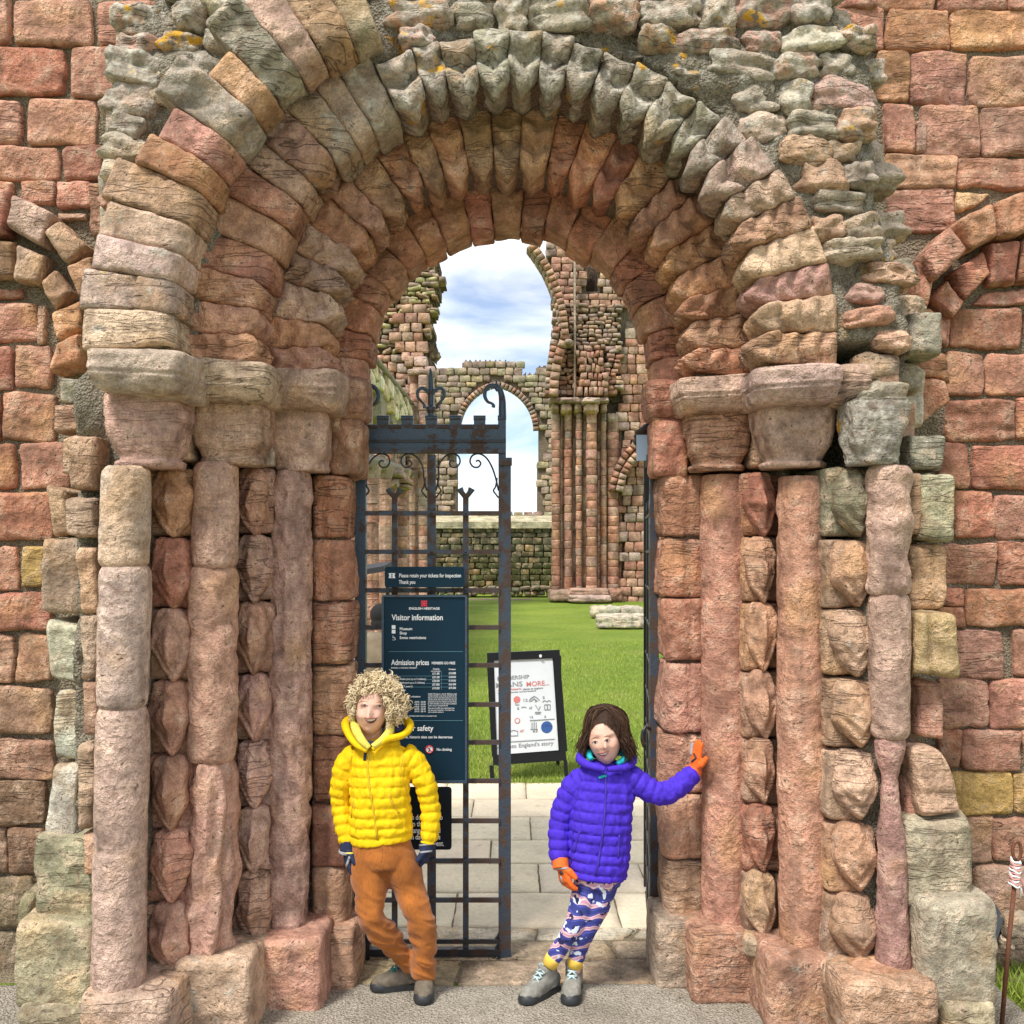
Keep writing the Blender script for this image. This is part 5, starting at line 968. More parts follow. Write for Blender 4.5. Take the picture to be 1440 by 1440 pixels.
m = MB(); T = lambda s, x, y, h, w=None, b=.0003: text(s, h*KP, sx(x), sz(y), yy, None, m, bold=b, width=w*KP if w else None)
T('ENGLISH HERITAGE', 575, 857.2, 4.6, 43, .0003); T('Visitor information', 551, 872, 11.5, 72, .0006); T('Museum', 562, 886, 5.6, 17.5); T('Shop', 562, 892, 5.6, 10); T('Some restrictions', 562, 898.5, 5.6, 37)
T('Admission prices', 550.5, 935, 10.8, 53, .0006); T('MEMBERS GO FREE', 607, 934, 5, 33); T('Includes a voluntary donation', 550, 940, 3.6, 36, .0001)
T('Donation', 609, 941.5, 3., 9, .0002); T('not included', 606, 944.5, 3., 13, .0001); T('Donation', 631, 942, 3., 10, .0002)
for i, (l, w_) in enumerate((('Adult', 8), ('Family 2 Adults (and up to 3 children)', 48), ('Family 1 Adult (and up to 3 children)', 46), ('Child (5-17 years)', 29), ('Concession', 19))): T(l, 551, 951+i*5.15, 4, w_, .0002)
for i, (p, q) in enumerate((('£11.00', '£10.00'), ('£31.00', '£28.00'), ('£20.00', '£18.00'), ('£7.00', '£6.00'), ('£10.00', '£9.00'))): T(p, 608, 948.5+i*5.15, 4.2, 10, .0003); T(q, 631, 948+i*5.15, 4.2, 10, .0003)
T('Prices without a donation', 558, 980.5, 3.4, 33, .0002)
for i, (a, p, q) in enumerate((('Adult', '£9.90', '£9.00'), ('Family (2 adults)', '£28.10', '£25.50'), ('Family (1 adult)', '£18.20', '£16.50'), ('Child', '£6.20', '£5.50'), ('Concession', '£9.10', '£8.10'))):
    T(a, 556, 988+i*3.3, 2.9, 14 if len(a) > 8 else 8, .0001); T(p, 583, 988+i*3.3, 3., 6.5, .0002); T(q, 592, 988+i*3.3, 3., 6.5, .0002)
for i, l in enumerate(('English Heritage is a charity. Making a small', 'voluntary donation on top of your admission fee will', 'help us to care for the historic places in our care', 'and share them with more visitors each year and', 'generations. If you are a taxpayer you can choose', 'to make a donation, so we can claim an additional', '25p for every £1 through Gift Aid.')): T(l, 602, 976.5+i*2.75, 2.7, 40 if i < 6 else 28, .0001)
for i, l in enumerate(('Please ask our staff for more details about how', 'we use your donation. You have the', 'right to admission without it.')): T(l, 602, 996.5+i*2.75, 2.7, 37 if i < 2 else 22, .0001)
T('Prices are valid for individual adult visitors at standard rate', 556, 1007.5, 2.8, 58, .0001); T('For your safety', 549, 1027.5, 11, 60, .0006); T('Please note, historic sites can be dangerous', 551, 1038, 5.2, 85, .0003); T('No climbing', 614, 1055.5, 5.4, 21, .0003)
# square icons
for y in (881.8, 888.2): m.box(sx(551), sx(556.2), yy, yy+.001, sz(y+2.6), sz(y-2.6))
m.tube([(sx(552.6), yy, sz(893.5)), (sx(552.9), yy, sz(897)), (sx(555.2), yy, sz(897)), (sx(556.4), yy, sz(899.6))], .0012, 5); m.tube([(sx(553.6+2.2*math.cos(a)), yy, sz(898+2.2*math.sin(a))) for a in np.linspace(-2.4, .1-2*math.pi*.0+3.4-1., 12)], .001, 5)
m.tube([(sx(604+5.6*math.cos(a)), yy+.001, sz(1053.5+5.6*math.sin(a))) for a in np.linspace(0, 2*math.pi, 3)], .0001, 3)
c_ = [(sx(604+4.8*math.cos(a)), yy, sz(1053.5+4.8*math.sin(a))) for a in np.linspace(0, 2*math.pi, 24, endpoint=False)]; m.add(c_, [tuple(range(24))]); m.build('lettering', M['white_print'], s2)
m = MB()
for y in (916, 1013): m.box(sx(547), sx(651), yy, yy+.001, sz(y+.5), sz(y))
for i in range(4): m.box(sx(551), sx(642), yy, yy+.001, sz(950.8+i*5.15), sz(950.4+i*5.15))
m.box(sx(620.6), sx(621), yy, yy+.001, sz(970), sz(944)); m.box(sx(590.8), sx(591.1), yy, yy+.001, sz(1002), sz(984)); m.build('rule', M['rule_print'], s2)
m = MB()
for (u, v) in ((-1, -1), (1, -1), (-1, 1), (1, 1), (0, -1), (0, 1), (-1, 0), (1, 0)): m.box(sx(596.5+u*3-1.15), sx(596.5+u*3+1.15), yy, yy+.001, sz(848.6+v*3+1.15), sz(848.6+v*3-1.15))
m.box(sx(594.9), sx(598.1), yy-.0006, yy, sz(850.2), sz(847)); 
ring = [(sx(604+5.2*math.cos(a)), yy-.001, sz(1053.5+5.2*math.sin(a))) for a in np.linspace(0, 2*math.pi, 25)]; m.tube(ring, .0022, 5); m.tube([(sx(600.5), yy-.002, sz(1050)), (sx(607.5), yy-.002, sz(1057))], .002, 5); m.build('red_marks', M['red_print'], s2)
m = MB(); m.tube([(sx(603), yy-.001, sz(1056.8)), (sx(604.5), yy-.001, sz(1054)), (sx(603.2), yy-.001, sz(1051.5))], .0026, 5); m.tube([(sx(605), yy-.001, sz(1050.3)), (sx(605.2), yy-.001, sz(1050))], .003, 5); m.tube([(sx(604.5), yy-.001, sz(1054)), (sx(606.6), yy-.001, sz(1056))], .002, 5); m.build('climber_mark', M['sign_black'], s2)
s3 = board('warning_sign', 562, 635, 1107, 1195, sdp, 'black do not climb sign low on the gate, half hidden behind the yellow jacket', 'sign_black', rnd_=.015)
m = MB()
for i, (l, xr, w_) in enumerate((('Please do not climb', 622, 58), ('on the walls -', 618, 42), ('it is dangerous and', 619, 54), ('can damage this', 619, 47), ('monument.', 624, 33))): text(l, 10.5*KP, sx(xr-w_), sz(1152.5+i*9.2), yy, None, m, bold=.0006, width=w_*KP)
m.build('lettering', M['white_print'], s3)
# ---- pavement board on the lawn
ad = 8.75
ab = thing('pavement_sign', (X(740, ad), ad, 0), 'black framed A-board with a pale membership poster standing on the lawn behind the gate', 'sign')
# tilted board plane: bottom nearer, top leaning back; slight turn
def ap(u, v): # u,v in px of the photo
    t = (1070-v)/150.; return np.array([X(u, ad), ad-.06+.16*t+(u-740)*.0012, Z(v, ad)])
def aq(name, pts, mat, off=0., th=.02):
    F = np.array([ap(*p)+np.array([0, -off, 0]) for p in pts]); B = F+np.array([0, th, 0]); n = len(pts)
    return obj_from(name, np.concatenate([F, B]), [tuple(range(n)), tuple(range(2*n-1, n-1, -1))]+[(i, (i+1) % n, n+(i+1) % n, n+i) for i in range(n)], M[mat], ab, smooth=False)
aq('backing', [(688, 920), (785, 917), (796, 1062), (695, 1064)], 'black_frame', 0, .02); aq('poster', [(694.5, 929), (778, 928), (785.5, 1055), (699, 1058)], 'poster', .008, .006)
for q in ([(684.5, 918.5), (788, 916), (788.5, 927.5), (685.3, 929.5)], [(693, 1059), (795, 1056.5), (797, 1069), (694, 1071.5)], [(684.6, 929.6), (693.5, 929.4), (699.5, 1059), (692, 1059.2)], [(779, 927.8), (788.5, 927.6), (798, 1056.4), (787, 1056.6)]): aq('frame', q, 'black_frame', .022, .02)
for q in ([(688.5, 1071.6), (694.5, 1071.5), (696, 1094), (690, 1094)], [(792, 1069), (797.5, 1069), (799, 1092), (794, 1092)]): aq('leg', q, 'black_frame', .02, .025)
for x0 in (700, 788):
    m = MB(); m.box(X(x0, ad)-.015, X(x0, ad)+.015, ad+.50, ad+.53, -.01, .06); m.tube([ap(x0, 925)+np.array([0, .03, 0]), (X(x0, ad), ad+.52, .0)], .018, 6); m.build('rear_leg', M['black_frame'], ab)
KA = ad/1440
def atext(items, mat, name='lettering'):
    m = MB()
    for (s, x, y, h, w_) in items:
        mm_ = MB(); text(s, h*KA, 0, 0, 0, None, mm_, bold=.0007, width=w_*KA if w_ else None)
        for Vv, in ((mm_.V[0],),):
            o = ap(x, y)+np.array([0, -.0105, 0]); k = ap(x+40, y-1.6)-ap(x, y); k /= np.linalg.norm(k); up = ap(x-1, y-20)-ap(x, y); up /= np.linalg.norm(up); m.add(o+Vv[:, 0:1]*k+Vv[:, 2:3]*up, mm_.F)
    return m.build(name, M[mat], ab)
atext([('MEMBERSHIP', 699, 957, 7.6, 46), ('MEANS', 697, 967, 9.5, 38)], 'grey_print'); atext([('MORE...', 740, 966.3, 9.5, 33), ], 'salmon_print'); atext([('over 400 historic', 700, 971.5, 3.6, 34)], 'salmon_print'); atext([('places to explore', 735.5, 971, 3.6, 29), ('with your membership card and handbook', 700, 975.2, 2.4, 56), ('12', 735, 987, 5, 6), ('3', 763, 984, 5, 3), ('2', 752, 988, 4, 3), ('5', 727, 998, 5, 3), ('47', 744, 998, 5, 5), ('63', 749, 1029.5, 5, 7), ('12', 744, 1010, 4, 5), ('3', 765, 1010, 4, 3)], 'grey_print')
atext([('47', 731, 1029, 5, 6)], 'salmon_print'); m = None
o_ = atext([('Step into England\'s story', 697, 1050.5, 7.5, 83)], 'grey_print', 'script_lettering')
def disc(x, y, r, mat, off=.0105, n=20, name='print'):
    c = ap(x, y); k = ap(x+1, y)-c; u = ap(x, y-1)-c; V = [c+k*r*math.cos(a)+u*r*math.sin(a)+np.array([0, -off, 0]) for a in np.linspace(0, 2*math.pi, n, endpoint=False)]; m = MB(); m.add(V, [tuple(range(n))]); return m.build(name, M[mat], ab)
disc(769, 1023, 8.2, 'blue_print'); disc(727.5, 1013, 4, 'salmon_print'); disc(727.5, 1013, 2.6, 'poster', .012); disc(727, 984, 5, 'salmon_print', n=7)
atext([('100', 763.5, 1023, 5.2, 11)], 'poster'); atext([('10', 725.3, 1014.8, 4, 4.4)], 'salmon_print')
def aline(name, L, mat='grey_print', r=.003):
    m = MB()
    for P in L: m.tube([ap(*p)+np.array([0, -.0115, 0]) for p in P], r, 4)
    m.build(name, M[mat], ab)
aline('drawing', [[(744, 987), (746, 983), (751, 980), (755, 982), (759, 986)], [(746, 987), (751, 983), (756, 987)], [(763, 988), (766, 986), (769, 988), (772, 986), (775, 988)], [(733, 995), (736, 994), (740, 995)], [(753, 992), (757, 999), (760, 994)], [(752, 1002), (761, 1002)], [(753, 1004), (760, 1004)], [(766, 999), (766, 992), (774, 992), (774, 999), (766, 999)], [(770, 999), (770, 992)],
    [(746, 1025), (756, 1025)], [(748, 1024), (748, 1016)], [(751, 1024), (751, 1015)], [(754, 1024), (754, 1016)], [(717, 1033), (717, 1027), (722, 1025.5), (728, 1027), (728, 1033), (717, 1033)], [(725, 988), (725, 991), (730, 991)], [(698, 1041.5), (780, 1039.5)], [(745, 1013), (780, 1012)]])
m = MB(); m.tube([ap(760.5, 924)+np.array([0, -.045, 0]), ap(760.5, 924)+np.array([0, -.02, 0])], .012, 10); m.build('clip', M['white_print'], ab)
# ---- rusty stake with rope, slate
stk = thing('iron_stake', W(1410, 1450, 4.12)*[1, 1, 0], 'thin rusty iron stake with ring top and knotted pink and white rope', 'stake')
sd4 = 4.12; A_ = lambda x, y: W(x, y, sd4)
m = MB(); m.tube([A_(1408, 1450), A_(1418, 1330), A_(1427, 1240)], .0095, 8); m.build('rod', M['red_rust'], stk, smooth=True)
m = MB(); m.tube([A_(1430+6*math.cos(a), 1196+13*math.sin(a)) for a in np.linspace(-4.4, 1.7, 18)], .007, 8); m.build('ring', M['red_rust'], stk, smooth=True)
plain('rope', (.62, .30, .26), .9, nz=.3, sc=200); m = MB()
m2 = MB()
for k in range(11):
    yk = 1210+k*3.3; (m if k % 2 else m2).tube([A_(1428.5-k*.25+(5.6+.8*math.sin(k*2.1))*math.cos(a), yk+2.2*math.sin(a+.5)+1.2*math.sin(3*a+k))+np.array([0, -.022*math.sin(a), 0]) for a in np.linspace(0, 6.5, 16)], .0045, 6)
m2.tube([A_(1430, 1243), A_(1436, 1250), A_(1434, 1262)], .0042, 6); m2.build('rope_strand', M['white_print'], stk, smooth=True)
m.tube([A_(1432, 1232), A_(1438, 1240), A_(1441, 1256)], .0045, 6); m.build('rope', M['rope'], stk, smooth=True)
plain('slate', (.055, .065, .075), .5, nz=.3, sc=12)
P4 = [W(1372, 1272, 4.68), W(1398, 1268, 4.66), W(1412, 1292, 4.6), W(1402, 1322, 4.58), W(1386, 1312, 4.6)]; V = P4+[p+np.array([.01, .05, 0]) for p in P4]
tag(obj_from('slate_piece', V, [(0,1,2,3,4), (9,8,7,6,5)]+[(i, (i+1) % 5, 5+(i+1) % 5, 5+i) for i in range(5)], M['slate'], smooth=False), 'broken dark slate propped against the foot of the wall beside the doorway plinth', 'slate')
tag(rock('loose_stone', None, W(1428, 1300, 4.6), (.12, .12, .10), col='grey', lich=.3), 'loose grey stone in the grass beside the dark slate, at the right edge', 'stone'); tag(rock('loose_stone', None, W(1412, 1322, 4.62), (.06, .1, .07), col='pale', lich=.3), 'small pale loose stone between the dark slate and the grass', 'stone')
# ================================================================== PEOPLE
from mathutils.bvhtree import BVHTree
def plainp(name, col, rough=.7, **k): return plain(name, col, rough, **k)
m_, t_, b_ = nodes('skin', .5); b_.inputs['Base Color'].default_value = (.74, .44, .33, 1); b_.inputs['Subsurface Weight'].default_value = .12; b_.inputs['Subsurface Radius'].default_value = (.02, .008, .004); b_.inputs['Specular IOR Level'].default_value = .3
v_ = objvec(t_, rndoff=False); n_ = noise(t_, v_, 22, 3); t_.links.new(mixc(t_, ramp(t_, n_, .45, .7, 0, .55), (.76, .47, .355), (.70, .34, .26)), b_.inputs['Base Color'])
plain('yellow_cloth', (.82, .53, .006), .75, nz=.10, sc=45, bd=.006, spec=.2); plain('violet_cloth', (.065, .028, .50), .72, nz=.15, sc=45, bd=.006, spec=.2); plain('yellow_fleece', (.72, .62, .10), .9, nz=.15, sc=80, bd=.004)
plain('navy_cloth', (.012, .02, .06), .8, nz=.3, sc=60, bd=.003); plain('teal_cloth', (.01, .42, .46), .7, nz=.1, sc=40); plain('orange_glove', (.75, .13, .012), .75, nz=.15, sc=60, bd=.004); plain('grey_strap', (.33, .33, .34), .7, nz=.15, sc=60)
plain('black_rubber', (.022, .024, .026), .55, nz=.2, sc=50); plain('boot_brown', (.13, .105, .075), .8, nz=.3, sc=40, bd=.003); plain('boot_grey', (.23, .22, .19), .8, nz=.3, sc=40, bd=.003); plain('teal_lace', (.03, .20, .20), .7); plain('pale_lace', (.45, .58, .58), .7)
plain('sock_yellow', (.78, .52, .08), .9, nz=.1, sc=90); plain('white_tooth', (.78, .75, .68), .3); plain('eye_white', (.62, .58, .55), .25); plain('iris', (.045, .035, .03), .2); plain('lip', (.56, .19, .16), .45); plain('mouth_dark', (.10, .025, .02), .6); plain('brow_blond', (.42, .27, .15), .8); plain('brow_dark', (.10, .05, .03), .8); plain('zip_yellow', (.62, .40, .01), .4); plain('zip_violet', (.05, .025, .36), .4)
plain('hair_light', (.82, .68, .44), .5, nz=.25, sc=60); plain('hair_mid', (.56, .42, .22), .5, nz=.25, sc=60); plain('hair_dark', (.22, .14, .065), .6, nz=.25, sc=60); plain('brown_hair', (.040, .020, .012), .7, spec=.2, nz=.3, sc=60); plain('brown_hair_light', (.080, .042, .024), .65, spec=.2, nz=.3, sc=60)
m_, t_, b_ = nodes('ochre_corduroy', .9); v_ = objvec(t_, rndoff=False); vv_ = objvec(t_, (1, 1, .12), False); a1 = noise(t_, v_, 9, 4); a2 = noise(t_, vv_, 260, 2); b_.inputs['Specular IOR Level'].default_value = .15; b_.inputs['Sheen Weight'].default_value = .2
t_.links.new(mixc(t_, 1., (.36, .12, .024), mathn(t_, 'MULTIPLY', ramp(t_, a1, .3, .7, .72, 1.3), ramp(t_, a2, .3, .7, .85, 1.15)), 'MULTIPLY'), b_.inputs['Base Color']); bump(t_, b_, a2, .003, .5)
m_, t_, b_ = nodes('patterned_leggings', .75); v_ = objvec(t_, rndoff=False)
wv = nd(t_, 'ShaderNodeTexWave'); wv.bands_direction = 'Z'; wv.inputs['Scale'].default_value = 4.6; wv.inputs['Distortion'].default_value = 6; wv.inputs['Detail'].default_value = 1.5; wv.inputs['Detail Scale'].default_value = 2.2; t_.links.new(v_, wv.inputs['Vector'])
cr_ = nd(t_, 'ShaderNodeValToRGB'); cr_.color_ramp.interpolation = 'CONSTANT'; E_ = cr_.color_ramp.elements
for i, (p, c) in enumerate([(0, (.03, .04, .22)), (.30, (.07, .08, .38)), (.55, (.03, .035, .20)), (.72, (.30, .22, .50)), (.80, (.75, .33, .33)), (.87, (.72, .70, .62)), (.93, (.62, .30, .42))]):
    e = E_[i] if i < 2 else E_.new(p); e.position = p; e.color = (*c, 1)
t_.links.new(wv.outputs['Color'], cr_.inputs[0]); n_ = noise(t_, v_, 26, 2, .4); n2_ = noise(t_, v_, 34, 1, .4, .5)
c_ = mixc(t_, ramp(t_, n_, .605, .615), cr_.outputs[0], (.70, .76, .84)); c_ = mixc(t_, ramp(t_, n2_, .63, .64), c_, (.012, .015, .07)); t_.links.new(c_, b_.inputs['Base Color'])

def loft(P, rx, ry, n=20, up=(0, 1, 0), power=2.):
    P = np.asarray(P, float); m = len(P); rx = np.broadcast_to(np.asarray(rx, float), (m,)); ry = np.broadcast_to(np.asarray(ry, float), (m,))
    T = np.gradient(P, axis=0); T /= np.linalg.norm(T, axis=1)[:, None]+1e-9; a = np.arange(n)*2*math.pi/n; V = []; up = np.array(up, float)
    ca, sa = np.cos(a), np.sin(a); k = (np.abs(ca)**power+np.abs(sa)**power)**(-1/power)
    for i in range(m):
        b = np.cross(T[i], up); b /= np.linalg.norm(b)+1e-9; u = np.cross(b, T[i]); V.append(P[i]+(k*ca)[:, None]*b*rx[i]+(k*sa)[:, None]*u*ry[i])
    F = [(i*n+j, i*n+(j+1) % n, (i+1)*n+(j+1) % n, (i+1)*n+j) for i in range(m-1) for j in range(n)]
    return np.concatenate(V), F+[tuple(range(n))[::-1], tuple((m-1)*n+j for j in range(n))]
def spline(pts, vals, n):
    pts = np.asarray(pts, float); vals = np.asarray(vals, float); k = len(pts); P = []; A = []
    for i in range(k-1):
        p0, p1, p2, p3 = pts[max(i-1, 0)], pts[i], pts[i+1], pts[min(i+2, k-1)]
        for t in np.linspace(0, 1, n, endpoint=False): P.append(.5*((2*p1)+(-p0+p2)*t+(2*p0-5*p1+4*p2-p3)*t*t+(-p0+3*p1-3*p2+p3)*t**3)); A.append(vals[i]+(vals[i+1]-vals[i])*(t*t*(3-2*t)*.5+t*.5))
    P.append(pts[-1]); A.append(vals[-1]); return np.array(P), np.array(A)
def limb(pts, r, n=8, asp=1., up=(0, 1, 0), puff=0., pitch=.04, seg=20):
    P, A = spline(pts, r, n)
    if puff:
        L = np.concatenate([[0], np.cumsum(np.linalg.norm(np.diff(P, axis=0), axis=1))]); s = np.arange(0, L[-1], .005); P = np.stack([np.interp(s, L, P[:, i]) for i in range(3)], 1); A = np.interp(s, L, A)
        A = A + puff*(np.abs(np.sin(math.pi*s/pitch))**.55 - .65)
    return loft(P, A, A*asp, seg, up)
def ell(c, r, n=10):
    V, F = cube_grid(n); V = V/np.linalg.norm(V, axis=1)[:, None]; return V*np.array(r)+np.array(c), F
def organic(name, parts, voxel, mat, par, disp=None, sm=2, flat_z=None, up=None):
    m = MB()
    for V, F in parts: m.add(V, F)
    V = np.concatenate(m.V); me = bpy.data.meshes.new('t'); me.from_pydata(V.tolist(), [], m.F); o = bpy.data.objects.new('t', me); SC.collection.objects.link(o)
    md = o.modifiers.new('r', 'REMESH'); md.mode = 'VOXEL'; md.voxel_size = voxel
    if sm: s = o.modifiers.new('s', 'SMOOTH'); s.factor = .5; s.iterations = sm
    dg = bpy.context.evaluated_depsgraph_get(); me2 = bpy.data.meshes.new_from_object(o.evaluated_get(dg)); bpy.data.objects.remove(o)
    n = len(me2.vertices); co = np.empty(n*3, np.float32); me2.vertices.foreach_get('co', co); co = co.reshape(-1, 3).astype(float); nn = np.empty(n*3, np.float32); me2.vertices.foreach_get('normal', nn); nn = nn.reshape(-1, 3)
    if disp is not None: co = co+nn*disp(co, nn)[:, None]
    if flat_z is not None: co[:, 2] = np.maximum(co[:, 2], flat_z)
    lt = np.empty(len(me2.polygons), np.int32); me2.polygons.foreach_get('loop_total', lt); li = np.empty(len(me2.loops), np.int32); me2.loops.foreach_get('vertex_index', li)
    F = li.reshape(-1, 4) if (lt == 4).all() else [tuple(p.vertices) for p in me2.polygons]
    bpy.data.meshes.remove(me2); ob = obj_from(name, co, F, M[mat], par)
    tri = F.tolist() if isinstance(F, np.ndarray) else F
    ob_bvh = BVHTree.FromPolygons([Vector(v) for v in co], tri); return ob, ob_bvh
EYE = Vector((0, 0, H))
def hit(bvh, px, py, off=.002):
    dr = (Vector(W(px, py, 4.5))-EYE).normalized(); h = bvh.ray_cast(EYE, dr)
    return (np.array(h[0])-np.array(dr)*off) if h[0] is not None else None
def onsurf(name, bvh, polys, r, mat, par, off=.001, n=6, dens=4):
    m = MB(); ok = False
    for P in polys:
        P = np.array(P, float); Q = []
        for a, b in zip(P, P[1:]):
            for t in np.linspace(0, 1, dens, endpoint=False):
                h = hit(bvh, *(a+(b-a)*t), off)
                if h is not None: Q.append(h)
        h = hit(bvh, *P[-1], off)
        if h is not None: Q.append(h)
        if len(Q) > 1: rr = r if np.isscalar(r) else np.interp(np.linspace(0, 1, len(Q)), np.linspace(0, 1, len(r)), r); m.tube(Q, rr, n); ok = True
    return m.build(name, M[mat], par, smooth=True) if ok else None
def fill(name, bvh, poly, mat, par, off=.0015):
    P = [hit(bvh, *p, off) for p in poly]; P = [p for p in P if p is not None]
    if len(P) < 3: return
    c = np.mean(P, 0); V = P+[c]; n = len(P); return obj_from(name, V, [(i, (i+1) % n, n) for i in range(n)], M[mat], par)
def head_parts(c, hh, roll=0., yaw=0., smile=1.):
    V, F = cube_grid(30); D = V/np.linalg.norm(V, axis=1)[:, None]; k = hh/.23; x, y, z = D[:, 0]*.073, D[:, 1]*.092, D[:, 2]*.115
    front = np.clip(-D[:, 1]*1.4, 0, 1); low = np.clip((-z-.015)/.10, 0, 1)
    x = x*(1-.27*low**1.3); y = np.where(y > 0, y*(1-.45*low), y*(1-.06*low)); y = y + .012*low*(D[:, 1] > 0)
    g = lambda u, v, su, sv: np.exp(-((x-u)/su)**2-((z-v)/sv)**2)
    dy = 0
    for i, t in enumerate(np.linspace(.012, -.026, 6)): dy = dy+ (.002+.0017*i)*g(0, t, .0085+.0006*i, .011)
    dy = dy + .006*g(0, -.026, .014, .008) - .0075*(g(.03, .010, .014, .011)+g(-.03, .010, .014, .011)) + .004*(g(.03, .030, .022, .008)+g(-.03, .030, .022, .008)) + .007*smile*(g(.038, -.026, .016, .015)+g(-.038, -.026, .016, .015)) + .005*g(0, -.088, .018, .014) + .003*g(0, -.047, .022, .008) - .003*g(0, -.068, .02, .006)
    y = y - dy*front; P = np.stack([x, y, z], 1)*k
    parts = [(P, F)]
    for s in (-1, 1):
        E, FE = cube_grid(6); E = E/np.linalg.norm(E, axis=1)[:, None]*[.010, .016, .028]; parts.append(((E+[s*.073, .008, -.006])*k, FE))
    cy, sy = math.cos(yaw), math.sin(yaw); cr, sr = math.cos(roll), math.sin(roll); Rz = np.array([[cy, -sy, 0], [sy, cy, 0], [0, 0, 1]]); Ry = np.array([[cr, 0, -sr], [0, 1, 0], [sr, 0, cr]])
    return [(v@(Ry@Rz).T+np.array(c), f) for v, f in parts]
def hand_parts(wr, d, n, t, L=.15, curl=.35, rad=.0105, spread=.12, thumb=.9):
    wr, d, n, t = [np.array(q, float) for q in (wr, d, n, t)]; d /= np.linalg.norm(d); n = n-d*(n@d); n /= np.linalg.norm(n); t = t-d*(t@d)-n*(t@n); t /= np.linalg.norm(t); W_ = L*.26
    parts = [loft([wr-d*L*.08, wr+d*L*.1, wr+d*L*.3, wr+d*L*.5], [W_*.72, W_*.85, W_*1.02, W_*.98], [L*.11, L*.12, L*.12, L*.095], 16, up=n)]; tips = []
    for i, (o, ln) in enumerate(((.78, .40), (.27, .45), (-.25, .41), (-.74, .32))):
        p = wr+d*L*.44+t*W_*o; P = [p-d*L*.08, p]; a = 0; fd = d+t*o*spread
        for j, f in enumerate((.42, .32, .26)):
            a += curl*(.7+.25*i*.5+.3*j); q = fd*math.cos(a)+n*math.sin(a); q /= np.linalg.norm(q); p = p+q*ln*L*f; P.append(p)
        parts.append(loft(P, [rad*1.05, rad*1.1, rad*1.05, rad, rad*.82], [rad*1.05, rad*1.1, rad*1.05, rad, rad*.82], 10, up=n)); tips.append(P)
    p = wr+d*L*.12+t*W_*.6; q = d*.55+t*thumb+n*.35; q /= np.linalg.norm(q); q2 = d*.85+t*.35*thumb+n*.35; q2 /= np.linalg.norm(q2)
    T = [p-q*.01, p+q*L*.18, p+q*L*.18+q2*L*.16, p+q*L*.18+q2*L*.27]; parts.append(loft(T, [rad*1.3, rad*1.25, rad*1.1, rad*.85], [rad*1.3, rad*1.25, rad*1.1, rad*.85], 10, up=n)); return parts, tips, T
def boot(par, ank, toe, L, up_mat, lace, Wd=.040, hgt=.13):
    ank = np.array(ank, float); d = np.array([toe[0]-ank[0], toe[1]-ank[1], 0.]); d /= np.linalg.norm(d); heel = np.array([ank[0], ank[1], 0])-d*L*.27; s = np.array([-d[1], d[0], 0]); z = np.array([0, 0, 1.])
    f = lambda t, h: heel+d*L*t+z*h
    foot = loft([f(.0, .052), f(.08, .05), f(.3, .055), f(.5, .05), f(.7, .040), f(.88, .034), f(1.0, .028)], [.026, .032, .034, .038, .043, .038, .018], [.030, .040, .046, .044, .036, .030, .015], 18, up=z, power=2.4)
    shaft_ = loft([f(.22, .03), f(.23, .07), f(.27, hgt*.8), f(.27, hgt)], [.036, .038, .037, .040], [.045, .045, .043, .046], 18, up=d, power=2.3)
    disp = lambda P, N: .0022*fbm(P, 28, 2, 3)
    o, bv = organic('boot', [foot, shaft_], .0045, up_mat, par, disp, 1, flat_z=.010)
    pts = []
    for t, w_ in ((-.02, .012), (.0, .028), (.1, .036), (.35, .035), (.6, .043), (.8, .043), (.93, .032), (1.0, .018), (1.02, .0)): pts.append((t, w_))
    out_ = [heel+d*L*t+s*w_ for t, w_ in pts]+[heel+d*L*t-s*w_ for t, w_ in pts[-2::-1]]; n = len(out_)
    V = [p+z*.001 for p in out_]+[p*1+z*.024+d*0 for p in out_]; obj_from('sole', V, [tuple(range(n))[::-1], tuple(range(n, 2*n))]+[(i, (i+1) % n, n+(i+1) % n, n+i) for i in range(n)], M['black_rubber'], o, smooth=False)
    V, F = cube_grid(8); V = V/np.linalg.norm(V, axis=1)[:, None]; B = np.array([d*.050, s*.0445, z*.040]); P = V@B+f(.83, .016); P[:, 2] = np.maximum(P[:, 2], .004); obj_from('toe_cap', P, F, M['black_rubber'], o)
    m = MB()
    for k in range(5):
        t = .64-.085*k; h = .090+.013*k; 
        for q in (1, -1): m.tube([f(t, h-.012)+s*.020*q, f(t-.02, h+.004), f(t-.045, h+.002)-s*.020*q], .0044, 6)
    m.tube([f(.33, .125)+s*.01, f(.40, .130)+s*.022, f(.44, .11)+s*.026, f(.38, .118)+s*.006], .003, 6); m.tube([f(.33, .125)-s*.01, f(.40, .130)-s*.022, f(.44, .11)-s*.026, f(.38, .118)-s*.006], .003, 6); m.build('laces', M[lace], o, smooth=True)
    return o
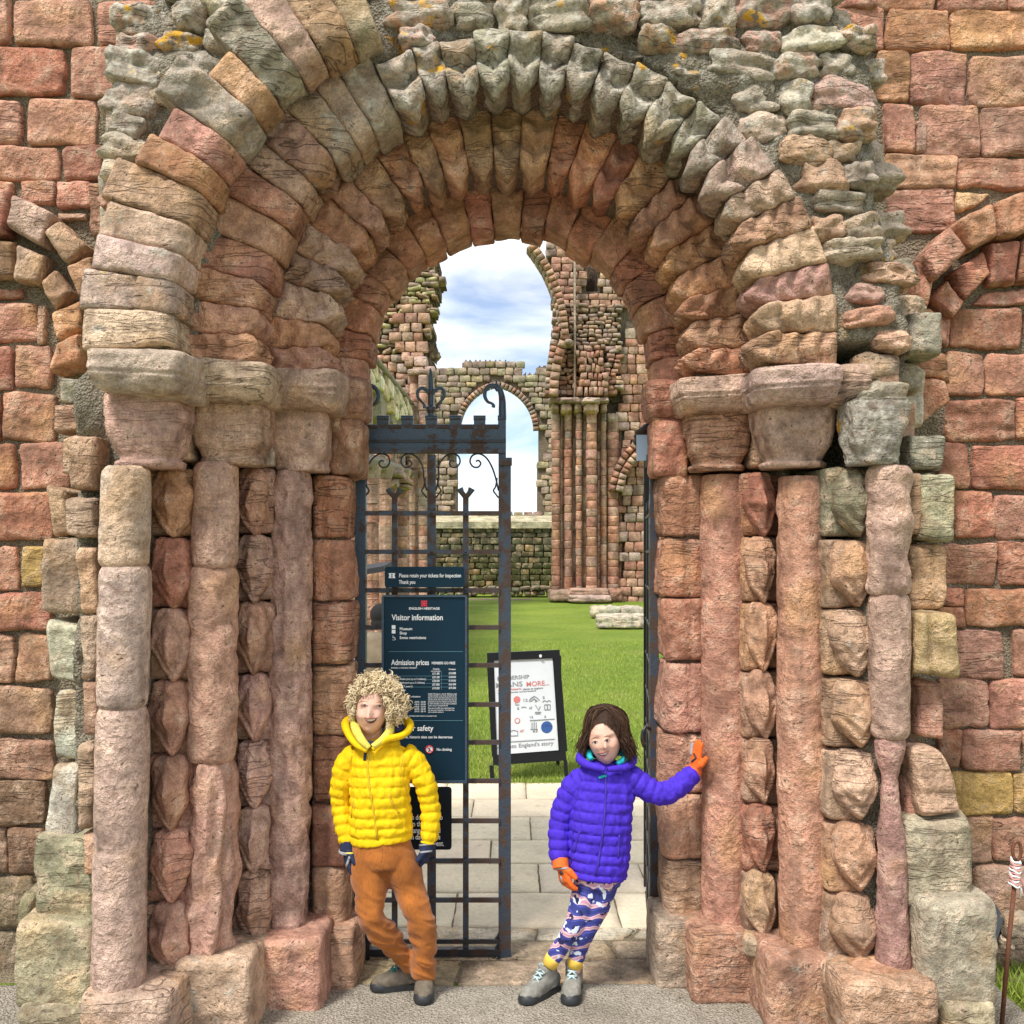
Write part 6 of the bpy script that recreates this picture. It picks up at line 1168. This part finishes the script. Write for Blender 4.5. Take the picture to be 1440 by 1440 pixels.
# ------------------------------------------------------------------ the child in yellow
bd = 4.45
def B(x, y, dd=0.): return W(x, y, bd+dd)
boy = thing('person', (X(552, 4.47), 4.47, 0), 'smiling child with curly blond hair and yellow puffer jacket leaning on the left jamb', 'person')
BP = head_parts(B(522, 996, -.01), .232, R(-3), R(2), 1.3)
BP += [limb([B(523, 1022, .02), B(525, 1048, .03), B(532, 1075, .03)], [.044, .044, .06]), limb([B(530, 1062, .03), B(534, 1110, .02), B(538, 1165, .0), B(541, 1200, 0)], [.085, .10, .10, .11], asp=.75),
       limb([B(500, 1066, .02), B(484, 1075, .02), B(479, 1125, .03), B(488, 1186, -.01)], [.04, .038, .03, .02]), limb([B(565, 1066, .03), B(588, 1072, .03), B(603, 1120, .03), B(602, 1184, .0)], [.04, .038, .03, .02]),
       limb([B(522, 1195), B(518, 1240, -.02), B(521, 1286, -.06), B(553, 1322, .02), B(579, 1356, .06)], [.06, .05, .036, .03, .026]), limb([B(558, 1195), B(576, 1240), B(591, 1286, -.02), B(597, 1330, -.01), B(599, 1375, .01)], [.06, .05, .036, .03, .026])]
body, bb = organic('body', BP, .0042, 'skin', boy, None, 1)
def jack_disp(P, N): return .0022*fbm(P*np.array([1, 1, .35]), 60, 2, 11) + .0035*(.5-np.abs(fbm(P*np.array([1.6, 1.6, 1]), 20, 2, 4)))*1.6 + .004*fbm(P, 9, 2, 5)
def torso(pts, rx, ry, pitch, amp, tilt=0.):
    P, A = spline(pts, rx, 6); _, Bb = spline(pts, ry, 6); L = np.concatenate([[0], np.cumsum(np.linalg.norm(np.diff(P, axis=0), axis=1))]); s = np.arange(0, L[-1], .0045)
    P = np.stack([np.interp(s, L, P[:, i]) for i in range(3)], 1); A = np.interp(s, L, A); Bb = np.interp(s, L, Bb); w_ = amp*(np.abs(np.sin(math.pi*s/pitch))**.5-.7)*(1+.35*vn(np.stack([np.floor(s/pitch)*1.7, s*0, s*0], -1), 5)); return loft(P, A+w_, Bb+w_, 36, power=2.3)
JP = [torso([B(533, 1036, .02), B(534, 1046, .02), B(534, 1056, .015), B(534, 1075, .01), B(535, 1120), B(536, 1165), B(537, 1182)], [.055, .085, .114, .130, .127, .132, .130], [.055, .075, .088, .096, .104, .108, .104], .0415, .011),
      limb([B(503, 1062, .01), B(488, 1074, .01), B(480, 1100, .01), B(479, 1130, .02), B(484, 1165, .0), B(490, 1189, -.01)], [.054, .050, .045, .041, .038, .032], puff=.008, pitch=.0415), limb([B(566, 1062, .01), B(584, 1074, .01), B(597, 1100, .0), B(604, 1130, .01), B(606, 1160, .0), B(602, 1187, -.01)], [.055, .051, .046, .042, .039, .032], puff=.008, pitch=.0415)]
jk, jb = organic('jacket', JP, .0045, 'yellow_cloth', boy, jack_disp, 1)
onsurf('zip', jb, [[(519, 1052), (517, 1080), (520, 1110), (526, 1145), (531, 1181)]], .0055, 'zip_yellow', jk, .0); onsurf('zip_pull', jb, [[(514, 1058), (512.5, 1069)]], .006, 'navy_cloth', jk, .004)
onsurf('pocket_zip', jb, [[(547, 1117), (552, 1130), (561, 1144)]], .005, 'zip_yellow', jk, .001); onsurf('pocket_zip', jb, [[(497, 1122), (494, 1150)]], .004, 'zip_yellow', jk, .001)
onsurf('seam', jb, [[(496, 1052), (493, 1075), (495, 1110), (499, 1150), (501, 1178)], [(569, 1056), (563, 1078), (567, 1098), (574, 1125), (582, 1160)]], .0022, 'zip_yellow', jk, .0)
# collar, hood, fleece
def ringtube(name, pts, r, mat, par, asp=(1, 1), up=None):
    P, A = spline(pts, r, 6); V, F = loft(P, A*asp[0], A*asp[1], 14, up or (0, 0, 1)); return obj_from(name, V, F, M[mat], par)
ringtube('fleece_collar', [B(519, 1052, -.105), B(508, 1040, -.095), B(500, 1024, -.055), B(502, 1014, .02), B(522, 1012, .07), B(545, 1016, .05), B(549, 1026, -.03), B(538, 1040, -.08), B(524, 1050, -.103)], [.012, .018, .020, .022, .022, .022, .020, .016, .012], 'yellow_fleece', boy)
ringtube('hood', [B(516, 1056, -.10), B(500, 1046, -.085), B(489, 1030, -.04), B(487, 1016, .03), B(505, 1012, .09), B(545, 1010, .10), B(570, 1014, .05), B(577, 1022, -.01), B(566, 1034, -.05), B(543, 1040, -.08), B(524, 1054, -.10)], [.010, .014, .016, .020, .03, .03, .022, .016, .015, .014, .010], 'yellow_cloth', boy)
V, F = ell(B(558, 1024, .01), (.036, .05, .022)); obj_from('hood_lining', V, F, M['navy_cloth'], boy); V, F = ell(B(493, 1028, .02), (.02, .05, .03)); obj_from('hood_lining', V, F, M['navy_cloth'], boy)
V, F = ell(B(519, 1046, -.055), (.026, .03, .014)); obj_from('shirt', V, F, M['navy_cloth'], boy)
def tdisp(P, N): return .010*fbm(P*np.array([1, 1, .8]), 9, 2, 14)+.016*(.4-np.abs(fbm(P@np.array([[1, 0, .5], [0, 1, 0], [-.5, 0, 1]])*np.array([.6, .6, 2.2]), 12, 2, 21)))*np.clip((.62-P[:, 2])*3, .25, 1)-.004
TP = [loft([B(536, 1160), B(537, 1180), B(539, 1200), B(540, 1214)], [.125, .135, .142, .13], [.09, .10, .105, .10], 28),
      limb([B(521, 1195), B(519, 1220, -.01), B(521, 1255, -.04), B(522, 1286, -.06), B(538, 1310, -.02), B(560, 1336, .03), B(579, 1358, .07)], [.085, .086, .076, .066, .058, .054, .050], asp=1.0),
      limb([B(556, 1195), B(566, 1222), B(578, 1255), B(590, 1288, -.03), B(595, 1320, -.01), B(597, 1345, .0), B(597, 1372, .02)], [.086, .086, .076, .064, .058, .055, .056], asp=1.0)]
tr_, tb = organic('trousers', TP, .006, 'ochre_corduroy', boy, tdisp, 2)
onsurf('seam', tb, [[(537, 1186), (538, 1200), (536, 1212)], [(505, 1190), (501, 1204)]], .0015, 'ochre_corduroy', tr_, 0)
boot(boy, B(578, 1350, .08)*[1, 1, 0]+[0, 0, .1], W(528, 1372, 4.50), .235, 'boot_brown', 'teal_lace'); boot(boy, np.array([X(598, 4.5), 4.52, .1]), np.array([X(598, 4.4)-.006, 4.38, 0]), .235, 'boot_brown', 'teal_lace')
# gloves
hp, tips, th = hand_parts(B(489, 1190, -.02), (.02, -.03, -1), (.9, .3, 0), (.2, -1, 0), .152, .28, .0115)
gl, gb = organic('glove', hp+[limb([B(490, 1182, -.015), B(489, 1196, -.02)], [.034, .034])], .0035, 'navy_cloth', boy, None, 1)
ringtube('glove_strap', [B(489, 1197, -.02)+np.array([.036*math.cos(a), .034*math.sin(a), .002*math.sin(a)]) for a in np.linspace(0, 2*math.pi, 14)], [.007]*14, 'grey_strap', gl, (.5, 1)); onsurf('glove_stripe', gb, [[(492, 1205), (488, 1216), (486, 1228), (491, 1238)]], .006, 'grey_strap', gl, .0)
onsurf('glove_stripe', gb, [[(481, 1200), (497, 1200)]], .004, 'yellow_fleece', gl, .001)
hp, tips, th = hand_parts(B(601, 1188, .0), (-.15, .12, -1), (-.9, .2, 0), (.1, -1, 0), .14, .75, .0115)
gl, gb = organic('glove', hp+[limb([B(603, 1180, -.0), B(600, 1196, .0)], [.036, .037])], .0035, 'navy_cloth', boy, None, 1)
onsurf('glove_stripe', gb, [[(590, 1189), (613, 1186)], [(591, 1199), (613, 1196)]], .0045, 'grey_strap', gl, .0)
# face
FX = lambda pts, dx=0, dy=0: [(x+dx, y+dy) for x, y in pts]
fc = lambda n, x, y, w, h, a=0: [(x+w*math.cos(t)*math.cos(a)-h*math.sin(t)*math.sin(a), y+w*math.cos(t)*math.sin(a)+h*math.sin(t)*math.cos(a)) for t in np.linspace(0, 2*math.pi, n, endpoint=False)]
fill('mouth', bb, [(512.5, 1009.5), (516, 1011), (521, 1011.5), (526, 1011), (530.5, 1009.8), (528, 1014), (524, 1017), (519, 1017), (515.5, 1014.5)], 'mouth_dark', body, .0022); fill('teeth', bb, [(514.4, 1010.6), (517, 1011.1), (521, 1011.4), (526, 1011.2), (528.6, 1010.7), (526, 1012.9), (522, 1014.2), (518, 1014), (515.6, 1012.5)], 'white_tooth', body, .0034)
onsurf('lips', bb, [[(512, 1009), (516, 1009.8), (520, 1009.8), (522, 1010), (526, 1009.8), (531, 1009.2)], [(513.5, 1012), (517, 1016.2), (521, 1017.8), (525.5, 1016.4), (529.5, 1012.5)]], [.0008, .0018, .0024, .0018, .0008], 'lip', body, .002)
for sx_, y_ in ((512.5, 992.3), (533.5, 993.2)):
    fill('eye', bb, fc(10, sx_, y_, 4.0, 1.35), 'eye_white', body, .0022); fill('iris', bb, fc(8, sx_+.3, y_, 1.6, 1.3), 'iris', body, .0032); onsurf('lashes', bb, [[(sx_-4.6, y_+.3), (sx_-1.5, y_-1.6), (sx_+1.5, y_-1.6), (sx_+4.6, y_+.5)]], .0011, 'brow_dark', body, .003)
    onsurf('eyebrow', bb, [[(sx_-5.5, y_-5), (sx_, y_-6.5), (sx_+5.5, y_-5)]], [.0008, .002, .0008], 'brow_blond', body, .0002)
onsurf('nostril', bb, [[(518.5, 1003.8), (519.8, 1004.2)], [(524, 1004.2), (525.3, 1003.8)]], .0014, 'mouth_dark', body, 0)
# curls
hc = B(527, 987, -.005)
P0, F0 = cube_grid(26); D0 = P0/np.linalg.norm(P0, axis=1)[:, None]
def scr(Q): return 720+Q[..., 0]*1440/Q[..., 1], HY-(Q[..., 2]-H)*1440/Q[..., 1]
def haircap(hc0, rad, hl, zmin, mat, par, amp=.05):
    V = D0*np.array(rad)*(1+amp*vn(D0*7, 2)+amp*.6*vn(D0*17, 3))[:, None]+hc0; c = V[F0].mean(1); px, py = scr(c); line = np.interp(px, [p[0] for p in hl], [p[1] for p in hl], left=2000, right=2000)
    keep = ~((c[:, 1] < hc0[1]+.01) & (py > line)) & (c[:, 2] > zmin); F = F0[keep]; us, inv = np.unique(F, return_inverse=True); obj_from('hair', V[us], inv.reshape(F.shape), M[mat], par)
HLB = [(499, 1040), (500, 1000), (504, 983), (511, 975), (522, 972.5), (534, 974), (541, 982), (545, 998), (546, 1040)]
haircap(B(522, 994, -.005), (.080, .100, .120), HLB, Z(1024, bd), 'hair_dark', boy)
mats_ = ['hair_light', 'hair_mid', 'hair_dark']; HB = [MB(), MB(), MB()]; cnt = 0; fcx = B(522, 996, -.01)  # pale, middle and dark root tones of the blond hair
while cnt < 1900:
    v = rng.normal(size=3); v /= np.linalg.norm(v); rr = rng.uniform(.72, 1.07) if rng.random() < .90 else rng.uniform(1.05, 1.22); side = .15*(v[0] > 0)*(v[2] < .2)
    p = hc + v*np.array([.108+side*.12, .108, .113])*rr + np.array([.006, .008, .0])
    px_, py_ = 720+p[0]*1440/p[1], HY-(p[2]-H)*1440/p[1]
    if p[1] < hc[1]+.03 and py_ > np.interp(px_, [q[0] for q in HLB], [q[1] for q in HLB], left=2000, right=2000)+rng.uniform(-3, 2): continue
    if py_ > 1033 or (px_ < 500 and py_ > 1018): continue
    ax = rng.normal(size=3)*.7+np.array([v[0]*.6, v[1]*.3, -.9]); ax /= np.linalg.norm(ax); e1 = np.cross(ax, v+.01); e1 /= np.linalg.norm(e1); e2 = np.cross(ax, e1)
    Ln = rng.uniform(.02, .055); cr0 = rng.uniform(.0045, .0115); tr0 = rng.uniform(1.2, 2.6); t = np.linspace(0, 1, 20); ph = rng.uniform(0, 6.3)
    Q = p+ax*(t-.5)[:, None]*Ln+(e1*np.cos(t*tr0*6.28+ph)[:, None]+e2*np.sin(t*tr0*6.28+ph)[:, None])*cr0*(1-.3*t)[:, None]
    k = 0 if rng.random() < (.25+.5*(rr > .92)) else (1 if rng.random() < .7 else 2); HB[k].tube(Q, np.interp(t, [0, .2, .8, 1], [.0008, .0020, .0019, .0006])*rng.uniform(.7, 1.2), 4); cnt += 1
for k in range(3): HB[k].build('curls', M[mats_[k]], boy, smooth=True)
# ------------------------------------------------------------------ the child in violet
girl = thing('person', (X(800, 4.47), 4.47, 0), 'child in violet puffer jacket and patterned leggings, one orange glove pressed on the column', 'person')
GP = head_parts(B(850.5, 1037, -.01), .232, R(5), R(-5), .9)
shR = B(893, 1090, .0); elR = B(934, 1118, -.02); wrR = np.array([X(976, 4.47), 4.47, Z(1086, 4.47)])
GP += [limb([B(852, 1062, .02), B(851, 1082, .03), B(849, 1105, .02)], [.04, .04, .055]), limb([B(849, 1098, .02), B(846, 1150, .01), B(842, 1200), B(840, 1240)], [.08, .09, .09, .095], asp=.75),
       limb([B(818, 1098, .02), B(803, 1106, .02), B(788, 1150, .02), B(788, 1210, -.02)], [.035, .034, .028, .02]), limb([B(868, 1098, .01), B(890, 1098, .0), elR, wrR], [.03, .028, .024, .02]),
       limb([B(832, 1236), B(822, 1265, -.01), B(808, 1300, -.03), B(790, 1328, -.01), B(774, 1356, .0)], [.055, .048, .037, .03, .025]), limb([B(848, 1236), B(838, 1270), B(823, 1306, -.01), B(814, 1335, .01), B(808, 1366, .02)], [.055, .048, .037, .03, .025])]
gbody, gbb = organic('body', GP, .0042, 'skin', girl, None, 1)
JP = [torso([B(850, 1070, .02), B(850, 1080, .02), B(849, 1089, .015), B(848, 1108, .01), B(845, 1150), B(842, 1200), B(839, 1232)], [.055, .085, .118, .136, .134, .133, .126], [.055, .072, .084, .093, .098, .100, .095], .0425, .011),
      limb([B(822, 1096, .01), B(807, 1106, .01), B(795, 1130, .01), B(788, 1160, .01), B(786, 1195, -.01), B(788, 1216, -.02)], [.054, .052, .049, .045, .042, .036], puff=.009, pitch=.0425), limb([B(870, 1094, .0), B(890, 1095, .0), B(912, 1110, -.01), B(934, 1116, -.02), B(957, 1104, -.01), wrR+np.array([.0, 0, -.002])], [.053, .052, .049, .049, .046, .038], puff=.009, pitch=.0425)]
gj, gjb = organic('jacket', JP, .0045, 'violet_cloth', girl, jack_disp, 1)
onsurf('zip', gjb, [[(851, 1082), (852, 1110), (850, 1150), (845, 1190), (838, 1231)]], .0055, 'zip_violet', gj, .0); onsurf('zip_pull', gjb, [[(842, 1094), (848, 1091.5), (853, 1091)]], .006, 'teal_cloth', gj, .004)
onsurf('pocket_zip', gjb, [[(815, 1169), (811, 1185), (807, 1199)], [(871, 1174), (870, 1190), (869, 1207)]], .004, 'zip_violet', gj, .0); onsurf('seam', gjb, [[(820, 1086), (815, 1105), (809, 1130), (806, 1165), (803, 1215)], [(889, 1082), (892, 1100), (893, 1125)]], .002, 'zip_violet', gj, 0)
ringtube('hood', [B(851, 1082, -.10), B(838, 1079, -.09), B(821, 1073, -.06), B(816, 1064, .0), B(830, 1056, .07), B(862, 1053, .085), B(884, 1060, .04), B(890, 1070, -.02), B(880, 1079, -.06), B(865, 1081, -.085), B(855, 1082, -.10)], [.011, .016, .018, .020, .026, .028, .022, .018, .016, .014, .011], 'violet_cloth', girl)
for c in ([B(832, 1068, -.045), B(828, 1060, -.01), B(838, 1055, .05), B(858, 1052, .065), B(876, 1057, .035), B(880, 1066, -.02), B(868, 1074, -.055)],): ringtube('hood_lining', c, [.010, .015, .02, .022, .022, .018, .010], 'teal_cloth', girl)
LP = [loft([B(841, 1205), B(841, 1225), B(840, 1244)], [.105, .108, .10], [.085, .088, .08], 24), limb([B(830, 1236), B(821, 1265, -.01), B(808, 1300, -.03), B(792, 1326, -.01), B(778, 1348, .0)], [.068, .060, .045, .037, .032]), limb([B(850, 1234), B(840, 1268), B(824, 1306, -.01), B(815, 1332, .01), B(810, 1350, .02)], [.068, .062, .047, .038, .033])]
lg, lgb = organic('leggings', LP, .005, 'patterned_leggings', girl, lambda P, N: .003*fbm(P, 18, 2, 2), 2)
for a, b in ((B(779, 1345, .0), B(772, 1358, .0)), (B(810, 1346, .02), B(808, 1360, .02))): V, F = loft([a, a+(b-a)*.3, b], [.0335, .035, .033], [.0335, .035, .033], 18); obj_from('sock', V, F, M['sock_yellow'], girl)
boot(girl, np.array([X(770, 4.47), 4.47, .1]), np.array([X(738, 4.36), 4.36, 0]), .22, 'boot_grey', 'pale_lace'); boot(girl, np.array([X(807, 4.5), 4.50, .1]), np.array([X(802, 4.38), 4.37, 0]), .22, 'boot_grey', 'pale_lace')
# hanging glove resting on the thigh
hp, tips, th = hand_parts(B(790, 1216, -.05), (.22, -.1, -1), (.75, .5, .2), (.5, -.9, 0), .145, .35, .0115)
gl, gb = organic('glove', hp+[limb([B(788, 1208, -.03), B(789, 1222, -.05)], [.036, .036])], .0035, 'orange_glove', girl, None, 1)
onsurf('glove_strap', gb, [[(777, 1229), (792, 1227)]], .008, 'black_rubber', gl, .0); onsurf('glove_stripe', gb, [[(789, 1232), (792, 1246), (797, 1258)], [(778, 1222), (799, 1221)]], .005, 'grey_strap', gl, .0)
# glove pressed flat on the column
hp, tips, th = hand_parts(wrR+np.array([.004, .0, .01]), (.10, .06, 1), (1, .25, 0), (.35, -1, .1), .15, .03, .0115, .16)
gl, gb = organic('glove', hp+[limb([wrR+np.array([-.01, 0, -.014]), wrR+np.array([.002, 0, .02])], [.037, .036])], .0035, 'orange_glove', girl, None, 1)
onsurf('glove_stripe', gb, [[(972, 1062), (973, 1050), (976, 1040), (979, 1032)]], .0075, 'grey_strap', gl, .0); onsurf('glove_strap', gb, [[(973, 1071), (979, 1066), (976, 1060)]], .005, 'black_rubber', gl, .001)
gx0 = (845.5, 1044.0)
for sx_, y_ in ((836.8, 1044.0), (853.5, 1041.6)):
    fill('eye', gbb, fc(10, sx_, y_, 3.9, 1.8, -.13), 'eye_white', gbody, .0022); fill('iris', gbb, fc(8, sx_+.2, y_, 1.8, 1.8), 'iris', gbody, .0032); onsurf('lashes', gbb, [[(sx_-4.2, y_+.8), (sx_-1.5, y_-1.7), (sx_+1.5, y_-2.1), (sx_+4.2, y_-.4)]], .0011, 'brow_dark', gbody, .003)
    onsurf('eyebrow', gbb, [[(sx_-5, y_-4.6), (sx_, y_-6.8), (sx_+5, y_-6.4)]], [.0008, .0018, .0008], 'brow_dark', gbody, .0002)
fill('mouth', gbb, [(840, 1059.8), (845, 1060), (850, 1059), (856, 1056.8), (853.5, 1061), (849, 1063), (844, 1062.6)], 'mouth_dark', gbody, .0022); fill('teeth', gbb, [(841.5, 1060.2), (845, 1060.4), (850, 1059.3), (854.6, 1057.8), (851.5, 1061), (846, 1061.8)], 'white_tooth', gbody, .0034)
onsurf('lips', gbb, [[(839, 1059.3), (844, 1059), (848, 1058.2), (852, 1057.4), (857, 1056)], [(841, 1061.5), (845, 1063.6), (849.5, 1063.6), (854, 1060.2)]], [.0008, .0018, .0022, .0016, .0008], 'lip', gbody, .002)
onsurf('nostril', gbb, [[(844, 1053), (845, 1053.3)], [(849, 1052.2), (850.2, 1051.8)]], .0014, 'mouth_dark', gbody, 0)
# wavy hair
gc = B(853, 1034, .012); HB = [MB(), MB()]
HLG = [(826, 1075), (827, 1040), (831, 1026), (837, 1019), (845, 1016), (855, 1020), (864, 1028), (871, 1042), (875, 1058), (876, 1075)]
haircap(B(850.5, 1034, -.002), (.084, .103, .122), HLG, Z(1068, bd), 'brown_hair', girl, .04)
for k in range(900):
    ph = rng.uniform(-.30*math.pi, 1.30*math.pi) if k > 240 else rng.uniform(-.42*math.pi, -.12*math.pi)   # around the head, 0 = right, pi/2 = back, pi = left
    front = k <= 240
    p0 = gc+np.array([-.012+rng.normal(0, .012), rng.uniform(-.05, .05), .118]); rad = rng.uniform(.90, 1.08)*(1.)
    t = np.linspace(0, 1, 14); El = .5*math.pi*(1-t*1.0)
    if front: end = rng.uniform(.45, .8)
    else: end = 1.
    hxy = np.array([math.cos(ph)*.094, math.sin(ph)*.104+.010])*rad; zt = np.where(t < .5, .110*np.cos(t/.5*math.pi*.42), 0); drop = rng.uniform(.105, .165) if not front else rng.uniform(.08, .13)
    z = np.where(t < .45, .118*rad*np.cos(t/.45*math.pi*.40), .118*rad*np.cos(math.pi*.40)-(t-.45)/.55*drop); s = np.minimum(1, np.sin(np.minimum(t/.45, 1)*math.pi/2)); wv_ = .017*np.sin(t*13+rng.uniform(0, 6.3))*t; fl = np.clip(t-.55, 0, 1)*rng.uniform(.05, .55)
    Q = np.stack([gc[0]+(p0[0]-gc[0])*(1-s)+hxy[0]*s*(1+fl*2)+wv_*math.sin(ph), gc[1]+(p0[1]-gc[1])*(1-s)+hxy[1]*s*(1+fl)+wv_*math.cos(ph), gc[2]+z+.004], 1)
    px_ = 720+Q[:, 0]*1440/Q[:, 1]; py_ = HY-(Q[:, 2]-H)*1440/Q[:, 1]; infc = (Q[:, 1] < gc[1]+.01) & (py_ > np.interp(px_, [q[0] for q in HLG], [q[1] for q in HLG], left=2000, right=2000)+rng.uniform(-1, 3))
    if infc.any(): 
        c_ = int(np.argmax(infc))
        if c_ < 4: continue
        Q = Q[:c_]; 
    rr = rng.uniform(.0018, .0034); HB[0 if rng.random() < .62 else 1].tube(Q, np.interp(np.linspace(0, 1, len(Q)), [0, .15, .7, 1], [rr*.6, rr, rr*.9, rr*.25]), 5)
HB[0].build('hair_strands', M['brown_hair'], girl, smooth=True); HB[1].build('hair_strands', M['brown_hair_light'], girl, smooth=True)
# ------------------------------------------------------------------ visitor in the background, seen from behind
vd = 9.
Vp = lambda x, y, dd=0.: W(x, y, vd+dd)
vis = thing('person', (X(536, vd), vd, 0), 'visitor in tan coat and black hat, seen from behind through the gate bars', 'person')
plain('tan_coat', (.20, .155, .10), .7, nz=.25, sc=8, bd=.02); plain('black_wool', (.008, .008, .009), .9); plain('dark_trousers', (.03, .03, .035), .8)
organic('body', [ell(Vp(537, 869), (.085, .10, .12)), limb([Vp(537, 878), Vp(536, 900)], [.055, .07]), limb([Vp(536, 895), Vp(536, 960), Vp(536, 990)], [.12, .13, .13], asp=.7), limb([Vp(515, 905), Vp(508, 945), Vp(512, 985)], [.05, .04, .03]), limb([Vp(557, 905), Vp(564, 945), Vp(561, 985)], [.05, .04, .03]), limb([Vp(528, 985), Vp(527, 1040), Vp(526, 1082)], [.08, .06, .04]), limb([Vp(545, 985), Vp(545, 1040), Vp(546, 1082)], [.08, .06, .04])], .012, 'skin', vis, None, 1)
organic('coat', [limb([Vp(536, 888), Vp(536, 900), Vp(536, 940), Vp(536, 1000)], [.10, .16, .175, .185], asp=.75), limb([Vp(519, 900), Vp(508, 935), Vp(511, 975)], [.07, .065, .055]), limb([Vp(553, 900), Vp(565, 935), Vp(562, 975)], [.07, .065, .055])], .014, 'tan_coat', vis, lambda P, N: .015*fbm(P, 6, 2, 2), 1)
organic('hat', [ell(Vp(537, 864), (.105, .115, .10)), ell(Vp(537, 876), (.098, .11, .06))], .01, 'black_wool', vis, None, 1)
organic('trousers', [limb([Vp(528, 990), Vp(527, 1040), Vp(526, 1072)], [.09, .075, .06]), limb([Vp(545, 990), Vp(545, 1040), Vp(546, 1072)], [.09, .075, .06])], .014, 'dark_trousers', vis, None, 1)
for x in (526, 546): V, F = ell(Vp(x, 1079, .0)+np.array([0, .04, .0]), (.05, .13, .05)); V[:, 2] = np.maximum(V[:, 2], .0); obj_from('shoe', V, F, M['black_rubber'], vis)
# slanted dark canopy board and small table beside the visitor
kc = thing('canopy_board', (X(505, 9.6), 9.6, 0), 'dark slanted board on thin posts showing above the ticket sign at left', 'canopy')
V = [W(480, 806, 9.3), W(540, 796, 9.3), W(552, 789, 10.4), W(492, 797, 10.4)]; obj_from('board', V+[v-np.array([0, 0, .05]) for v in V], [(0,1,2,3),(7,6,5,4),(0,4,5,1),(1,5,6,2),(2,6,7,3),(3,7,4,0)], M['dark_trousers'], kc, smooth=False)
for x, d in ((484, 9.35), (545, 10.3)): m = MB(); m.tube([(X(x, d), d, 0), (X(x, d), d, Z(802, d))], .02, 8); m.build('post', M['black_iron'], kc)
tb_ = thing('ticket_table', (X(498, 8.9), 9.3, 0), 'small grey table beside the visitor, mostly hidden behind the gate post', 'table'); m = MB(); m.box(X(470, 9.3), X(517, 9.3), 9.1, 9.6, .93, .96); m.build('tabletop', M['grey_strap'], tb_)
for x in (473, 514): 
    for y in (9.15, 9.55): m = MB(); m.tube([(X(x, 9.3), y, 0), (X(x, 9.3), y, .94)], .014, 6); m.build('leg', M['black_iron'], tb_)
m = MB(); m.box(X(500, 9.3), X(512, 9.3), 9.15, 9.4, .962, 1.20); tag(m.build('leaflet_box', M['notice'] if 'notice' in M else M['plate_blue'], None), 'pale blue leaflet box standing on the small table behind the gate post', 'box')
